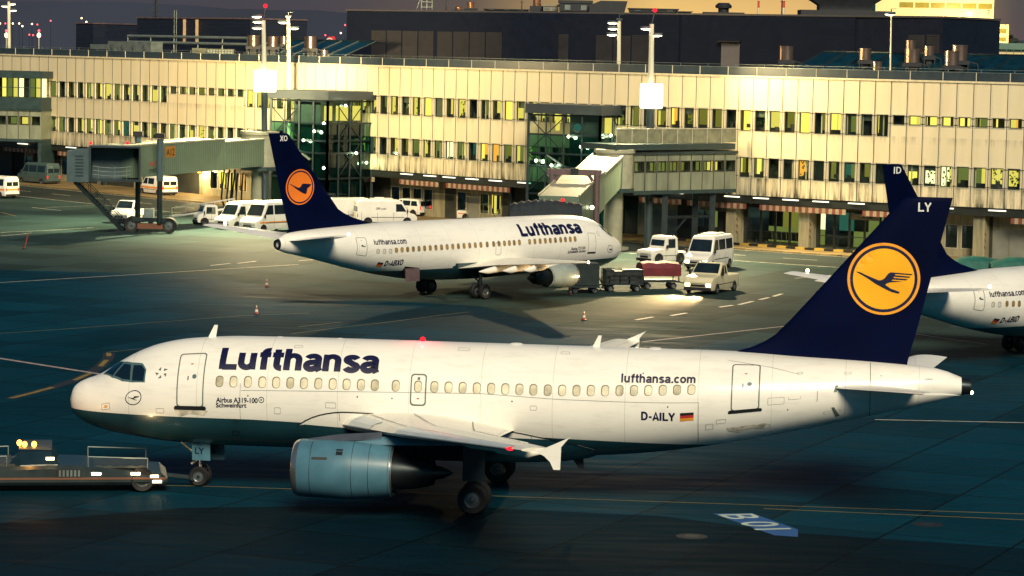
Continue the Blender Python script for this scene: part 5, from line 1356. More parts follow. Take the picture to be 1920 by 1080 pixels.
# the corner bridge at the far end of the building
e2 = FP(-.2,.0); e3 = D(-40,230,e2.y+2.0)
bl, pt2, L2 = box_bridge((e3[0],e3[1]-3.4,0), (e2.x,e2.y-3.6,0), 4.0, 5.05, 8.3, 6, 'glazed corner bridge with lit upper floor at the far end of the terminal', lit='dydgyd')
b = MB(); g = MB(); lt = MB()
b.hexa([pt2(0,.2,8.5),pt2(L2,.2,8.5),pt2(L2,-3.9,8.5),pt2(0,-3.9,8.5)],[pt2(0,.2,9.85),pt2(L2,.2,9.85),pt2(L2,-3.9,9.85),pt2(0,-3.9,9.85)]); b.hexa([pt2(0,.35,12.1),pt2(L2+.3,.35,12.1),pt2(L2+.3,-3.9,12.1),pt2(0,-3.9,12.1)],[pt2(0,.35,12.9),pt2(L2+.3,.35,12.9),pt2(L2+.3,-3.9,12.9),pt2(0,-3.9,12.9)])
for i in range(7): b.bar(pt2(L2*i/6,.05,9.8),pt2(L2*i/6,.05,12.2),.14)
b.bar(pt2(0,.06,11.0),pt2(L2,.06,11.0),.08); b.quad(pt2(0,-3.85,4.7),pt2(L2,-3.85,4.7),pt2(L2,-3.85,12.5),pt2(0,-3.85,12.5)); b.hexa([pt2(L2-.4,0,0),pt2(L2,0,0),pt2(L2,-3.8,0),pt2(L2-.4,-3.8,0)],[pt2(L2-.4,0,4.7),pt2(L2,0,4.7),pt2(L2,-3.8,4.7),pt2(L2-.4,-3.8,4.7)])
b.build('upper_floor_frame', tower_wall, bl, True); g.quad(pt2(0,0,9.85),pt2(L2,0,9.85),pt2(L2,0,12.1),pt2(0,0,12.1)); g.build('upper_glazing', pane_m, bl, True)
for i in range(6): 
    for j in range(2): lt.quad(pt2(L2*(i+.5*j+.05)/6,-1.6,9.9),pt2(L2*(i+.5*j+.45)/6,-1.6,9.9),pt2(L2*(i+.5*j+.45)/6,-1.6,12.05),pt2(L2*(i+.5*j+.05)/6,-1.6,12.05),ri['ygddYgywdgyw'[i*2+j]])
lt.build('lit_lounge', ROOM_MATS, bl, True)

# ---- jetways
tun_green = M('grey_green_tunnel_panel', (0.12,0.18,0.135), 0.42, var=0.12, scale=.6); ribbed(tun_green, 14, .5, 0)
tun_pale = M('pale_tunnel_roof', (0.36,0.36,0.27), 0.5, var=0.15)
cab_grey = M('blue_grey_cab_panel', (0.015,0.032,0.042), 0.4, var=0.2)
pale_panel = M('pale_cab_panel', (0.045,0.085,0.10), 0.45, var=0.15)
def tunnel(b, A, B_, w, h, m=0, mr=1):
    """A, B_: floor centre points of the two ends"""
    A, B_ = Vector(A), Vector(B_); d = (B_-A); s = Vector((d.y,-d.x,0)).normalized()*w/2; u = Vector((0,0,h))
    vs = [A-s,A+s,A+s+u,A-s+u,B_-s,B_+s,B_+s+u,B_-s+u]
    b.add(vs, [(0,4,5,1),(1,5,6,2),(3,7,4,0),(0,1,2,3),(4,7,6,5)], m); b.add([v+Vector((0,0,.004)) for v in (vs[3],vs[2],vs[6],vs[7])], [(0,1,2,3)], mr)
    for k in (vs[2],vs[3]): pass
    b.bar(vs[2]+Vector((0,0,.06)), vs[6]+Vector((0,0,.06)), .14, m=mr); b.bar(vs[3]+Vector((0,0,.06)), vs[7]+Vector((0,0,.06)), .14, m=mr)
def rotunda(t, c, z0, z1, r, colr):
    b = MB(); b.lathe([(r,z0),(r,z1),(r+.15,z1),(r+.15,z1+.3),(.1,z1+.35)], (c.x,c.y,0), 'z', 14, 0); b.lathe([(.1,z0-.35),(r+.1,z0-.35),(r+.1,z0)], (c.x,c.y,0), 'z', 14, 1)
    b.build('rotunda', [tun_pale, tower_wall], t, True, smooth=30)
    MB().lathe([(colr,0),(colr,z0-.3)], (c.x,c.y,0), 'z', 20).lathe([(colr*1.7,0),(colr*1.7,.2),(colr,.2)], (c.x,c.y,0), 'z', 20).build('support_column', M('pale_column_paint',(.30,.30,.22),.45), t, True, smooth=40)
# A12: cab at the outer end, tunnel running back to the stair tower
bog = V(G(282,437),0); jr = V(D(485,430,263.0),0)
t = thing('jetway', 'green-grey jetway A12 with hanging stair and empty dark cab', 'jetway', bog)
ca = V(D(212,345,244.0),4.75)
inner_end = Vector((jr.x,jr.y,5.35)); outer = Vector((ca.x+.6,ca.y,4.85)); midp = outer+(inner_end-outer)*.60
b = MB(); tunnel(b, outer, midp+(inner_end-outer)*.04, 2.9, 2.75); tunnel(b, midp, inner_end, 2.5, 2.45); b.build('tunnel', [tun_green, tun_pale], t, True)
rotunda(t, jr, 5.2, 8.2, 1.7, .75)
dx = (inner_end-outer).normalized(); sx = Vector((dx.y,-dx.x,0)).normalized()
if sx.y > 0: sx = -sx
b = MB()
def cp(u, v, z): p = ca+Vector((1,0.12,0)).normalized()*u+Vector((.12,-1,0)).normalized()*v; return Vector((p.x,p.y,z))
# cab: hollow box with an open mouth towards the apron
x0, x1 = -2.0, 2.4
for q in ([cp(x0,0,4.6),cp(x1,0,4.6),cp(x1,2.6,4.6),cp(x0,2.6,4.6)],[cp(x0,0,7.5),cp(x1,0,7.5),cp(x1,2.6,7.5),cp(x0,2.6,7.5)]):
    b.hexa(q, [p+Vector((0,0,.16)) for p in q], 0)
for u in (x0, x1-.16): b.hexa([cp(u,0,4.76),cp(u+.16,0,4.76),cp(u+.16,2.6,4.76),cp(u,2.6,4.76)],[cp(u,0,7.5),cp(u+.16,0,7.5),cp(u+.16,2.6,7.5),cp(u,2.6,7.5)],0)
b.hexa([cp(x0+.16,.05,4.76),cp(x1-.16,.05,4.76),cp(x1-.16,.12,4.76),cp(x0+.16,.12,4.76)],[cp(x0+.16,.05,7.5),cp(x1-.16,.05,7.5),cp(x1-.16,.12,7.5),cp(x0+.16,.12,7.5)],1)
for i in range(6): b.hexa([cp(.9,.13,6.0+i*.17),cp(1.7,.13,6.0+i*.17),cp(1.7,.16,6.0+i*.17),cp(.9,.16,6.0+i*.17)],[cp(.9,.13,6.07+i*.17),cp(1.7,.13,6.07+i*.17),cp(1.7,.16,6.07+i*.17),cp(.9,.16,6.07+i*.17)],0)
for z in (5.1,5.45,5.8): b.path([cp(-1.7,2.3,z+.1),cp(-.9,2.3,z),cp(0,2.3,z-.05),cp(.9,2.3,z),cp(1.6,2.3,z+.1)], .03, m=2)
for u in (-1.2,.2,1.2): b.bar(cp(u,2.3,4.76),cp(u,2.3,5.9),.04,m=2)
b.build('cab', [cab_grey, pale_panel, mid_steel], t, True)
b = MB(); b.hexa([cp(-3.9,.3,4.5),cp(-2.01,.3,4.5),cp(-2.01,2.2,4.5),cp(-3.9,2.2,4.5)],[cp(-3.9,.3,7.15),cp(-2.01,.3,7.4),cp(-2.01,2.2,7.4),cp(-3.9,2.2,7.15)],0)
for i in range(7): b.hexa([cp(-3.2,2.21,5.0+i*.28),cp(-2.5,2.21,5.0+i*.28),cp(-2.5,2.24,5.0+i*.28),cp(-3.2,2.24,5.0+i*.28)],[cp(-3.2,2.21,5.12+i*.28),cp(-2.5,2.21,5.12+i*.28),cp(-2.5,2.24,5.12+i*.28),cp(-3.2,2.24,5.12+i*.28)],1)
b.build('cab_annex', [pale_panel, cab_grey], t, True)
for px in (170,239): p = V(D(px,268,243.0)); o = bulb('warning_lamp', red_lamp, (0,0,0), .13, t); o.location = p-t.location
# service stair down to the ground
st0 = cp(-3.2,1.4,4.5); st1 = V(G(232,436),.15); sd = Vector((0,-1,0))*.55
b = MB()
for s_ in (-1,1):
    b.bar(st0+sd*s_, st1+sd*s_, .08, .28); b.bar(st0+sd*s_+Vector((0,0,1.0)), st1+sd*s_+Vector((0,0,1.0)), .05); b.bar(st0+sd*s_+Vector((0,0,.55)), st1+sd*s_+Vector((0,0,.55)), .035)
    for i in range(8): p = st0+(st1-st0)*i/7+sd*s_; b.bar(p, p+Vector((0,0,1.0)), .045)
for i in range(17): p = st0+(st1-st0)*(i+.5)/17; b.bar(p-sd, p+sd, .26, .05)
b.hexa([st1+Vector((-.6,-.7,-.15)),st1+Vector((1.1,-.7,-.15)),st1+Vector((1.1,.7,-.15)),st1+Vector((-.6,.7,-.15))],[st1+Vector((-.6,-.7,.02)),st1+Vector((1.1,-.7,.02)),st1+Vector((1.1,.7,.02)),st1+Vector((-.6,.7,.02))])
b.build('stair', dark_steel, t, True)
# lifting columns and wheel bogie
b = MB()
LC = []
for px in (258,299): 
    bmain = b; b = MB(); LC.append(b)
    p = V(D(px,430,bog.y+(3.4 if px < 270 else -.4)),0); b.tube(Vector((p.x,p.y,.9)), Vector((p.x,p.y,4.6)), .24, m=1); b.tube(Vector((p.x,p.y-1.5 if False else p.y,4.6)), Vector((p.x,p.y,8.25 if px > 270 else 8.4)), .30, m=0); b.box(p.x-.4,p.x+.4,p.y-.4,p.y+.4,8.3,8.75,2); b = bmain
p0, p1 = V(D(258,430,bog.y),0), V(D(299,430,bog.y),0)
b.box(p0.x-.5,p1.x+.6,bog.y-.3,bog.y+.3,1.0,1.35,1); b.box(p0.x+.6,p1.x-.5,bog.y-.5,bog.y+.5,1.35,2.15,3); b.box(bog.x-.2,bog.x+.2,bog.y-.2,bog.y+.2,.5,1.1,1); b.box(bog.x-1.1,bog.x+1.1,bog.y-.35,bog.y+.35,.38,.85,4)
b.build('bogie_frame', [M('column_blue_grey',(.06,.10,.12),.4), dark_steel, black_ink, mid_steel, M('bogie_rust_paint',(.14,.055,.03),.6)], t, True)
for k_ in LC: k_.build('lift_column', [bpy.data.materials['column_blue_grey'], dark_steel, black_ink], t, True)
for sx_ in (-1,1):
    w_ = wheel('wheel', t, 0, 0, .72, .6, 1); w_.location = (sx_*1.62, 0, 0)
so = MB(); 
def tp(u, z, off=.03):      # point on the tunnel's visible side
    p = outer+(midp-outer)*u; p = p+sx*(1.45+off); return Vector((p.x,p.y,p.z+z))
q0, q1 = tp(.355,1.55), tp(.47,1.55)
so.quad(q0,q1,q1+Vector((0,0,.95)),q0+Vector((0,0,.95))); sg_ = so.build('gate_board', yellow_sign, t, True)
q0, q1 = tp(.365,1.70,.045), tp(.46,1.70,.045); flat_text('A12', 'gate_number', black_ink, q0, q1-q0, (0,0,.62), sg_, True, bold=.03)
q0, q1 = tp(.175,.93), tp(.255,.95); flat_text('dorf', 'red_lettering', red_paint, q0, q1-q0, (0,0,.42), t, True)
q0, q1 = tp(.175,.32), tp(.345,.36); flat_text('rnational', 'dark_lettering', M('dark_green_lettering',(.01,.04,.045),.5), q0, q1-q0, (0,0,.50), t, True)
b = MB()      # hoses under the tunnel, lamp
for k in range(3):
    p = jr+Vector((-3.2+.5*k,-.9,0)); b.path([Vector((p.x,p.y,4.9)),Vector((p.x-.25,p.y,2.2)),Vector((p.x+.15,p.y,1.2)),Vector((p.x+.6,p.y,1.6)),Vector((p.x+.75,p.y,4.6))], .09)
b.build('service_hoses', black_rubber, t, True, smooth=60)
# sloping jetway to the parked jet
t2 = thing('jetway', 'pale jetway sloping down to the parked jet, with a mauve lift frame', 'jetway', ROT)
cabp = V(D(1022,430,204.5),0); low = Vector((cabp.x+1.0,cabp.y+2.2,3.0)); hi = Vector((ROT.x-.6,ROT.y-.9,5.4)); md = low+(hi-low)*.52
b = MB(); tunnel(b, hi, md-(hi-low)*.06, 2.6, 2.55); tunnel(b, md, low, 3.0, 2.95); b.build('tunnel', [tun_green, tun_pale], t2, True)
rotunda(t2, ROT, 5.2, 8.15, 1.6, .8)
b = MB(); fr = md+(low-md)*.45; fd = (low-md).normalized(); fs = Vector((fd.y,-fd.x,0)).normalized()
for s_ in (-1,1):
    p = fr+fs*s_*1.75; b.tube(Vector((p.x,p.y,1.0)),Vector((p.x,p.y,fr.z+3.9)),.24,m=0); b.bar(Vector((p.x,p.y,fr.z+2.6))+fs*-s_*.5*0, Vector((p.x,p.y,fr.z+3.6))-fs*s_*.7, .22, m=0)
b.bar(Vector((fr.x,fr.y,fr.z+3.7))-fs*2.1, Vector((fr.x,fr.y,fr.z+3.7))+fs*2.1, .4, .45, m=0); b.box(fr.x-.3,fr.x+.3,fr.y-.3,fr.y+.3,fr.z+3.5,fr.z+4.0,1)
b.bar(Vector((fr.x,fr.y,.9))-fs*1.9, Vector((fr.x,fr.y,.9))+fs*1.9, .4, .5, m=1); b.build('lift_frame', [mauve_steel, dark_steel], t2, True)
for s_ in (-1,1):
    p = fr+fs*s_*1.3; w_ = wheel('wheel', t2, 0, 0, .6, .5, 1); w_.location = Vector((p.x,p.y,0))-t2.location
b = MB(); b.hexa([(cabp.x-1.9,cabp.y-1.2,2.6),(cabp.x+2.2,cabp.y-1.2,2.6),(cabp.x+2.2,cabp.y+2.4,2.6),(cabp.x-1.9,cabp.y+2.4,2.6)],[(cabp.x-1.9,cabp.y-1.2,5.2),(cabp.x+2.2,cabp.y-1.2,5.2),(cabp.x+2.2,cabp.y+2.4,5.4),(cabp.x-1.9,cabp.y+2.4,5.4)],0); b.build('cab', cab_grey, t2, True)
b = MB()      # ribbed bellows canopy
for k in range(10):
    u0 = -2.6+5.2*k/10; rr = [(u0+.0,0),(u0+.26,.10)]
    for (ua, ob), (ub, oc) in (((u0,0),(u0+.3,.10)),((u0+.3,.10),(u0+.52,0))):
        A = [Vector((cabp.x+ua, cabp.y-1.6+1.6*math.cos(a)*(1), 4.1+(1.75+ob-.045*(ua-.2)**2)*math.sin(a))) for a in [math.pi*i/10 for i in range(11)]]; B_ = [Vector((cabp.x+ub, cabp.y-1.6+1.6*math.cos(a), 4.1+(1.75+oc-.045*(ub-.2)**2)*math.sin(a))) for a in [math.pi*i/10 for i in range(11)]]
        for i in range(10): b.quad(A[i],A[i+1],B_[i+1],B_[i])
b.build('bellows_canopy', M('dark_bellows_fabric',(.014,.022,.03),.85,var=.3), t2, True, smooth=30)
for px, py in ((991,383),(1055,375)): p = V(D(px,py,202.3)); o = bulb('warning_lamp', red_lamp, (0,0,0), .13, t2); o.location = p-t2.location
p = V(D(1110,389,212.0)); o = bulb('work_lamp', green_lamp, (0,0,0), .16, t2); o.location = p-t2.location

# ---- light masts
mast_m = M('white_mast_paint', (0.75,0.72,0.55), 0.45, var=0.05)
mast_dark = M('dark_fittings_and_pole_shade', (0.03,0.05,0.06), 0.45)
sign_glow = lamp_mat('overexposed_sign_glow', (1.0,0.87,0.52), 5.5)
def spot(parent, loc, target, energy, size=120, col=(1.0,0.80,0.42), soft=.5, blend=.7):
    l = bpy.data.lights.new('floodlight', 'SPOT'); l.energy = energy; l.color = col; l.spot_size = math.radians(size); l.spot_blend = blend; l.shadow_soft_size = soft
    o = bpy.data.objects.new('floodlight', l); COL.objects.link(o); o.location = Vector(loc)-parent.location; o.parent = parent
    o.rotation_euler = (Vector(target)-Vector(loc)).to_track_quat('-Z','Y').to_euler(); return o
def mast(px_base, Y, px_top, py_top, label, heads, beacon=None, sign=None, split=None, thin=.22, group='light masts in front of the terminal'):
    base = V(D(px_base, 420, Y), 0); top = V(D(px_top, py_top, Y)); 
    t = thing('light_mast', label, 'light mast', base, 0, group)
    b = MB(); sp_ = split if split else 0
    tipx = Vector((base.x+(top.x-base.x), base.y, top.z))
    mid = base+(tipx-base)*(sp_/top.z)
    if sp_: b.tube(base, mid, thin*1.35, thin*1.25, 14, 1)  # unlit lower length: its shade is put into a darker pole colour
    b.tube(mid, tipx, thin*1.15 if sp_ else thin*1.3, thin*.75, 14, 0)
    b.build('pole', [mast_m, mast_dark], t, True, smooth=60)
    for (px, py, dirx) in heads:
        p = V(D(px, py, Y)); q = Vector((tipx.x, tipx.y, p.z+.12))
        b = MB(); d = Vector((p.x-q.x,0,0)).normalized() if abs(p.x-q.x) > .05 else Vector((1,0,0))
        b.bar(q, p+Vector((0,0,.14)), .06, m=0)
        b.loft([[p+d*u+Vector((0,v*w,h)) for v, h in ((-1,.0),(-1,.10),(-.5,.2),(.5,.2),(1,.10),(1,.0))] for u, w in ((-.45,.08),(-.2,.2),(.25,.22),(.5,.08))], 0)
        b.build('lamp_head', mast_dark, t, True, smooth=40)
        b = MB(); b.loft([[p+d*u+Vector((0,w*math.cos(a),-.01-.13*s_*max(0,math.sin(a)))) for a in [math.pi*i/6 for i in range(7)]] for u, w, s_ in ((-.4,.06,.3),(-.2,.2,1),(.2,.22,1),(.46,.06,.3))]); b.build('lamp_glass', white_lamp, t, True, smooth=60)
    if beacon:
        p = V(D(beacon[0], beacon[1], Y)); b = MB(); b.tube(tipx, Vector((p.x,p.y,p.z-.1)), .07, m=0); b.build('beacon_post', mast_dark, t, True); o = bulb('beacon_lamp', red_lamp, (0,0,0), .19, t); o.location = p-t.location
        l = bpy.data.lights.new('beacon_light','POINT'); l.energy = 60; l.color = (1,.05,.08); lo = bpy.data.objects.new('beacon_light', l); COL.objects.link(lo); lo.parent = t; lo.location = p-t.location+Vector((0,-.5,0))
    else:
        b = MB(); b.tube(tipx, tipx+Vector((0,0,.55)), .05); b.bar(tipx+Vector((0,0,.5)), tipx+Vector((.45,0,.55)), .04); b.box(tipx.x-.28,tipx.x+.28,tipx.y-.28,tipx.y+.28,tipx.z,tipx.z+.18); b.build('wind_vane', mast_dark, t, True)
    if sign:
        xa, ya, xb, yb = sign; p, q = V(D(xa,yb,Y-.4)), V(D(xb,ya,Y-.4)); r_ = .16
        b = MB(); pts = rrect((p.x+q.x)/2,(p.z+q.z)/2,(q.x-p.x)/2,(q.z-p.z)/2,.14,4); b.prism(pts, lambda u, v, d: (u, Y-.4+d, v), -.25, .18); b.build('stand_number_sign', sign_glow, t, True)
        b = MB(); b.box(p.x+.2,q.x-.2,Y-.20,Y+.1,p.z+.3,p.z+.45); b.build('sign_bracket', mast_dark, t, True)
        l = bpy.data.lights.new('sign_light','POINT'); l.energy = 1100; l.color = (1,.80,.40); l.shadow_soft_size = .6; lo = bpy.data.objects.new('sign_light', l); COL.objects.link(lo); lo.parent = t; lo.location = Vector(((p.x+q.x)/2,Y+1.2,(p.z+q.z)/2))-t.location
    return t, base, tipx
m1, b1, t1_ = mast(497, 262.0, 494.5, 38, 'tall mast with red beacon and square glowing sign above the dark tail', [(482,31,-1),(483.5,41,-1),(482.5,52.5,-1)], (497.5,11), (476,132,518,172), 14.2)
m2, b2, t2_ = mast(542, 283.0, 541, 33, 'plain white mast with two bright lamps rising behind the emblem-tail stair tower', [(531,42,-1),(551,53,1)])
m3, b3, t3_ = mast(1157.5, 262.0, 1161, 38, 'white mast with three lamps on one arm side, above the round-window stair tower', [(1149,43,-1),(1149.5,53.5,-1),(1148,65,-1)])
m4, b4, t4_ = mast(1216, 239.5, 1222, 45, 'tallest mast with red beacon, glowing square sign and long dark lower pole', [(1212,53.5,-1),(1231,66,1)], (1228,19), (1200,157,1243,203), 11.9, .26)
m5, b5, t5_ = mast(18.5, 374.0, 16.5, 2, 'white mast rising behind the roof railing, the nearest to the left photo edge', [(22.5,7.5,1),(24.5,19.5,1),(9,11.5,-1)], None, None, None, .26)
m6, b6, t6_ = mast(1665, 243.0, 1671, 28, 'thin leaning pole with one small lamp standing on the terminal roof', [(1669.5,26.5,-1)], None, None, None, .08)
# ------------------------------------------------------------------ roof plant, far buildings, far lights
zr_ = ZT
def at_facade(px, back):      # point behind the facade line at a given photo column
    best = min(np.arange(NN0,NN1,.1), key=lambda n: abs(TPX(FP(n,-back))-px)); return FP(best,-back)
RL, RR = V(D(650,60,312.0),0), V(D(1762,60,272.0),0)
t = thing('plant_building', 'long dark ribbed plant block with louvred panels on the terminal roof', 'building', RL)
d = (RR-RL).normalized(); nb = Vector((-d.y,d.x,0)); LL = (RR-RL).length
def rp(u, v, z): p = RL+d*u+nb*v; return Vector((p.x,p.y,z))
def rpx(px, v=0):      # distance along the block of a photo column
    lo, hi = -5.0, LL+5
    for _ in range(40):
        m_ = (lo+hi)/2
        if TPX(rp(m_,v,0)) < px: lo = m_
        else: hi = m_
    return lo
ZP = 20.45
b = MB(); 
for ua, ub, zt_, off in ((0,rpx(1265),ZP,0),(rpx(1265)+.01,rpx(1590),ZP-.05,.35),(rpx(1590)+.01,LL,ZP-.02,.7)):
    b.hexa([rp(ua,off,ZT-.1),rp(ub,off,ZT-.1),rp(ub,14,ZT-.1),rp(ua,14,ZT-.1)],[rp(ua,off,zt_),rp(ub,off,zt_),rp(ub,14,zt_),rp(ua,14,zt_)])
b.build('ribbed_walls', slat_dark, t, True)
b = MB(); b.hexa([rp(-.1,-.12,ZP),rp(LL+.1,.6,ZP),rp(LL+.1,14,ZP),rp(-.1,14,ZP)],[rp(-.1,-.12,ZP+.18),rp(LL+.1,.6,ZP+.18),rp(LL+.1,14,ZP+.18),rp(-.1,14,ZP+.18)]); b.build('roof_edge', M('pale_roof_edge',(.07,.065,.07),.4), t, True)
louv = ribbed(M('louvre_grey', (0.085,0.082,0.092), 0.4, var=.1, metal=.3), 34, 1.0)
for pa, pb, ya in ((693,719,57),(722,748,57),(751,778,58),(781,808,58),(816,843,59),(846,874,59),(877,904,60),(907,936,60),(1042,1060,64),(1112,1142,66),(1145,1176,66),(1179,1210,66),(1687,1718,65),(1722,1746,65)):
    ua, ub = rpx(pa), rpx(pb); off = -.06 if pa < 1265 else .64; zt_ = float(D(pa,ya,rp(ua,0,0).y)[2])
    b = MB(); b.hexa([rp(ua,off,ZT+.5),rp(ub,off,ZT+.5),rp(ub,off+.05,ZT+.5),rp(ua,off+.05,ZT+.5)],[rp(ua,off,zt_),rp(ub,off,zt_),rp(ub,off+.05,zt_),rp(ua,off+.05,zt_)])
    for i in range(14): z = ZT+.6+(zt_-ZT-.7)*i/13; b.bar(rp(ua+.05,off-.02,z), rp(ub-.05,off-.02,z), .05, .05)
    b.build('louvre_panel', louv, t, True)
b = MB(); ua, ub = rpx(1343), rpx(1377); b.hexa([rp(ua,.27,ZT),rp(ub,.27,ZT),rp(ub,.33,ZT),rp(ua,.33,ZT)],[rp(ua,.27,ZT+3.0),rp(ub,.27,ZT+3.0),rp(ub,.33,ZT+3.0),rp(ua,.33,ZT+3.0)]); b.bar(rp(ua-.2,.1,ZT+3.2),rp(ub+.2,.1,ZT+3.2),.5,.12,m=1); b.build('double_door', [M('dull_mauve_door',(.13,.12,.13),.5), black_ink], t, True)
# things standing on the plant block
rust = M('warm_chimney_metal', (0.38,0.20,0.12), 0.35, metal=.7, var=.25); roof_black = M('black_roof_unit', (0.012,0.016,0.024), 0.6, var=.3)
def on_block(px, v=5): u = rpx(px, v); return u
def unit(px0, px1, ytop, label, kind='box', name='roof_unit', v=5.0, m=None, sc=1.0):
    p = rp(rpx((px0+px1)/2, v), v, ZP+.18); Y = p.y; s_ = CAM_F/Y; w = (px1-px0)/s_; z1 = float(D(px0,ytop,Y)[2])
    t_ = thing(name, label, name.replace('_',' '), p); h = max(.2, z1-p.z)
    b = MB(); m = m or roof_black
    if kind == 'box':
        b.box(-w/2,w/2,-1.2,1.2,.12,h*.75,0); b.box(-w/2-.12,w/2+.12,-1.3,1.3,h*.75,h,0); b.box(-w/2+.1,w/2-.1,-1.0,1.0,0,.12,0)
        for i in range(max(2,int(w/1.5))): x = -w/2+w*(i+.5)/max(2,int(w/1.5)); b.box(x-.3,x+.3,-1.26,-1.2,.25,h*.6,1)
    elif kind == 'stack':
        b.box(-w*.9,w*.9,-w*.9,w*.9,0,h*.35,0); b.lathe([(w/2,h*.35),(w/2,h*.97),(w*.56,h*.97),(w*.56,h),(w*.4,h),(w*.4,h*.9)], n=16, m=2)
    elif kind == 'hopper':
        b.loft([[(sx_*w*f_,sy_*2.0*g_,z) for sx_,sy_ in ((-1,-1),(1,-1),(1,1),(-1,1))] for f_, g_, z in ((.36,.7,.5),(.36,.7,1.0),(.62,1.1,h))],0); b.box(-w*.62,w*.62,-1.8,1.8,0,.5,0)
    elif kind == 'cowl':
        b.box(-w*1.9,w*1.9,-1.0,1.0,0,h*.17,0); b.lathe([(w*.5,h*.17),(w*.5,h*.5),(w*.75,h*.55),(w*.78,h*.75),(w*.5,h),(.0,h)], n=12, m=0)
    elif kind == 'wedge':
        b.prism([(-w/2,0),(w*.42,0),(w/2,h),(-w*.2,h),(-w/2,h*.6)], lambda x, z, q: (x,q,z), -1.5, 1.5, 0)
    elif kind == 'cage':
        for x in (-w/2,0,w/2):
            for y in (-.4,.4): b.bar((x,y,0),(x,y,h),.07,m=1)
        for z in (.25*h,.6*h,h*.97): 
            for y in (-.4,.4): b.bar((-w/2,y,z),(w/2,y,z),.06,m=1)
        b.bar((-w*.5,0,h),(-w*1.0,0,0),.06,m=1)
    o = b.build('body', [m, mid_steel, rust], t_, smooth=35); return t_
unit(785,805,-8,'small steel ladder cage on the plant roof edge','cage',name='access_ladder')
unit(848,861,13,'low squat chimney with a glowing copper top','stack',name='roof_chimney'); unit(870,884,4,'taller copper-topped chimney beside the squat one','stack',name='roof_chimney')
unit(902,985,16,'long flat ventilation unit right of the two small chimneys','box'); unit(993,1008,-10,'thick copper chimney cut by the top photo edge','stack',name='roof_chimney')
unit(1012,1040,8,'pale grey duct box next to the thick copper chimney','box', m=M('pale_duct',(.25,.23,.16),.5)); unit(1042,1102,0,'tall blue-black cooling unit at the top photo edge','box')
unit(1097,1168,1,'black wedge-shaped air intake hood','wedge'); unit(1172,1262,15,'long low black unit behind the red beacon','box'); unit(1262,1288,21,'lowest flat black roof box','box')
unit(1338,1358,5,'rounded roof cowl standing alone against the glow','cowl',name='roof_cowl'); unit(1505,1640,-14,'large dark funnel-shaped roof hood against the orange sky','hopper',name='roof_hood')
# antenna poles
for px, yt, lab in ((831,-6,'thin antenna pole left of the squat chimney'),(972,-8,'thin antenna pole over the long flat unit'),(1457,-10,'dark lattice pole beside the striped chimneys')):
    p = rp(rpx(px,6),6,ZP+.18); q = D(px,yt,p.y); t_ = thing('antenna_pole', lab, 'antenna', p); b = MB(); b.tube((0,0,0),(0,0,float(q[2])-p.z),.06,.03,6); b.bar((-.25,0,float(q[2])-p.z-.7),(.25,0,float(q[2])-p.z-.7),.04); b.build('pole', dark_steel, t_)
# drums (fans) and their stands on the terminal roof
def drum(px0, px1, y0, y1, back, label, stand=True):
    p = at_facade((px0+px1)/2, back); Y = p.y; s_ = CAM_F/Y; r = (px1-px0)/2/s_; z1 = float(D(px0,y0,Y)[2]); z0 = float(D(px0,y1,Y)[2])
    t_ = thing('roof_fan', label, 'roof vent', (p.x,p.y,ZT), 0, 'metal drum vents on the terminal roof')
    MB().lathe([(r*.9,z0-ZT),(r,z0-ZT),(r,z1-ZT-.12),(r*1.05,z1-ZT-.12),(r*1.05,z1-ZT),(r*.85,z1-ZT),(r*.8,z1-ZT-.3)], n=24).build('drum', galv, t_, smooth=40)
    if z0-ZT > .25:
        b = MB(); zz_ = z0-ZT
        b.box(-r*1.2,r*1.2,-r,r,zz_-.35,zz_-.01,0)
        for x in (-r,r): b.bar((x,-r*.8,0),(x,-r*.8,zz_-.3),.1); b.bar((x,r*.8,0),(x,r*.8,zz_-.3),.1)
        b.box(-r*.5,r*.5,-r*.5,r*.5,0,zz_-.35,0); b.bar((r*1.1,-r,zz_-.1),(r*2.2,-r,zz_-.25),.08); b.bar((r*2.2,-r,zz_-.25),(r*2.5,-r,0),.08); b.build('stand', roof_black, t_)
drum(462,485,66,86,7,'metal drum vent left of the beacon mast'); drum(499,520,68,87,7,'metal drum vent right behind the beacon mast'); drum(520,538,68,82,11,'small metal drum vent just left of the white two-lamp mast')
drum(567,591,68,90,7,'large metal drum vent right of the white two-lamp mast'); drum(597,612,94,116,2.5,'short bright drum vent low beside the roof railing')
drum(1453,1479,86,112,8,'dim drum vent at the left end of the blue skylight'); drum(1603,1625,90,112,8,'drum vent with copper gleam before the skylight'); drum(1629,1646,115,142,2.0,'bright drum vent close behind the railing')
drum(1689,1707,75,92,9,'topmost small drum vent beside the thin pole'); drum(1689,1716,92,117,6,'wide drum vent under the topmost small one'); drum(1722,1741,86,104,9,'dark drum vent in front of the louvres'); drum(1762,1788,95,122,5,'bright copper drum vent at the plant block corner'); drum(1775,1804,84,113,8,'boxy dark drum behind the bright copper one')
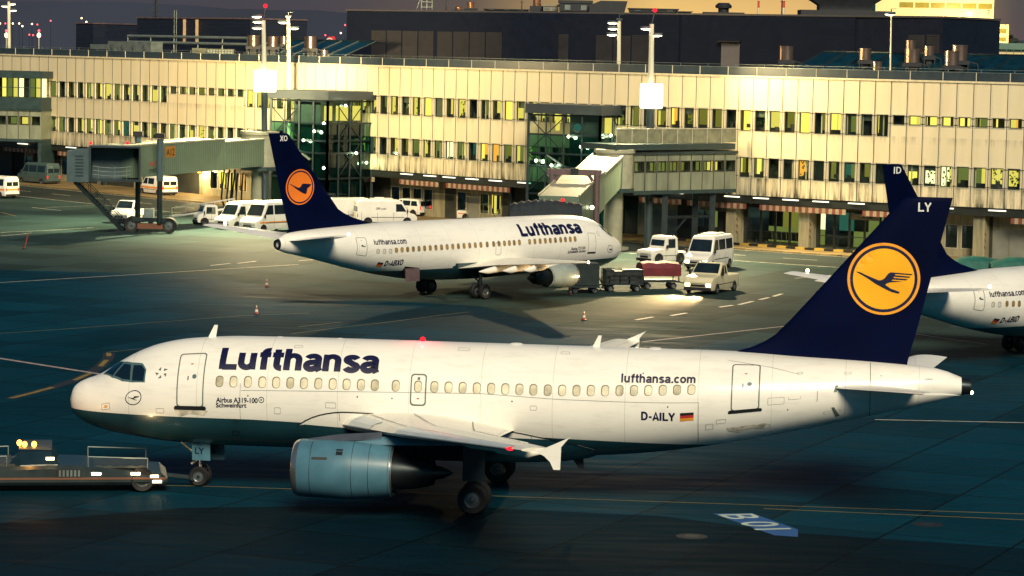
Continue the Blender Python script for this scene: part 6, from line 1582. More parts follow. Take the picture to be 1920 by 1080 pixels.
# skylights
sky_m = M('blue_skylight_glazing', (0.003,0.022,0.036), 0.3, var=.3, spec=.5, coat=.2)
def skylight(pa, pb, back, label, z0, z1, wid=5.0):
    n0 = min(np.arange(NN0,NN1+12,.1), key=lambda n: abs(TPX(FP(n,-back))-pa)); n1 = min(np.arange(NN0,NN1+12,.1), key=lambda n: abs(TPX(FP(n,-back))-pb))
    t_ = thing('skylight', label, 'skylight', FP(n0,-back,ZT)); b = MB(); f = MB(); ns_ = np.arange(n0, n1, 1.7); prev = None
    for n in ns_:
        r_ = [FP(n+.9*i/4, -back-wid*.6*i/4, z0+(z1-z0)*i/4-.12*math.sin(math.pi*i/4)*0) for i in range(5)]+[FP(n+.9, -back-wid, z1-.2)]
        if prev:
            for i in range(5): b.quad(prev[i],prev[i+1],r_[i+1],r_[i])
        for i in range(4): f.bar(r_[i]+Vector((0,-.03,.03)),r_[i+1]+Vector((0,-.03,.03)),.09)
        if prev: f.bar(prev[4]+Vector((0,0,.05)), r_[4]+Vector((0,0,.05)), .12)
        prev = r_
    b.build('glazing', sky_m, t_, True, smooth=30); f.build('ribs', dark_steel, t_, True)
    k = MB(); k.quad(FP(n0,-back+.02,ZT),FP(n1,-back+.02,ZT),FP(n1,-back+.02,z0),FP(n0,-back+.02,z0)); k.build('curb', roof_black, t_, True)
skylight(1478,1960,7.5,'long blue glazed barrel skylight at the right end of the roof',ZT+.75,ZT+2.35)
skylight(455,648,9,'blue glazed barrel skylight behind the two left masts',ZT+.9,ZT+2.5)
# left roof houses
lh = M('blue_black_cladding', (0.007,0.012,0.028), .55, var=.15); ribbed(lh, 12, .5)
def house(pa, pb, ytop, back, label, ybot=None, extra=None):
    p, q = at_facade(pa,back), at_facade(pb,back); z1 = float(D(pa,ytop,p.y)[2]); t_ = thing('roof_house', label, 'roof house', (p.x,p.y,ZT)); dd = (q-p).normalized(); nn = Vector((-dd.y,dd.x,0)); L_ = (q-p).length
    if nn.y < 0: nn = -nn
    def hp(u, v, z): r_ = p+dd*u+nn*v; return Vector((r_.x,r_.y,z))
    b = MB(); b.hexa([hp(0,0,ZT-.05),hp(L_,0,ZT-.05),hp(L_,8,ZT-.05),hp(0,8,ZT-.05)],[hp(0,0,z1),hp(L_,0,z1),hp(L_,8,z1),hp(0,8,z1)]); b.build('walls', lh, t_, True)
    b = MB(); b.hexa([hp(-.1,-.1,z1),hp(L_+.1,-.1,z1),hp(L_+.1,8,z1),hp(-.1,8,z1)],[hp(-.1,-.1,z1+.15),hp(L_+.1,-.1,z1+.15),hp(L_+.1,8,z1+.15),hp(-.1,8,z1+.15)]); b.build('roof_edge', mauve_steel, t_, True)
    return t_, hp, L_, z1
t_, hp, L_, z1 = house(255,467,34,16,'dark blue roof house with a ladder and two pale posts')
sand_m = M('sand_post_paint',(.33,.22,.12),.5)
for k, u in enumerate((.44,.55)): MB().bar(hp(L_*u,-.12,ZT+2.0),hp(L_*u,-.12,z1-.1),.35,.12).build('post', sand_m, t_, True)
b = MB()
for s_ in (-.25,.25): b.bar(hp(L_*.36+s_,-.15,ZT),hp(L_*.36+s_,-.15,z1+1.0),.07)
for i in range(16): z = ZT+.3+(z1-ZT)*i/15; b.bar(hp(L_*.36-.25,-.15,z),hp(L_*.36+.25,-.15,z),.05)
b.build('ladder', mid_steel, t_, True)
house(76,172,43,26,'lower plain dark roof block at the far end')
p = at_facade(291,18); q = D(291,-6,p.y); t_ = thing('antenna_pole','thick antenna pole on the dark blue roof house','antenna',(p.x,p.y,z1)); b = MB(); b.tube((0,0,0),(0,0,float(q[2])-z1),.13,n=8); b.tube((-.3,0,0),(-.3,0,float(q[2])-z1),.05,n=6); b.bar((-1.0,0,1.2),(0,0,1.0),.06); b.build('pole', dark_steel, t_)
# long pipe and air handler on the roof by the left house
p = at_facade(200,5); t_ = thing('air_handler','long grey air handler with round ports on the left roof','roof unit',(p.x,p.y,ZT)); qd = (at_facade(280,5)-p); L_ = qd.length; qd.normalize(); qn = Vector((-qd.y,qd.x,0))
b = MB(); 
def hp(u, v, z): r_ = p+qd*u+qn*v; return Vector((r_.x,r_.y,z))
for a, c, z0, z1_ in ((-4,0,1.0,1.55),(0,L_,.75,1.75),(0,L_,1.76,1.95)): b.hexa([hp(a,0,ZT+z0),hp(c,0,ZT+z0),hp(c,1.6,ZT+z0),hp(a,1.6,ZT+z0)],[hp(a,0,ZT+z1_),hp(c,0,ZT+z1_),hp(c,1.6,ZT+z1_),hp(a,1.6,ZT+z1_)],0)
for i in range(5): b.bar(hp(L_*i/4,.3,ZT),hp(L_*i/4,.3,ZT+.75),.12,m=1)
for i in range(4): b.lathe([(0,-.03),(.25,-.03),(.3,0)], tuple(hp(L_*(i+.5)/4,-.02,ZT+1.3)), 'y', 12, 1)
b.build('casing', [mid_steel, roof_black], t_, True)
p = at_facade(238,9); q = at_facade(462,9); t_ = thing('roof_pipe','pair of long pipes running in front of the dark blue roof house','pipe',(p.x,p.y,ZT)); b = MB()
for dz in (2.6,1.9): b.tube(Vector((p.x,p.y,ZT+dz)),Vector((q.x,q.y,ZT+dz)),.16,n=8)
for i in range(6): r_ = p+(q-p)*i/5; b.bar(Vector((r_.x,r_.y,ZT)),Vector((r_.x,r_.y,ZT+2.6)),.12)
b.build('pipes', mid_steel, t_, True, smooth=60)
p = at_facade(397,4); t_ = thing('roof_unit','dark slatted condenser box behind the left railing','roof unit',(p.x,p.y,ZT)); b = MB(); b.box(-2.2,-.6,-1,1,0,1.4,0); b.box(-.55,2.4,-1,1,.1,1.35,0)
for i in range(9): b.box(-.5+i*.32,-.35+i*.32,-1.05,-1,.2,1.25,1)
b.build('casing', [M('olive_casing',(.06,.07,.05),.5), mid_steel], t_)

# far behind: the lit hangar block with the figure 7, annex, low hall, chimneys, trees
far_wall = M('sodium_lit_pale_wall', (0.78,0.66,0.36), .6, var=.06)
hx = D(1660,200,430.0); hy = 430.0
def fx(px, Y): return float(D(px,60,Y)[0])
def fz(py, px, Y): return float(D(px,py,Y)[2])
t_ = thing('hangar', 'pale yellow-lit hangar with a row of high windows and the figure 7', 'building', (fx(1750,hy),hy,0))
b = MB(); xa, xb = fx(1640,hy), fx(1862,hy); zt_ = fz(-30,1750,hy); b.box(xa,xb,hy,hy+40,0,zt_); b.build('walls', far_wall, t_, True)
for i in range(6):
    wa, wb = fx(1685+29.5*i,hy), fx(1711+29.5*i,hy); z0_, z1_ = fz(15,1750,hy), fz(5,1750,hy); bb = MB(); bb.box(wa,wb,hy-.08,hy-.01,z0_,z1_); bb.build('window', M('olive_glazing',(.25,.22,.04),.3) if i == 0 else bpy.data.materials['olive_glazing'], t_, True)
x0_, z0_ = fx(1849.5,hy), fz(29,1850,hy); flat_text('7', 'figure_seven', black_ink, (x0_,hy-.03,z0_), (fx(1855,hy)-x0_,0,0), (0,0,fz(19,1850,hy)-z0_), t_, True)
for px, py in ((1818,26),(1827,72)): o = bulb('wall_lamp', warm_lamp, (0,0,0), .35, t_); o.location = V(D(px,py,hy-1.0))-t_.location; l = bpy.data.lights.new('wall_lamp_light','POINT'); l.energy = 5000; l.color = (1,.68,.25); l.shadow_soft_size = .4; lo = bpy.data.objects.new('wall_lamp_light', l); COL.objects.link(lo); lo.parent = t_; lo.location = V(D(px,py,hy-9.0))-t_.location
t_ = thing('annex_building', 'small pale annex with three dark windows beside the figure 7 hangar', 'building', (fx(1875,hy),hy-2,0))
b = MB(); b.box(fx(1863,hy),fx(1887,hy),hy-2,hy+10,0,fz(46,1875,hy)); b.build('walls', far_wall, t_, True)
for ya, yb in ((54,62),(70,77)): bb = MB(); bb.box(fx(1866,hy),fx(1882,hy),hy-2.08,hy-2.005,fz(yb,1875,hy),fz(ya,1875,hy)); bb.build('window', bpy.data.materials['olive_glazing'], t_, True)
t_ = thing('low_hall', 'long low hall with a teal roof below the figure 7 hangar', 'building', (fx(1850,395),395,0))
b = MB(); b.box(fx(1762,395),fx(1990,395),395,405,0,fz(92,1850,395)); b.build('walls', far_wall, t_, True)
b = MB(); b.box(fx(1782,395),fx(1990,395),394.5,405,fz(91.9,1850,395),fz(80,1850,395)); b.box(fx(1772,395),fx(1990,395),394.8,405,fz(95,1850,395),fz(92.1,1850,395)); b.build('roof', M('teal_metal_roof',(.10,.20,.16),.5), t_, True)
t_ = thing('lattice_fence', 'thin wire fence along the low hall roof', 'fence', (fx(1850,393),393,fz(104,1850,393))); b = MB()
for i in range(14): x = fx(1790+i*14,393); b.bar((x,393,fz(110,1850,393)),(x,393,fz(84,1850,393)),.06)
b.bar((fx(1790,393),393,fz(86,1850,393)),(fx(1975,393),393,fz(86,1850,393)),.05); b.build('wire_panel', mid_steel, t_, True)
ch_red = M('chimney_red', (.60,.08,.04), .6); ch_white = M('chimney_white', (.75,.65,.45), .6)
for px, w, yb, lab in ((1648,10,30,'red and white striped chimney left of the figure 7 hangar'),(1421,4,28,'thin hazy striped chimney far behind the rounded cowl'),(1467,7,30,'striped chimney behind the dark lattice pole')):
    Y = 640.0 if w > 8 else 800.0; s_ = CAM_F/Y; r = w/2/s_; t_ = thing('striped_chimney', lab, 'chimney', (fx(px,Y),Y,0), 0, 'striped chimneys far away'); b = MB(); H_ = fz(-25,px,Y); bh = 13/s_; k = 0; z = H_
    while z > 0: b.lathe([(r,max(0,z-bh)),(r,z)], (0,0,0), 'z', 14, k % 2); z -= bh; k += 1
    b.build('shaft', [ch_red, ch_white], t_, smooth=40)
# far trees at the right
leaf = M('dusk_foliage', (0.04,0.055,0.045), .9, var=.5, scale=.6); bark = M('dusk_bark', (.02,.018,.015), .9)
for k, (px, yt, w, lab) in enumerate([(1878,36,22,'rounded dark tree beside the small annex'),(1899,31,24,'tallest dark tree right of the annex'),(1918,36,20,'dark tree cut by the right photo edge')]):
    Y = 520+15*k; s_ = CAM_F/Y; t_ = thing('tree', lab, 'tree', (fx(px,Y),Y,0), 0, 'dusk trees by the hangar'); H_ = fz(yt,px,Y); R_ = w/2/s_*1.3
    MB().tube((0,0,0),(0,0,H_*.7),.35,.12,8).tube((0,0,H_*.4),(R_*.6,0,H_*.75),.15,.05,6).tube((0,0,H_*.45),(-R_*.5,.3,H_*.8),.15,.05,6).build('trunk', bark, t_)
    b = MB(); rs = random.Random(k+5)
    cl = [(rs.uniform(-.7,.7)*R_, rs.uniform(-.7,.7)*R_, H_*rs.uniform(.45,.88), R_*rs.uniform(.25,.45)) for _ in range(11)]
    for c in cl:
        for _ in range(150):
            a, e_ = rs.uniform(0,6.28), math.asin(rs.uniform(-1,1)); q = c[3]*rs.random()**.4; p = Vector((c[0]+q*math.cos(a)*math.cos(e_), c[1]+q*math.sin(a)*math.cos(e_), min(H_, c[2]+q*math.sin(e_)))); s2 = rs.uniform(.15,.32); n_ = Vector((rs.uniform(-1,1),rs.uniform(-1,1),rs.uniform(-1,1))).normalized(); a1 = n_.orthogonal().normalized()*s2; a2 = n_.cross(a1); b.quad(p-a1,p+a2*.6,p+a1,p-a2*.6)
    b.build('crown', leaf, t_)
# far lamps of the airfield
far_red = lamp_mat('far_red_light', (1,.10,.12), 3.5); far_warm = lamp_mat('far_warm_light', (1,.70,.38), 6)
for px, py, yb in ((12,66,86),(73,66,86),(235,66,80),(510,63,90),(527,64,92),(557,55,90),(571,56,92),(490,62,90)):
    Y = 600.0; s_ = CAM_F/Y; p = D(px,py,Y); t_ = thing('street_lamp', 'far lit airfield lamp with a red top light seen over the left roof', 'street lamp', (float(p[0]),Y,0), 0, 'far lamps beyond the terminal'); b = MB(); b.tube((0,0,0),(0,0,float(p[2])),.12,.09,6); b.build('pole', mast_m, t_); bulb('lamp', far_warm, (0,0,float(p[2])), .42, t_, 1.3); bulb('warning_lamp', far_red, (0,0,float(p[2])+.95), .28, t_)
for px, py in ((0,44),(10,44),(24,44),(36,44),(42,49),(60,45),(70,46),(95,39),(153,34),(162,41),(55,65),(62,66),(210,59),(219,54),(220,58),(247,55),(470,51),(647,47),(639,62),(610,66),(652,70),(175,59)):
    Y = 1100.0; p = D(px,py,Y); t_ = thing('obstruction_light', 'tiny far red obstruction light over the left horizon', 'obstruction light', (float(p[0]),Y,0), 0, 'far obstruction lights'); b = MB(); b.tube((0,0,0),(0,0,float(p[2])),.1,.06,5); b.build('pole', dark_steel, t_); bulb('lamp', far_red if px % 3 else far_warm, (0,0,float(p[2])), .34, t_)
# far red tail of another aircraft
Y = 700.0; p = D(618,82,Y); s_ = CAM_F/Y; t_ = thing('parked_jet', 'far jet of which only a red tail with white disc shows', 'airplane', (float(p[0]),Y,0)); zz_ = float(p[2])
b = MB(); b.prism([(-11/s_*1.0,zz_-.2),(-3/s_,zz_+13/s_),(9/s_,zz_+14/s_),(11/s_,zz_+8/s_),(6/s_,zz_-.2)], lambda x, z, q: (x,q,z), -.15, .15); b.build('tail_fin', M('bright_red_tail',(.75,.03,.04),.4,emit=(.7,.02,.03),es=.0), t_)
b = MB(); b.prism(ring_polys(circ(0,zz_+4/s_,6/s_,20),circ(0,zz_+4/s_,4.6/s_,20))[0], lambda x, z, q: (x,q,z), -.2, -.16)
for q_ in ring_polys(circ(0,zz_+4/s_,7/s_,20),circ(0,zz_+4/s_,5/s_,20)): b.prism(q_, lambda x, z, q: (x,q,z), -.22, -.16)
b.build('tail_disc', white_paint, t_)
b = MB(); b.lathe([(.2,-14),(1.6,-8),(1.9,-2),(1.9,10),(1.2,16),(.1,18)], (6,0,zz_-2.6), 'x', 18); b.build('fuselage', white_paint, t_, smooth=40)
# ------------------------------------------------------------------ vehicles and small things on the ground
def road_vehicle(name, label, cat, pos, heading, L_, W, H, prof, belt, paint, wheels, windows, shield, group=None, tum=.12, zb=.28, wr=.34, lights_on=False, rear_windows=(), stripe=None, tail_on=False, rear_flat=True):
    """x forward. prof: (t, z/H) along the length, rear 0 .. front 1"""
    t = thing(name, label, cat, (pos[0],pos[1],0), math.atan2(heading[1],heading[0]), group)
    ts = [p[0] for p in prof]; zs = [p[1]*H for p in prof]; zbelt = belt*H
    def zt(u): return float(np.interp(u, ts, zs))
    def hw(u, z):
        w = W/2*(1-.07*max(0,(u-.88)/.12)**2-.03*max(0,(.05-u)/.05))
        return w if z <= zbelt else w*(1-tum*(z-zbelt)/(H-zbelt))
    us = sorted(set(ts+[i/24 for i in range(25)])); rings = []
    for u in us:
        x = (u-.5)*L_; T_ = zt(u); b_ = min(T_-.06, zbelt); r = min(.10, (T_-zb)*.2)
        side = [(hw(u,zb)-.05,zb),(hw(u,zb),zb+.09),(hw(u,b_),b_),(hw(u,T_-r),max(b_+.01,T_-r)),(hw(u,T_)-r*.5,T_-r*.25),(hw(u,T_)-r*1.6,T_)]
        rings.append([(x,y,z) for y, z in side]+[(x,-y,z) for y, z in side[::-1]])
    t_body = MB().loft(rings); body = t_body.build('body', paint, t, smooth=32)
    def sp(u, z, s, off=.012): return ((u-.5)*L_, s*(hw(u,z)+off), z)
    for poly in windows:
        for s in (1,-1):
            b = MB(); n = len(poly); b.add([sp(u, z*H, s) for u, z in poly], [tuple(range(n))]); b.build('window', car_glass, t)
    if shield:
        ua, ub = shield; za, zb_ = zt(ua)-.05, zt(ub)+.02
        def fr(u, f, off=.02):
            z = zt(u); return Vector(((u-.5)*L_, f*(hw(u,z)-.12), z))
        A = [fr(ua+.012,-1),fr(ua+.012,1),fr(ub-.012,1),fr(ub-.012,-1)]; n_ = (A[1]-A[0]).cross(A[2]-A[1]).normalized()
        if n_.z < 0: n_ = -n_
        b = MB(); b.add([p+n_*.02 for p in A], [(0,1,2,3)]); b.build('windshield', car_glass, t)
    for (ya, yb, za, zb2) in rear_windows:
        b = MB(); x = -L_/2-.012; b.quad((x,ya*W/2,za*H),(x,yb*W/2,za*H),(x+.02,yb*W/2,zb2*H),(x+.02,ya*W/2,zb2*H)); b.build('rear_window', car_glass, t)
    for u in wheels:
        for s in (1,-1):
            x = (u-.5)*L_; y = s*(W/2-.09)
            w_ = wheel('wheel', t, x, y, wr, .22, s)
            b = MB(); ring = [(x+(wr+.07)*math.cos(math.pi*i/12), s*(W/2+.012), wr+(wr+.07)*math.sin(math.pi*i/12)) for i in range(13)]; b.add(ring+[(x+wr+.07,s*(W/2+.012),zb-.02),(x-wr-.07,s*(W/2+.012),zb-.02)], [tuple(range(15))]); b.build('wheel_arch', black_rubber, t)
            w_.location.y += s*.045
    zf = zt(1.0)
    b = MB()      # door gaps, side moulding, grille
    for s in (1,-1):
        for u in (.06,.33,.60,.835):
            if zt(u) > zbelt+.1: b.quad(sp(u-.0025,zb+.14,s,.007),sp(u+.0025,zb+.14,s,.007),sp(u+.0025,zbelt,s,.007),sp(u-.0025,zbelt,s,.007))
        b.quad(sp(.22,.30*H,s,.008),sp(.78,.30*H,s,.008),sp(.78,.325*H,s,.008),sp(.22,.325*H,s,.008))
    for k in range(3): b.box(L_/2-.02,L_/2+.012,-W*.24,W*.24,zf-.30+.075*k,zf-.26+.075*k)
    b.box(-L_/2-.006,-L_/2+.02,-.012,.012,zb+.2,min(zt(.03),H)*.9)
    b.build('trim', M('dark_trim_line',(.05,.05,.05),.6) if 'dark_trim_line' not in bpy.data.materials else bpy.data.materials['dark_trim_line'], t)
    for s in (1,-1):
        b = MB(); b.box(L_/2-.03,L_/2+.02,s*W*.36-.16,s*W*.36+.16,max(.55,zf-.32),max(.72,zf-.12)); b.build('headlight', warm_lamp if lights_on else M('clear_lamp_glass',(.5,.5,.45),.15) if 'clear_lamp_glass' not in bpy.data.materials else bpy.data.materials['clear_lamp_glass'], t)
        b = MB(); b.box(-L_/2-.025,-L_/2+.02,s*W*.43-.07,s*W*.43+.07,.75,1.1); b.build('tail_light', tail_lamp if tail_on else M('tail_lamp_plastic',(.30,.03,.02),.3) if 'tail_lamp_plastic' not in bpy.data.materials else bpy.data.materials['tail_lamp_plastic'], t)
    b = MB(); b.box(L_/2-.05,L_/2+.07,-W*.46,W*.46,zb,zb+.22); b.box(-L_/2-.06,-L_/2+.05,-W*.46,W*.46,zb,zb+.2); b.box(L_/2+.0,L_/2+.02,-W*.25,W*.25,zb+.26,zb+.4); b.build('bumpers', black_rubber, t)
    if stripe:
        za, zb2, m = stripe; b = MB()
        for s in (1,-1):
            for i in range(20): u0, u1 = .03+.88*i/20, .03+.88*(i+1)/20; b.quad(sp(u0,za*H,s,.006),sp(u1,za*H,s,.006),sp(u1,zb2*H,s,.006),sp(u0,zb2*H,s,.006))
        b.quad((-L_/2-.008,-W*.47,za*H),(-L_/2-.008,W*.47,za*H),(-L_/2-.008,W*.47,zb2*H),(-L_/2-.008,-W*.47,zb2*H)); b.build('stripe', m, t)
    for s in (1,-1):
        b = MB(); u = (shield[1]-.04) if shield else .7; x = (u-.5)*L_; b.bar((x,s*(W/2-.05),zbelt+.1),(x,s*(W/2+.16),zbelt+.12),.04); b.box(x-.05,x+.05,s*(W/2+.16)-.06,s*(W/2+.16)+.06,zbelt,zbelt+.3); b.build('mirror', black_rubber, t)
    return t, body, sp
VAN = [(0,.90),(.02,.985),(.06,1.0),(.68,1.0),(.72,.97),(.86,.56),(.97,.47),(1.0,.38)]
HIGH = [(0,.92),(.02,.985),(.05,1.0),(.70,1.0),(.75,.93),(.865,.50),(.97,.42),(1.0,.34)]
ESTATE = [(0,.55),(.015,.62),(.05,.93),(.12,1.0),(.55,1.0),(.60,.97),(.74,.62),(.95,.54),(1.0,.40)]
PICK = [(0,.56),(.01,.58),(.415,.58),(.42,.56),(.455,.94),(.50,1.0),(.60,1.0),(.74,.64),(.95,.56),(1.0,.42)]
SIDEW = [[(.61,.58),(.80,.58),(.715,.88),(.61,.88)],[(.34,.58),(.585,.58),(.585,.88),(.34,.88)],[(.06,.58),(.31,.58),(.31,.88),(.06,.88)]]
CABW = [[(.64,.54),(.815,.54),(.735,.84),(.64,.84)]]
ESTW = [[(.50,.63),(.69,.63),(.585,.91),(.50,.91)],[(.27,.63),(.475,.63),(.475,.91),(.27,.91)],[(.06,.63),(.245,.63),(.245,.90),(.10,.90)]]
PICKW = [[(.56,.64),(.70,.64),(.60,.92),(.56,.92)],[(.475,.64),(.54,.64),(.54,.92),(.49,.92)]]
p = G(72,345); road_vehicle('van','dark grey-green minibus with glowing red tail lights by the far corner bridge','van',p,(-.73,.68),5.6,2.0,2.5,VAN,.53,dark_paint,(.17,.83),SIDEW,(.72,.86),'vans on the apron',rear_windows=((-.8,-.06,.56,.88),(.06,.8,.56,.88)),tail_on=True)
p = G(-9,370); road_vehicle('van','white van with an orange band cut by the left photo edge','van',p,(-.80,.60),5.2,2.0,2.3,VAN,.53,white_paint,(.17,.83),SIDEW,(.72,.86),'vans on the apron',rear_windows=((-.8,-.06,.56,.88),(.06,.8,.56,.88)),stripe=(.36,.44,orange_paint))
p = G(296,366); road_vehicle('van','white van with orange band parked under the A12 jetway tunnel','van',p,(-.60,.80),5.2,2.0,2.15,VAN,.53,white_paint,(.17,.83),SIDEW[:2],(.72,.86),'vans on the apron',rear_windows=((-.8,-.06,.56,.88),(.06,.8,.56,.88)),stripe=(.36,.46,orange_paint),tail_on=True)
p = G(241,417); road_vehicle('pickup_truck','small white off-road truck facing the camera behind the jetway stair','truck',p,(-.30,-.95),4.2,1.85,2.05,PICK,.58,white_paint,(.18,.82),PICKW,(.60,.74),lights_on=False)
p = G(458,428); road_vehicle('van','white delivery van nose-out between the belt loader and a taller van','van',p,(-.66,-.75),5.6,2.05,2.45,HIGH,.5,white_paint,(.17,.83),CABW,(.75,.865),'vans on the apron')
p = G(506,434); road_vehicle('van','tall white van with an orange stripe half behind the emblem tail','van',p,(-.62,-.78),5.8,2.1,2.75,HIGH,.48,white_paint,(.17,.83),SIDEW,(.75,.865),'vans on the apron',stripe=(.30,.36,orange_paint))
p = G(664,416); road_vehicle('van','white van with roof rack close behind the navy tail','van',p,(.93,.36),5.4,2.0,2.3,HIGH,.5,white_paint,(.17,.83),CABW,(.75,.865),'vans on the apron',rear_windows=((-.8,-.06,.54,.86),(.06,.8,.54,.86)))
p = G(722,421); t_, bd, sp = road_vehicle('van','white van lettered OPS on its side behind the jet fuselage','van',p,(.96,.28),5.7,2.0,2.35,HIGH,.5,white_paint,(.17,.83),CABW,(.75,.865),'vans on the apron',rear_windows=((-.8,-.06,.54,.86),(.06,.8,.54,.86)))
a = Vector(sp(.30,.62*2.35,-1,.02)); flat_text('OPS', 'side_lettering', black_ink, a, (.42,0,0), (0,.0,.20), t_); a = Vector(sp(.385,.62*2.35,-1,.02)); flat_text('mobil', 'side_lettering', mid_steel, a, (.50,0,0), (0,.0,.18), t_)
for nm in ('van.006','van.007'):
    o_ = bpy.data.objects.get(nm)
    if o_: MB().box(-1.4,.6,-.55,.55,2.36,2.48).box(-1.0,-.2,-.3,.3,2.48,2.56).build('roof_vent', white_paint, o_)
p = G(764,405); road_vehicle('estate_car','white family car with lit tail lights behind the OPS van','car',p,(-.80,.60),4.5,1.85,1.75,ESTATE,.6,white_paint,(.18,.81),ESTW,(.60,.74),rear_windows=((-.8,.8,.64,.90),),tail_on=True)
p = G(908,415); road_vehicle('pickup_truck','white open-bed pickup parked before the ground floor doors','truck',p,(.93,-.37),5.0,1.85,1.75,PICK,.6,white_paint,(.19,.82),PICKW,(.60,.74),stripe=(.38,.44,orange_paint))
p = G(1329,503); t_, bd, sp = road_vehicle('van','tall white minibus with bright headlights facing the camera right of the tug','van',p,(-.42,-.91),5.6,2.05,2.62,HIGH,.5,white_paint,(.17,.83),SIDEW,(.75,.865),'vans on the apron',lights_on=True)
MB().box(-1.6,.5,-.6,.6,2.63,2.74).build('roof_vent', white_paint, t_)
p = G(1334,547); t_, bd, sp = road_vehicle('pickup_truck','cream utility truck with glaring headlights driving through the lit patch','truck',p,(-.42,-.91),5.4,2.15,2.1,PICK,.6,cream_paint,(.19,.82),PICKW,(.60,.74),lights_on=True)
for s in (1,-1):
    l = bpy.data.lights.new('headlamp_beam','SPOT'); l.energy = 26000; l.color = (1,.62,.26); l.spot_size = math.radians(58); l.spot_blend = .8; l.shadow_soft_size = .08
    lo = bpy.data.objects.new('headlamp_beam', l); COL.objects.link(lo); lo.parent = t_; lo.location = (2.75,s*.7,.85); lo.rotation_euler = Vector((1,-.22,-.15)).to_track_quat('-Z','Y').to_euler()
# white tow tractor
TUG = [(0,.40),(.01,.44),(.24,.44),(.25,.46),(.27,.95),(.30,1.0),(.56,1.0),(.585,.95),(.64,.57),(.97,.52),(1.0,.44)]
p = G(1240,494); road_vehicle('tow_tractor','white boxy tow tractor with an open rear deck beside the tall mast','tractor',p,(-.74,-.67),3.9,1.75,2.2,TUG,.56,white_paint,(.19,.80),[[(.33,.58),(.53,.58),(.53,.90),(.33,.90)]],(.585,.64),tum=.06,wr=.42)
# belt loader
p = G(398,422); t_, bd, sp = road_vehicle('belt_loader','white belt loader with a raised conveyor left of the parked vans','loader',p,(-.93,-.37),3.2,1.7,1.9,[(0,.42),(.40,.42),(.42,.95),(.46,1.0),(.78,1.0),(.86,.60),(.97,.5),(1,.4)],.55,white_paint,(.2,.8),[[(.48,.56),(.76,.56),(.74,.9),(.48,.9)]],(.78,.86),tum=.05)
b = MB(); b.bar((3.6,-1.2,.75),(-3.4,-1.2,1.7),.7,.16,m=0); b.bar((3.6,-1.2,.86),(-3.4,-1.2,1.81),.5,.04,m=1)
for s in (-.36,.36): b.bar((3.4,-1.2+s,1.5),(-2.4,-1.2+s,2.35),.05,m=0); 
for i in range(5): u = i/4; b.bar((3.4-5.4*u,-1.56,.8+.75*u),(3.4-5.4*u,-1.56,1.5+.7*u),.05,m=0)
b.bar((1.2,-1.2,.3),(1.4,-1.2,1.0),.12,m=0); b.build('conveyor', [white_paint, black_rubber], t_)
for y in (-1.35,-1.05): wheel('wheel', t_, 1.25, y, .25, .16, 1)
# baggage carts
def cart(px, py, label, cover, hd):
    p = G(px, py); t = thing('baggage_cart', label, 'cart', p, math.atan2(hd[1],hd[0]), 'baggage carts beside the parked jet'); b = MB(); b.box(-1.35,1.35,-.75,.75,.50,.62,0); b.bar((1.35,0,.5),(2.2,0,.35),.08,m=0)
    for x in (-1.3,1.3):
        for y in (-.7,.7): b.bar((x,y,.6),(x,y,1.55),.06,m=0)
    for y in (-.7,.7):
        for z in (.95,1.25,1.55): b.bar((-1.3,y,z),(1.3,y,z),.04,m=0)
    b.build('frame', dark_steel, t)
    for x in (-.95,.95):
        for y in (-.55,.55): wheel('wheel', t, x, y, .24, .14, 1)
    if cover:
        b = MB(); b.loft([[(x,y,z) for y, z in ((-.82,.95),(-.84,1.5),(-.6,1.82+d),(0,1.95+d),(.6,1.82+d),(.84,1.5),(.82,.95))] for x, d in ((-1.42,-.05),(-.9,.06),(-.3,-.03),(.4,.05),(1.0,-.02),(1.42,-.06))]); b.build('cover', wine_cloth, t, smooth=30)
    else:
        rs = random.Random(int(px))
        bagm = M('dark_luggage', (.02,.024,.03), .5, var=.6, scale=2)
        for i in range(7):
            w, h, dd = rs.uniform(.5,.75), rs.uniform(.35,.5), rs.uniform(.3,.5); x = -1.05+.34*i; z = .62 if i % 2 else 1.05; 
            if z > 1: b2 = MB(); b2.box(x-w/2,x+w/2,-.6,-.6+dd*2,.62,1.04); 
            else: b2 = MB()
            b2.box(x-w/2,x+w/2,-.55,.5,z,z+h); b2.box(x-.1,x+.1,-.58,-.55,z+h*.4,z+h*.7); s_ = b2.build('suitcase', bagm, None); s_.location = t.location; s_.rotation_euler = t.rotation_euler; s_.location.z += .004
            tag(s_, ['dark suitcase heaped on the uncovered cart near the engine','dark suitcase heaped on the uncovered cart'][0], 'suitcase', 'luggage heaped on the open cart')
    return t
cart(1166,546,'uncovered baggage cart heaped with dark luggage',False,(-.98,-.2)); cart(1234,541,'baggage cart under a wine-red tarpaulin',True,(.97,.24))
p = G(1093,549); t_ = thing('container_dolly','dark container on a low dolly right beside the engine','dolly',p,0.2); b = MB(); b.box(-1.0,1.0,-.8,.8,.42,.55,0)
for x in (-.7,.7): b.bar((x,-.8,.3),(x,.8,.3),.1)
b.build('frame', dark_steel, t_)
for x in (-.7,.7):
    for y in (-.6,.6): wheel('wheel', t_, x, y, .22, .14, 1)
b = MB(); b.prism([(-.95,.58),(.95,.58),(.95,2.1),(-.6,2.1),(-.95,1.75)], lambda x, z, q: (x,q,z), -.78, .78); 
for x in (-.5,0,.5): b.box(x-.03,x+.03,-.80,-.78,.6,2.05)
b.build('container', M('dark_container_panel',(.02,.032,.036),.4,metal=.3), t_)
b = MB()
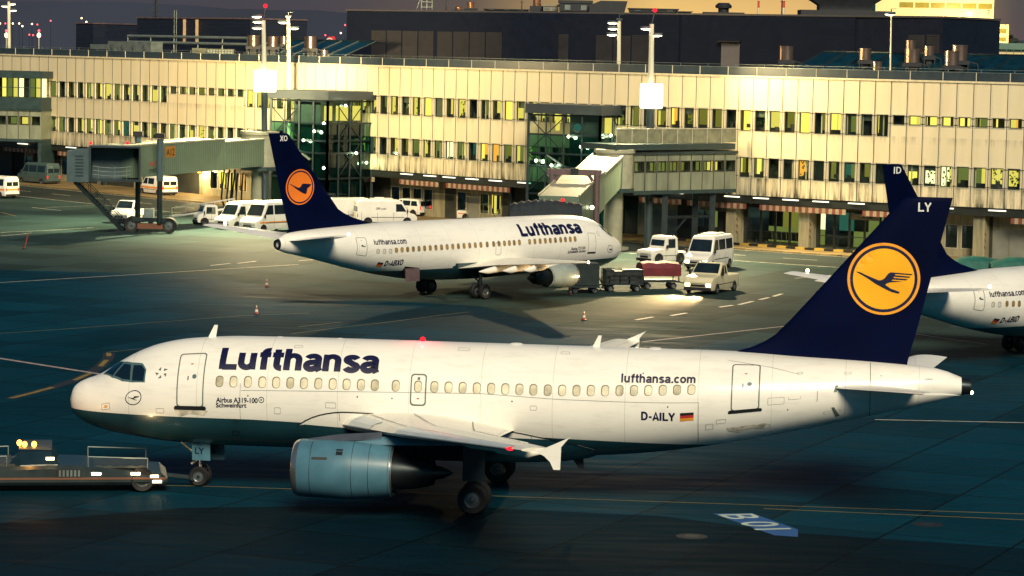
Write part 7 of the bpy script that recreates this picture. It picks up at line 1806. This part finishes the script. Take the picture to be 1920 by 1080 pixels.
q0, q1 = V(PB.location)+Vector((float(HB.ax[0])*3.6,float(HB.ax[1])*3.6,1.5)), V(G(1128,547),.3); b.path([q0+Vector((.2,-.8,0)), q0+Vector((.6,-1.6,-.3)), (q0+q1)/2+Vector((.8,-.4,-.5)), q1, q1+Vector((.9,.2,.2))], .05)
c_ = b.build('ground_power_cable', black_rubber, smooth=60); tag(c_, 'black power cable hanging from the parked jet nose to the carts', 'cable')
# cones
cone_red = M('cone_red', (.30,.05,.03), .5); cone_white = M('cone_white', (.65,.62,.52), .5)
for px, py, lab in ((500,538,'red and white cone on dark ground left of the emblem-tail jet'),(481,589,'faint cone standing alone in the dark taxiway'),(1095,600,'white-banded cone nearest to the lit patch of ground'),(1069,553,'cone right under the parked jet engine'),(896,541,'cone beside the parked jet main wheels')):
    p = G(px,py); t_ = thing('traffic_cone', lab, 'cone', p, .3); t_.scale = (.72,.72,.72); MB().lathe([(.19,.04),(.15,.22),(.15,.22),(.105,.42),(.105,.42),(.065,.6),(.065,.6),(.03,.76),(0,.77)], n=16, mats=[0,0,1,1,0,0,1,0]).build('cone_body', [cone_red, cone_white], t_, smooth=40); MB().box(-.24,.24,-.24,.24,0,.045).build('base', black_rubber, t_)
p = G(46,467); t_ = thing('marker_pole','slim red marker pole leaning on the left apron','pole',p); MB().tube((0,0,0),(.28,0,1.25),.05,n=8).build('rod', cone_red, t_); MB().lathe([(.22,0),(.22,.06),(.06,.1)], n=12).build('base', black_rubber, t_)
p = G(841,407); t_ = thing('marker_pole','red and white banded post before the ground floor wall','pole',p); b = MB()
for i in range(7): b.tube((0,0,.05+i*.25),(0,0,.05+(i+1)*.25),.08,n=10,m=i%2)
b.build('rod', [cone_red, cone_white], t_); MB().lathe([(.2,0),(.2,.05),(.08,.06)], n=12).build('base', black_rubber, t_)
# tarpaulined carts behind the cut-off jet
for px, py, w, lab in ((1832,513,3.6,'teal tarpaulin heap left of the gap behind the ID jet'),(1900,516,3.8,'teal tarpaulin heap at the right photo edge')):
    p = G(px,py); t_ = thing('covered_cart', lab, 'cart', p, .1, 'teal covered carts'); b = MB(); rs = random.Random(int(px)); rings = []
    for i in range(9):
        x = -w/2+w*i/8; h = 1.05+.35*math.sin(math.pi*i/8)+rs.uniform(-.08,.08); rings.append([(x,y*1.0,z*h) for y, z in ((-1,.25),(-.95,.75),(-.6,.95),(0,1.0),(.6,.95),(.95,.75),(1,.25))])
    b.loft(rings); b.build('tarpaulin', teal_cloth, t_, smooth=40); b = MB(); b.box(-w/2+.1,w/2-.1,-.9,.9,.2,.3); 
    b.build('frame', dark_steel, t_)
    for x in (-w/3,w/3):
        for y in (-.7,.7): wheel('wheel', t_, x, y, .2, .14, 1)
# low towbarless pushback tractor at the foreground nose wheel
p = G(150,911); hd = (p-G(378,910)); hdn = hd/np.linalg.norm(hd); 
tug_m = M('dark_teal_tractor_paint',(.018,.030,.034),.4,var=.3,coat=.2); tug_l = M('grey_tractor_deck',(.05,.06,.058),.4,var=.2)
org = G(374,911); T0 = thing('pushback_tractor','low dark pushback tractor with lit lamps holding the foreground nose wheel','tractor',org,math.atan2(hdn[1],hdn[0]))
b = MB()
prof = [(1.25,.50),(1.5,.72),(3.2,.84),(4.6,1.00),(5.6,1.02),(6.9,.98),(8.4,.92),(9.2,.80),(9.6,.55)]
rings = []
for x, z in prof: rings.append([(x,-1.45,.28),(x,-1.55,.40),(x,-1.55,z-.12),(x,-1.40,z),(x,1.40,z),(x,1.55,z-.12),(x,1.55,.40),(x,1.45,.28)])
b.loft(rings,0)
b.bar((.25,0,.32),(1.3,0,.45),.14,.12,0); b.tube((.3,-.3,.32),(.3,.3,.32),.07,n=8,m=0)
b.build('body', tug_m, T0, smooth=30)
b = MB(); b.box(2.0,4.2,-1.1,1.1,.86,.93,0); b.box(6.9,8.2,-1.15,1.15,.96,1.04,0); 
for k in range(5): b.box(2.1+.4*k,2.3+.4*k,-1.0,1.0,.93,.95,0)
b.box(1.3,9.55,1.552,1.575,.50,.58,1); b.build('deck_plates', [tug_l, M('tractor_rust_band',(.16,.07,.04),.5)], T0)
b = MB(); b.loft([[(x,-1.2*f_,z0),(x,1.2*f_,z0),(x,1.1*f_,z1),(x,-1.1*f_,z1)] for x, f_, z0, z1 in ((5.3,.95,.98,1.05),(5.6,.95,.98,1.55),(6.7,.95,.98,1.55),(7.1,.95,.94,1.02))]); b.build('cab', car_glass, T0); 
b = MB(); b.box(5.55,6.75,-1.14,1.14,1.56,1.62); b.build('cab_roof', tug_l, T0)
for k, (x, y) in enumerate(((6.55,.9),(6.2,.9),(6.75,.5))): bulb('beacon_lamp', amber_lamp, (x,y,1.74), .10, T0, 1.2)
l = bpy.data.lights.new('beacon_light','POINT'); l.energy = 60; l.color = (1,.45,.1); lo = bpy.data.objects.new('beacon_light', l); COL.objects.link(lo); lo.parent = T0; lo.location = (6.4,1.2,2.2)
for x, z, m, w_ in ((3.9,.72,warm_lamp,.34),(2.45,.72,warm_lamp,.34),(1.75,.62,white_lamp,.30),(1.65,.42,white_lamp,.34),(5.6,1.30,warm_lamp,.3)):
    b = MB(); b.box(x-w_/2,x+w_/2,1.56,1.60,z-.045,z+.045); b.build('marker_lamp', m, T0)
l = bpy.data.lights.new('work_light','SPOT'); l.energy = 110; l.color = (1,.66,.30); l.spot_size = math.radians(110); l.spot_blend = .8; lo = bpy.data.objects.new('work_light', l); COL.objects.link(lo); lo.parent = T0; lo.location = (3.2,1.9,1.0); lo.rotation_euler = Vector((-1,-.35,.30)).to_track_quat('-Z','Y').to_euler()
for s in (-1,1):      # hand rails, side vents, mud flaps
    b = MB(); b.path([(2.0,s*1.3,.86),(2.0,s*1.3,1.25),(4.2,s*1.3,1.32),(4.2,s*1.3,.9)], .025); b.build('hand_rail', mid_steel, T0)
    b = MB(); b.path([(7.2,s*1.3,.95),(7.2,s*1.3,1.35),(8.9,s*1.3,1.3),(8.9,s*1.3,.85)], .025); b.build('hand_rail', mid_steel, T0)
    b = MB(); b.box(4.45,5.4,s*1.56-.01,s*1.56+.01,.60,.88,1)
    for k in range(6): b.box(4.5+.14*k,4.58+.14*k,s*1.57-.01,s*1.57+.01,.62,.86)
    b.build('side_vent', [mid_steel, black_ink], T0)
for x in (2.2,8.2):
    for y in (-1.3,1.3): wheel('wheel', T0, x, y*1.04, .46, .46, 1)
# flood lights carried by the masts (the lamps one sees lit)
spot(m4, (t4_.x-.3,t4_.y-1.2,t4_.z-1.2), (5,222,0), 100000, 92, blend=1.0)
spot(m4, (t4_.x+.4,t4_.y-1.2,t4_.z-1.2), (19,226,0), 110000, 92, blend=1.0)
spot(m1, (t1_.x-.4,t1_.y-1.2,t1_.z-1.0), (-34,252,0), 140000, 100, blend=1.0, col=(1.0,.86,.45))
spot(m1, (t1_.x+.4,t1_.y-1.2,t1_.z-1.0), (-17,247,0), 150000, 92, blend=1.0)
for m_, tp_, tg, en in ((m4,t4_,FP(57,0,10),1500),(m4,t4_,FP(88,0,8),30000),(m1,t1_,FP(28,0,10),8000),(m1,t1_,FP(44,0,9),18000),(m1,t1_,FP(5,0,11),150000)):      # the same heads spill on the facade behind them
    spot(m_, (tp_.x,tp_.y+1.0,tp_.z-1.0), tuple(tg), en, 120, (1.0,.74,.34), .8, 1.0)
# glaring lamp on the ground floor wall below the long jetway
q_ = D(376,326,0); k_ = min(np.arange(10,30,.05), key=lambda n: abs(TPX(FP(n,-1.5))-376)); w_ = FP(k_,-1.3,2.7)
o = bulb('wall_lamp', amber_lamp, (0,0,0), .26, T); o.location = w_-T.location
l = bpy.data.lights.new('wall_lamp_light','POINT'); l.energy = 1500; l.color = (1,.70,.28); l.shadow_soft_size = .2; lo = bpy.data.objects.new('wall_lamp_light', l); COL.objects.link(lo); lo.parent = T; lo.location = w_-T.location+Vector((-.2,-.8,0))
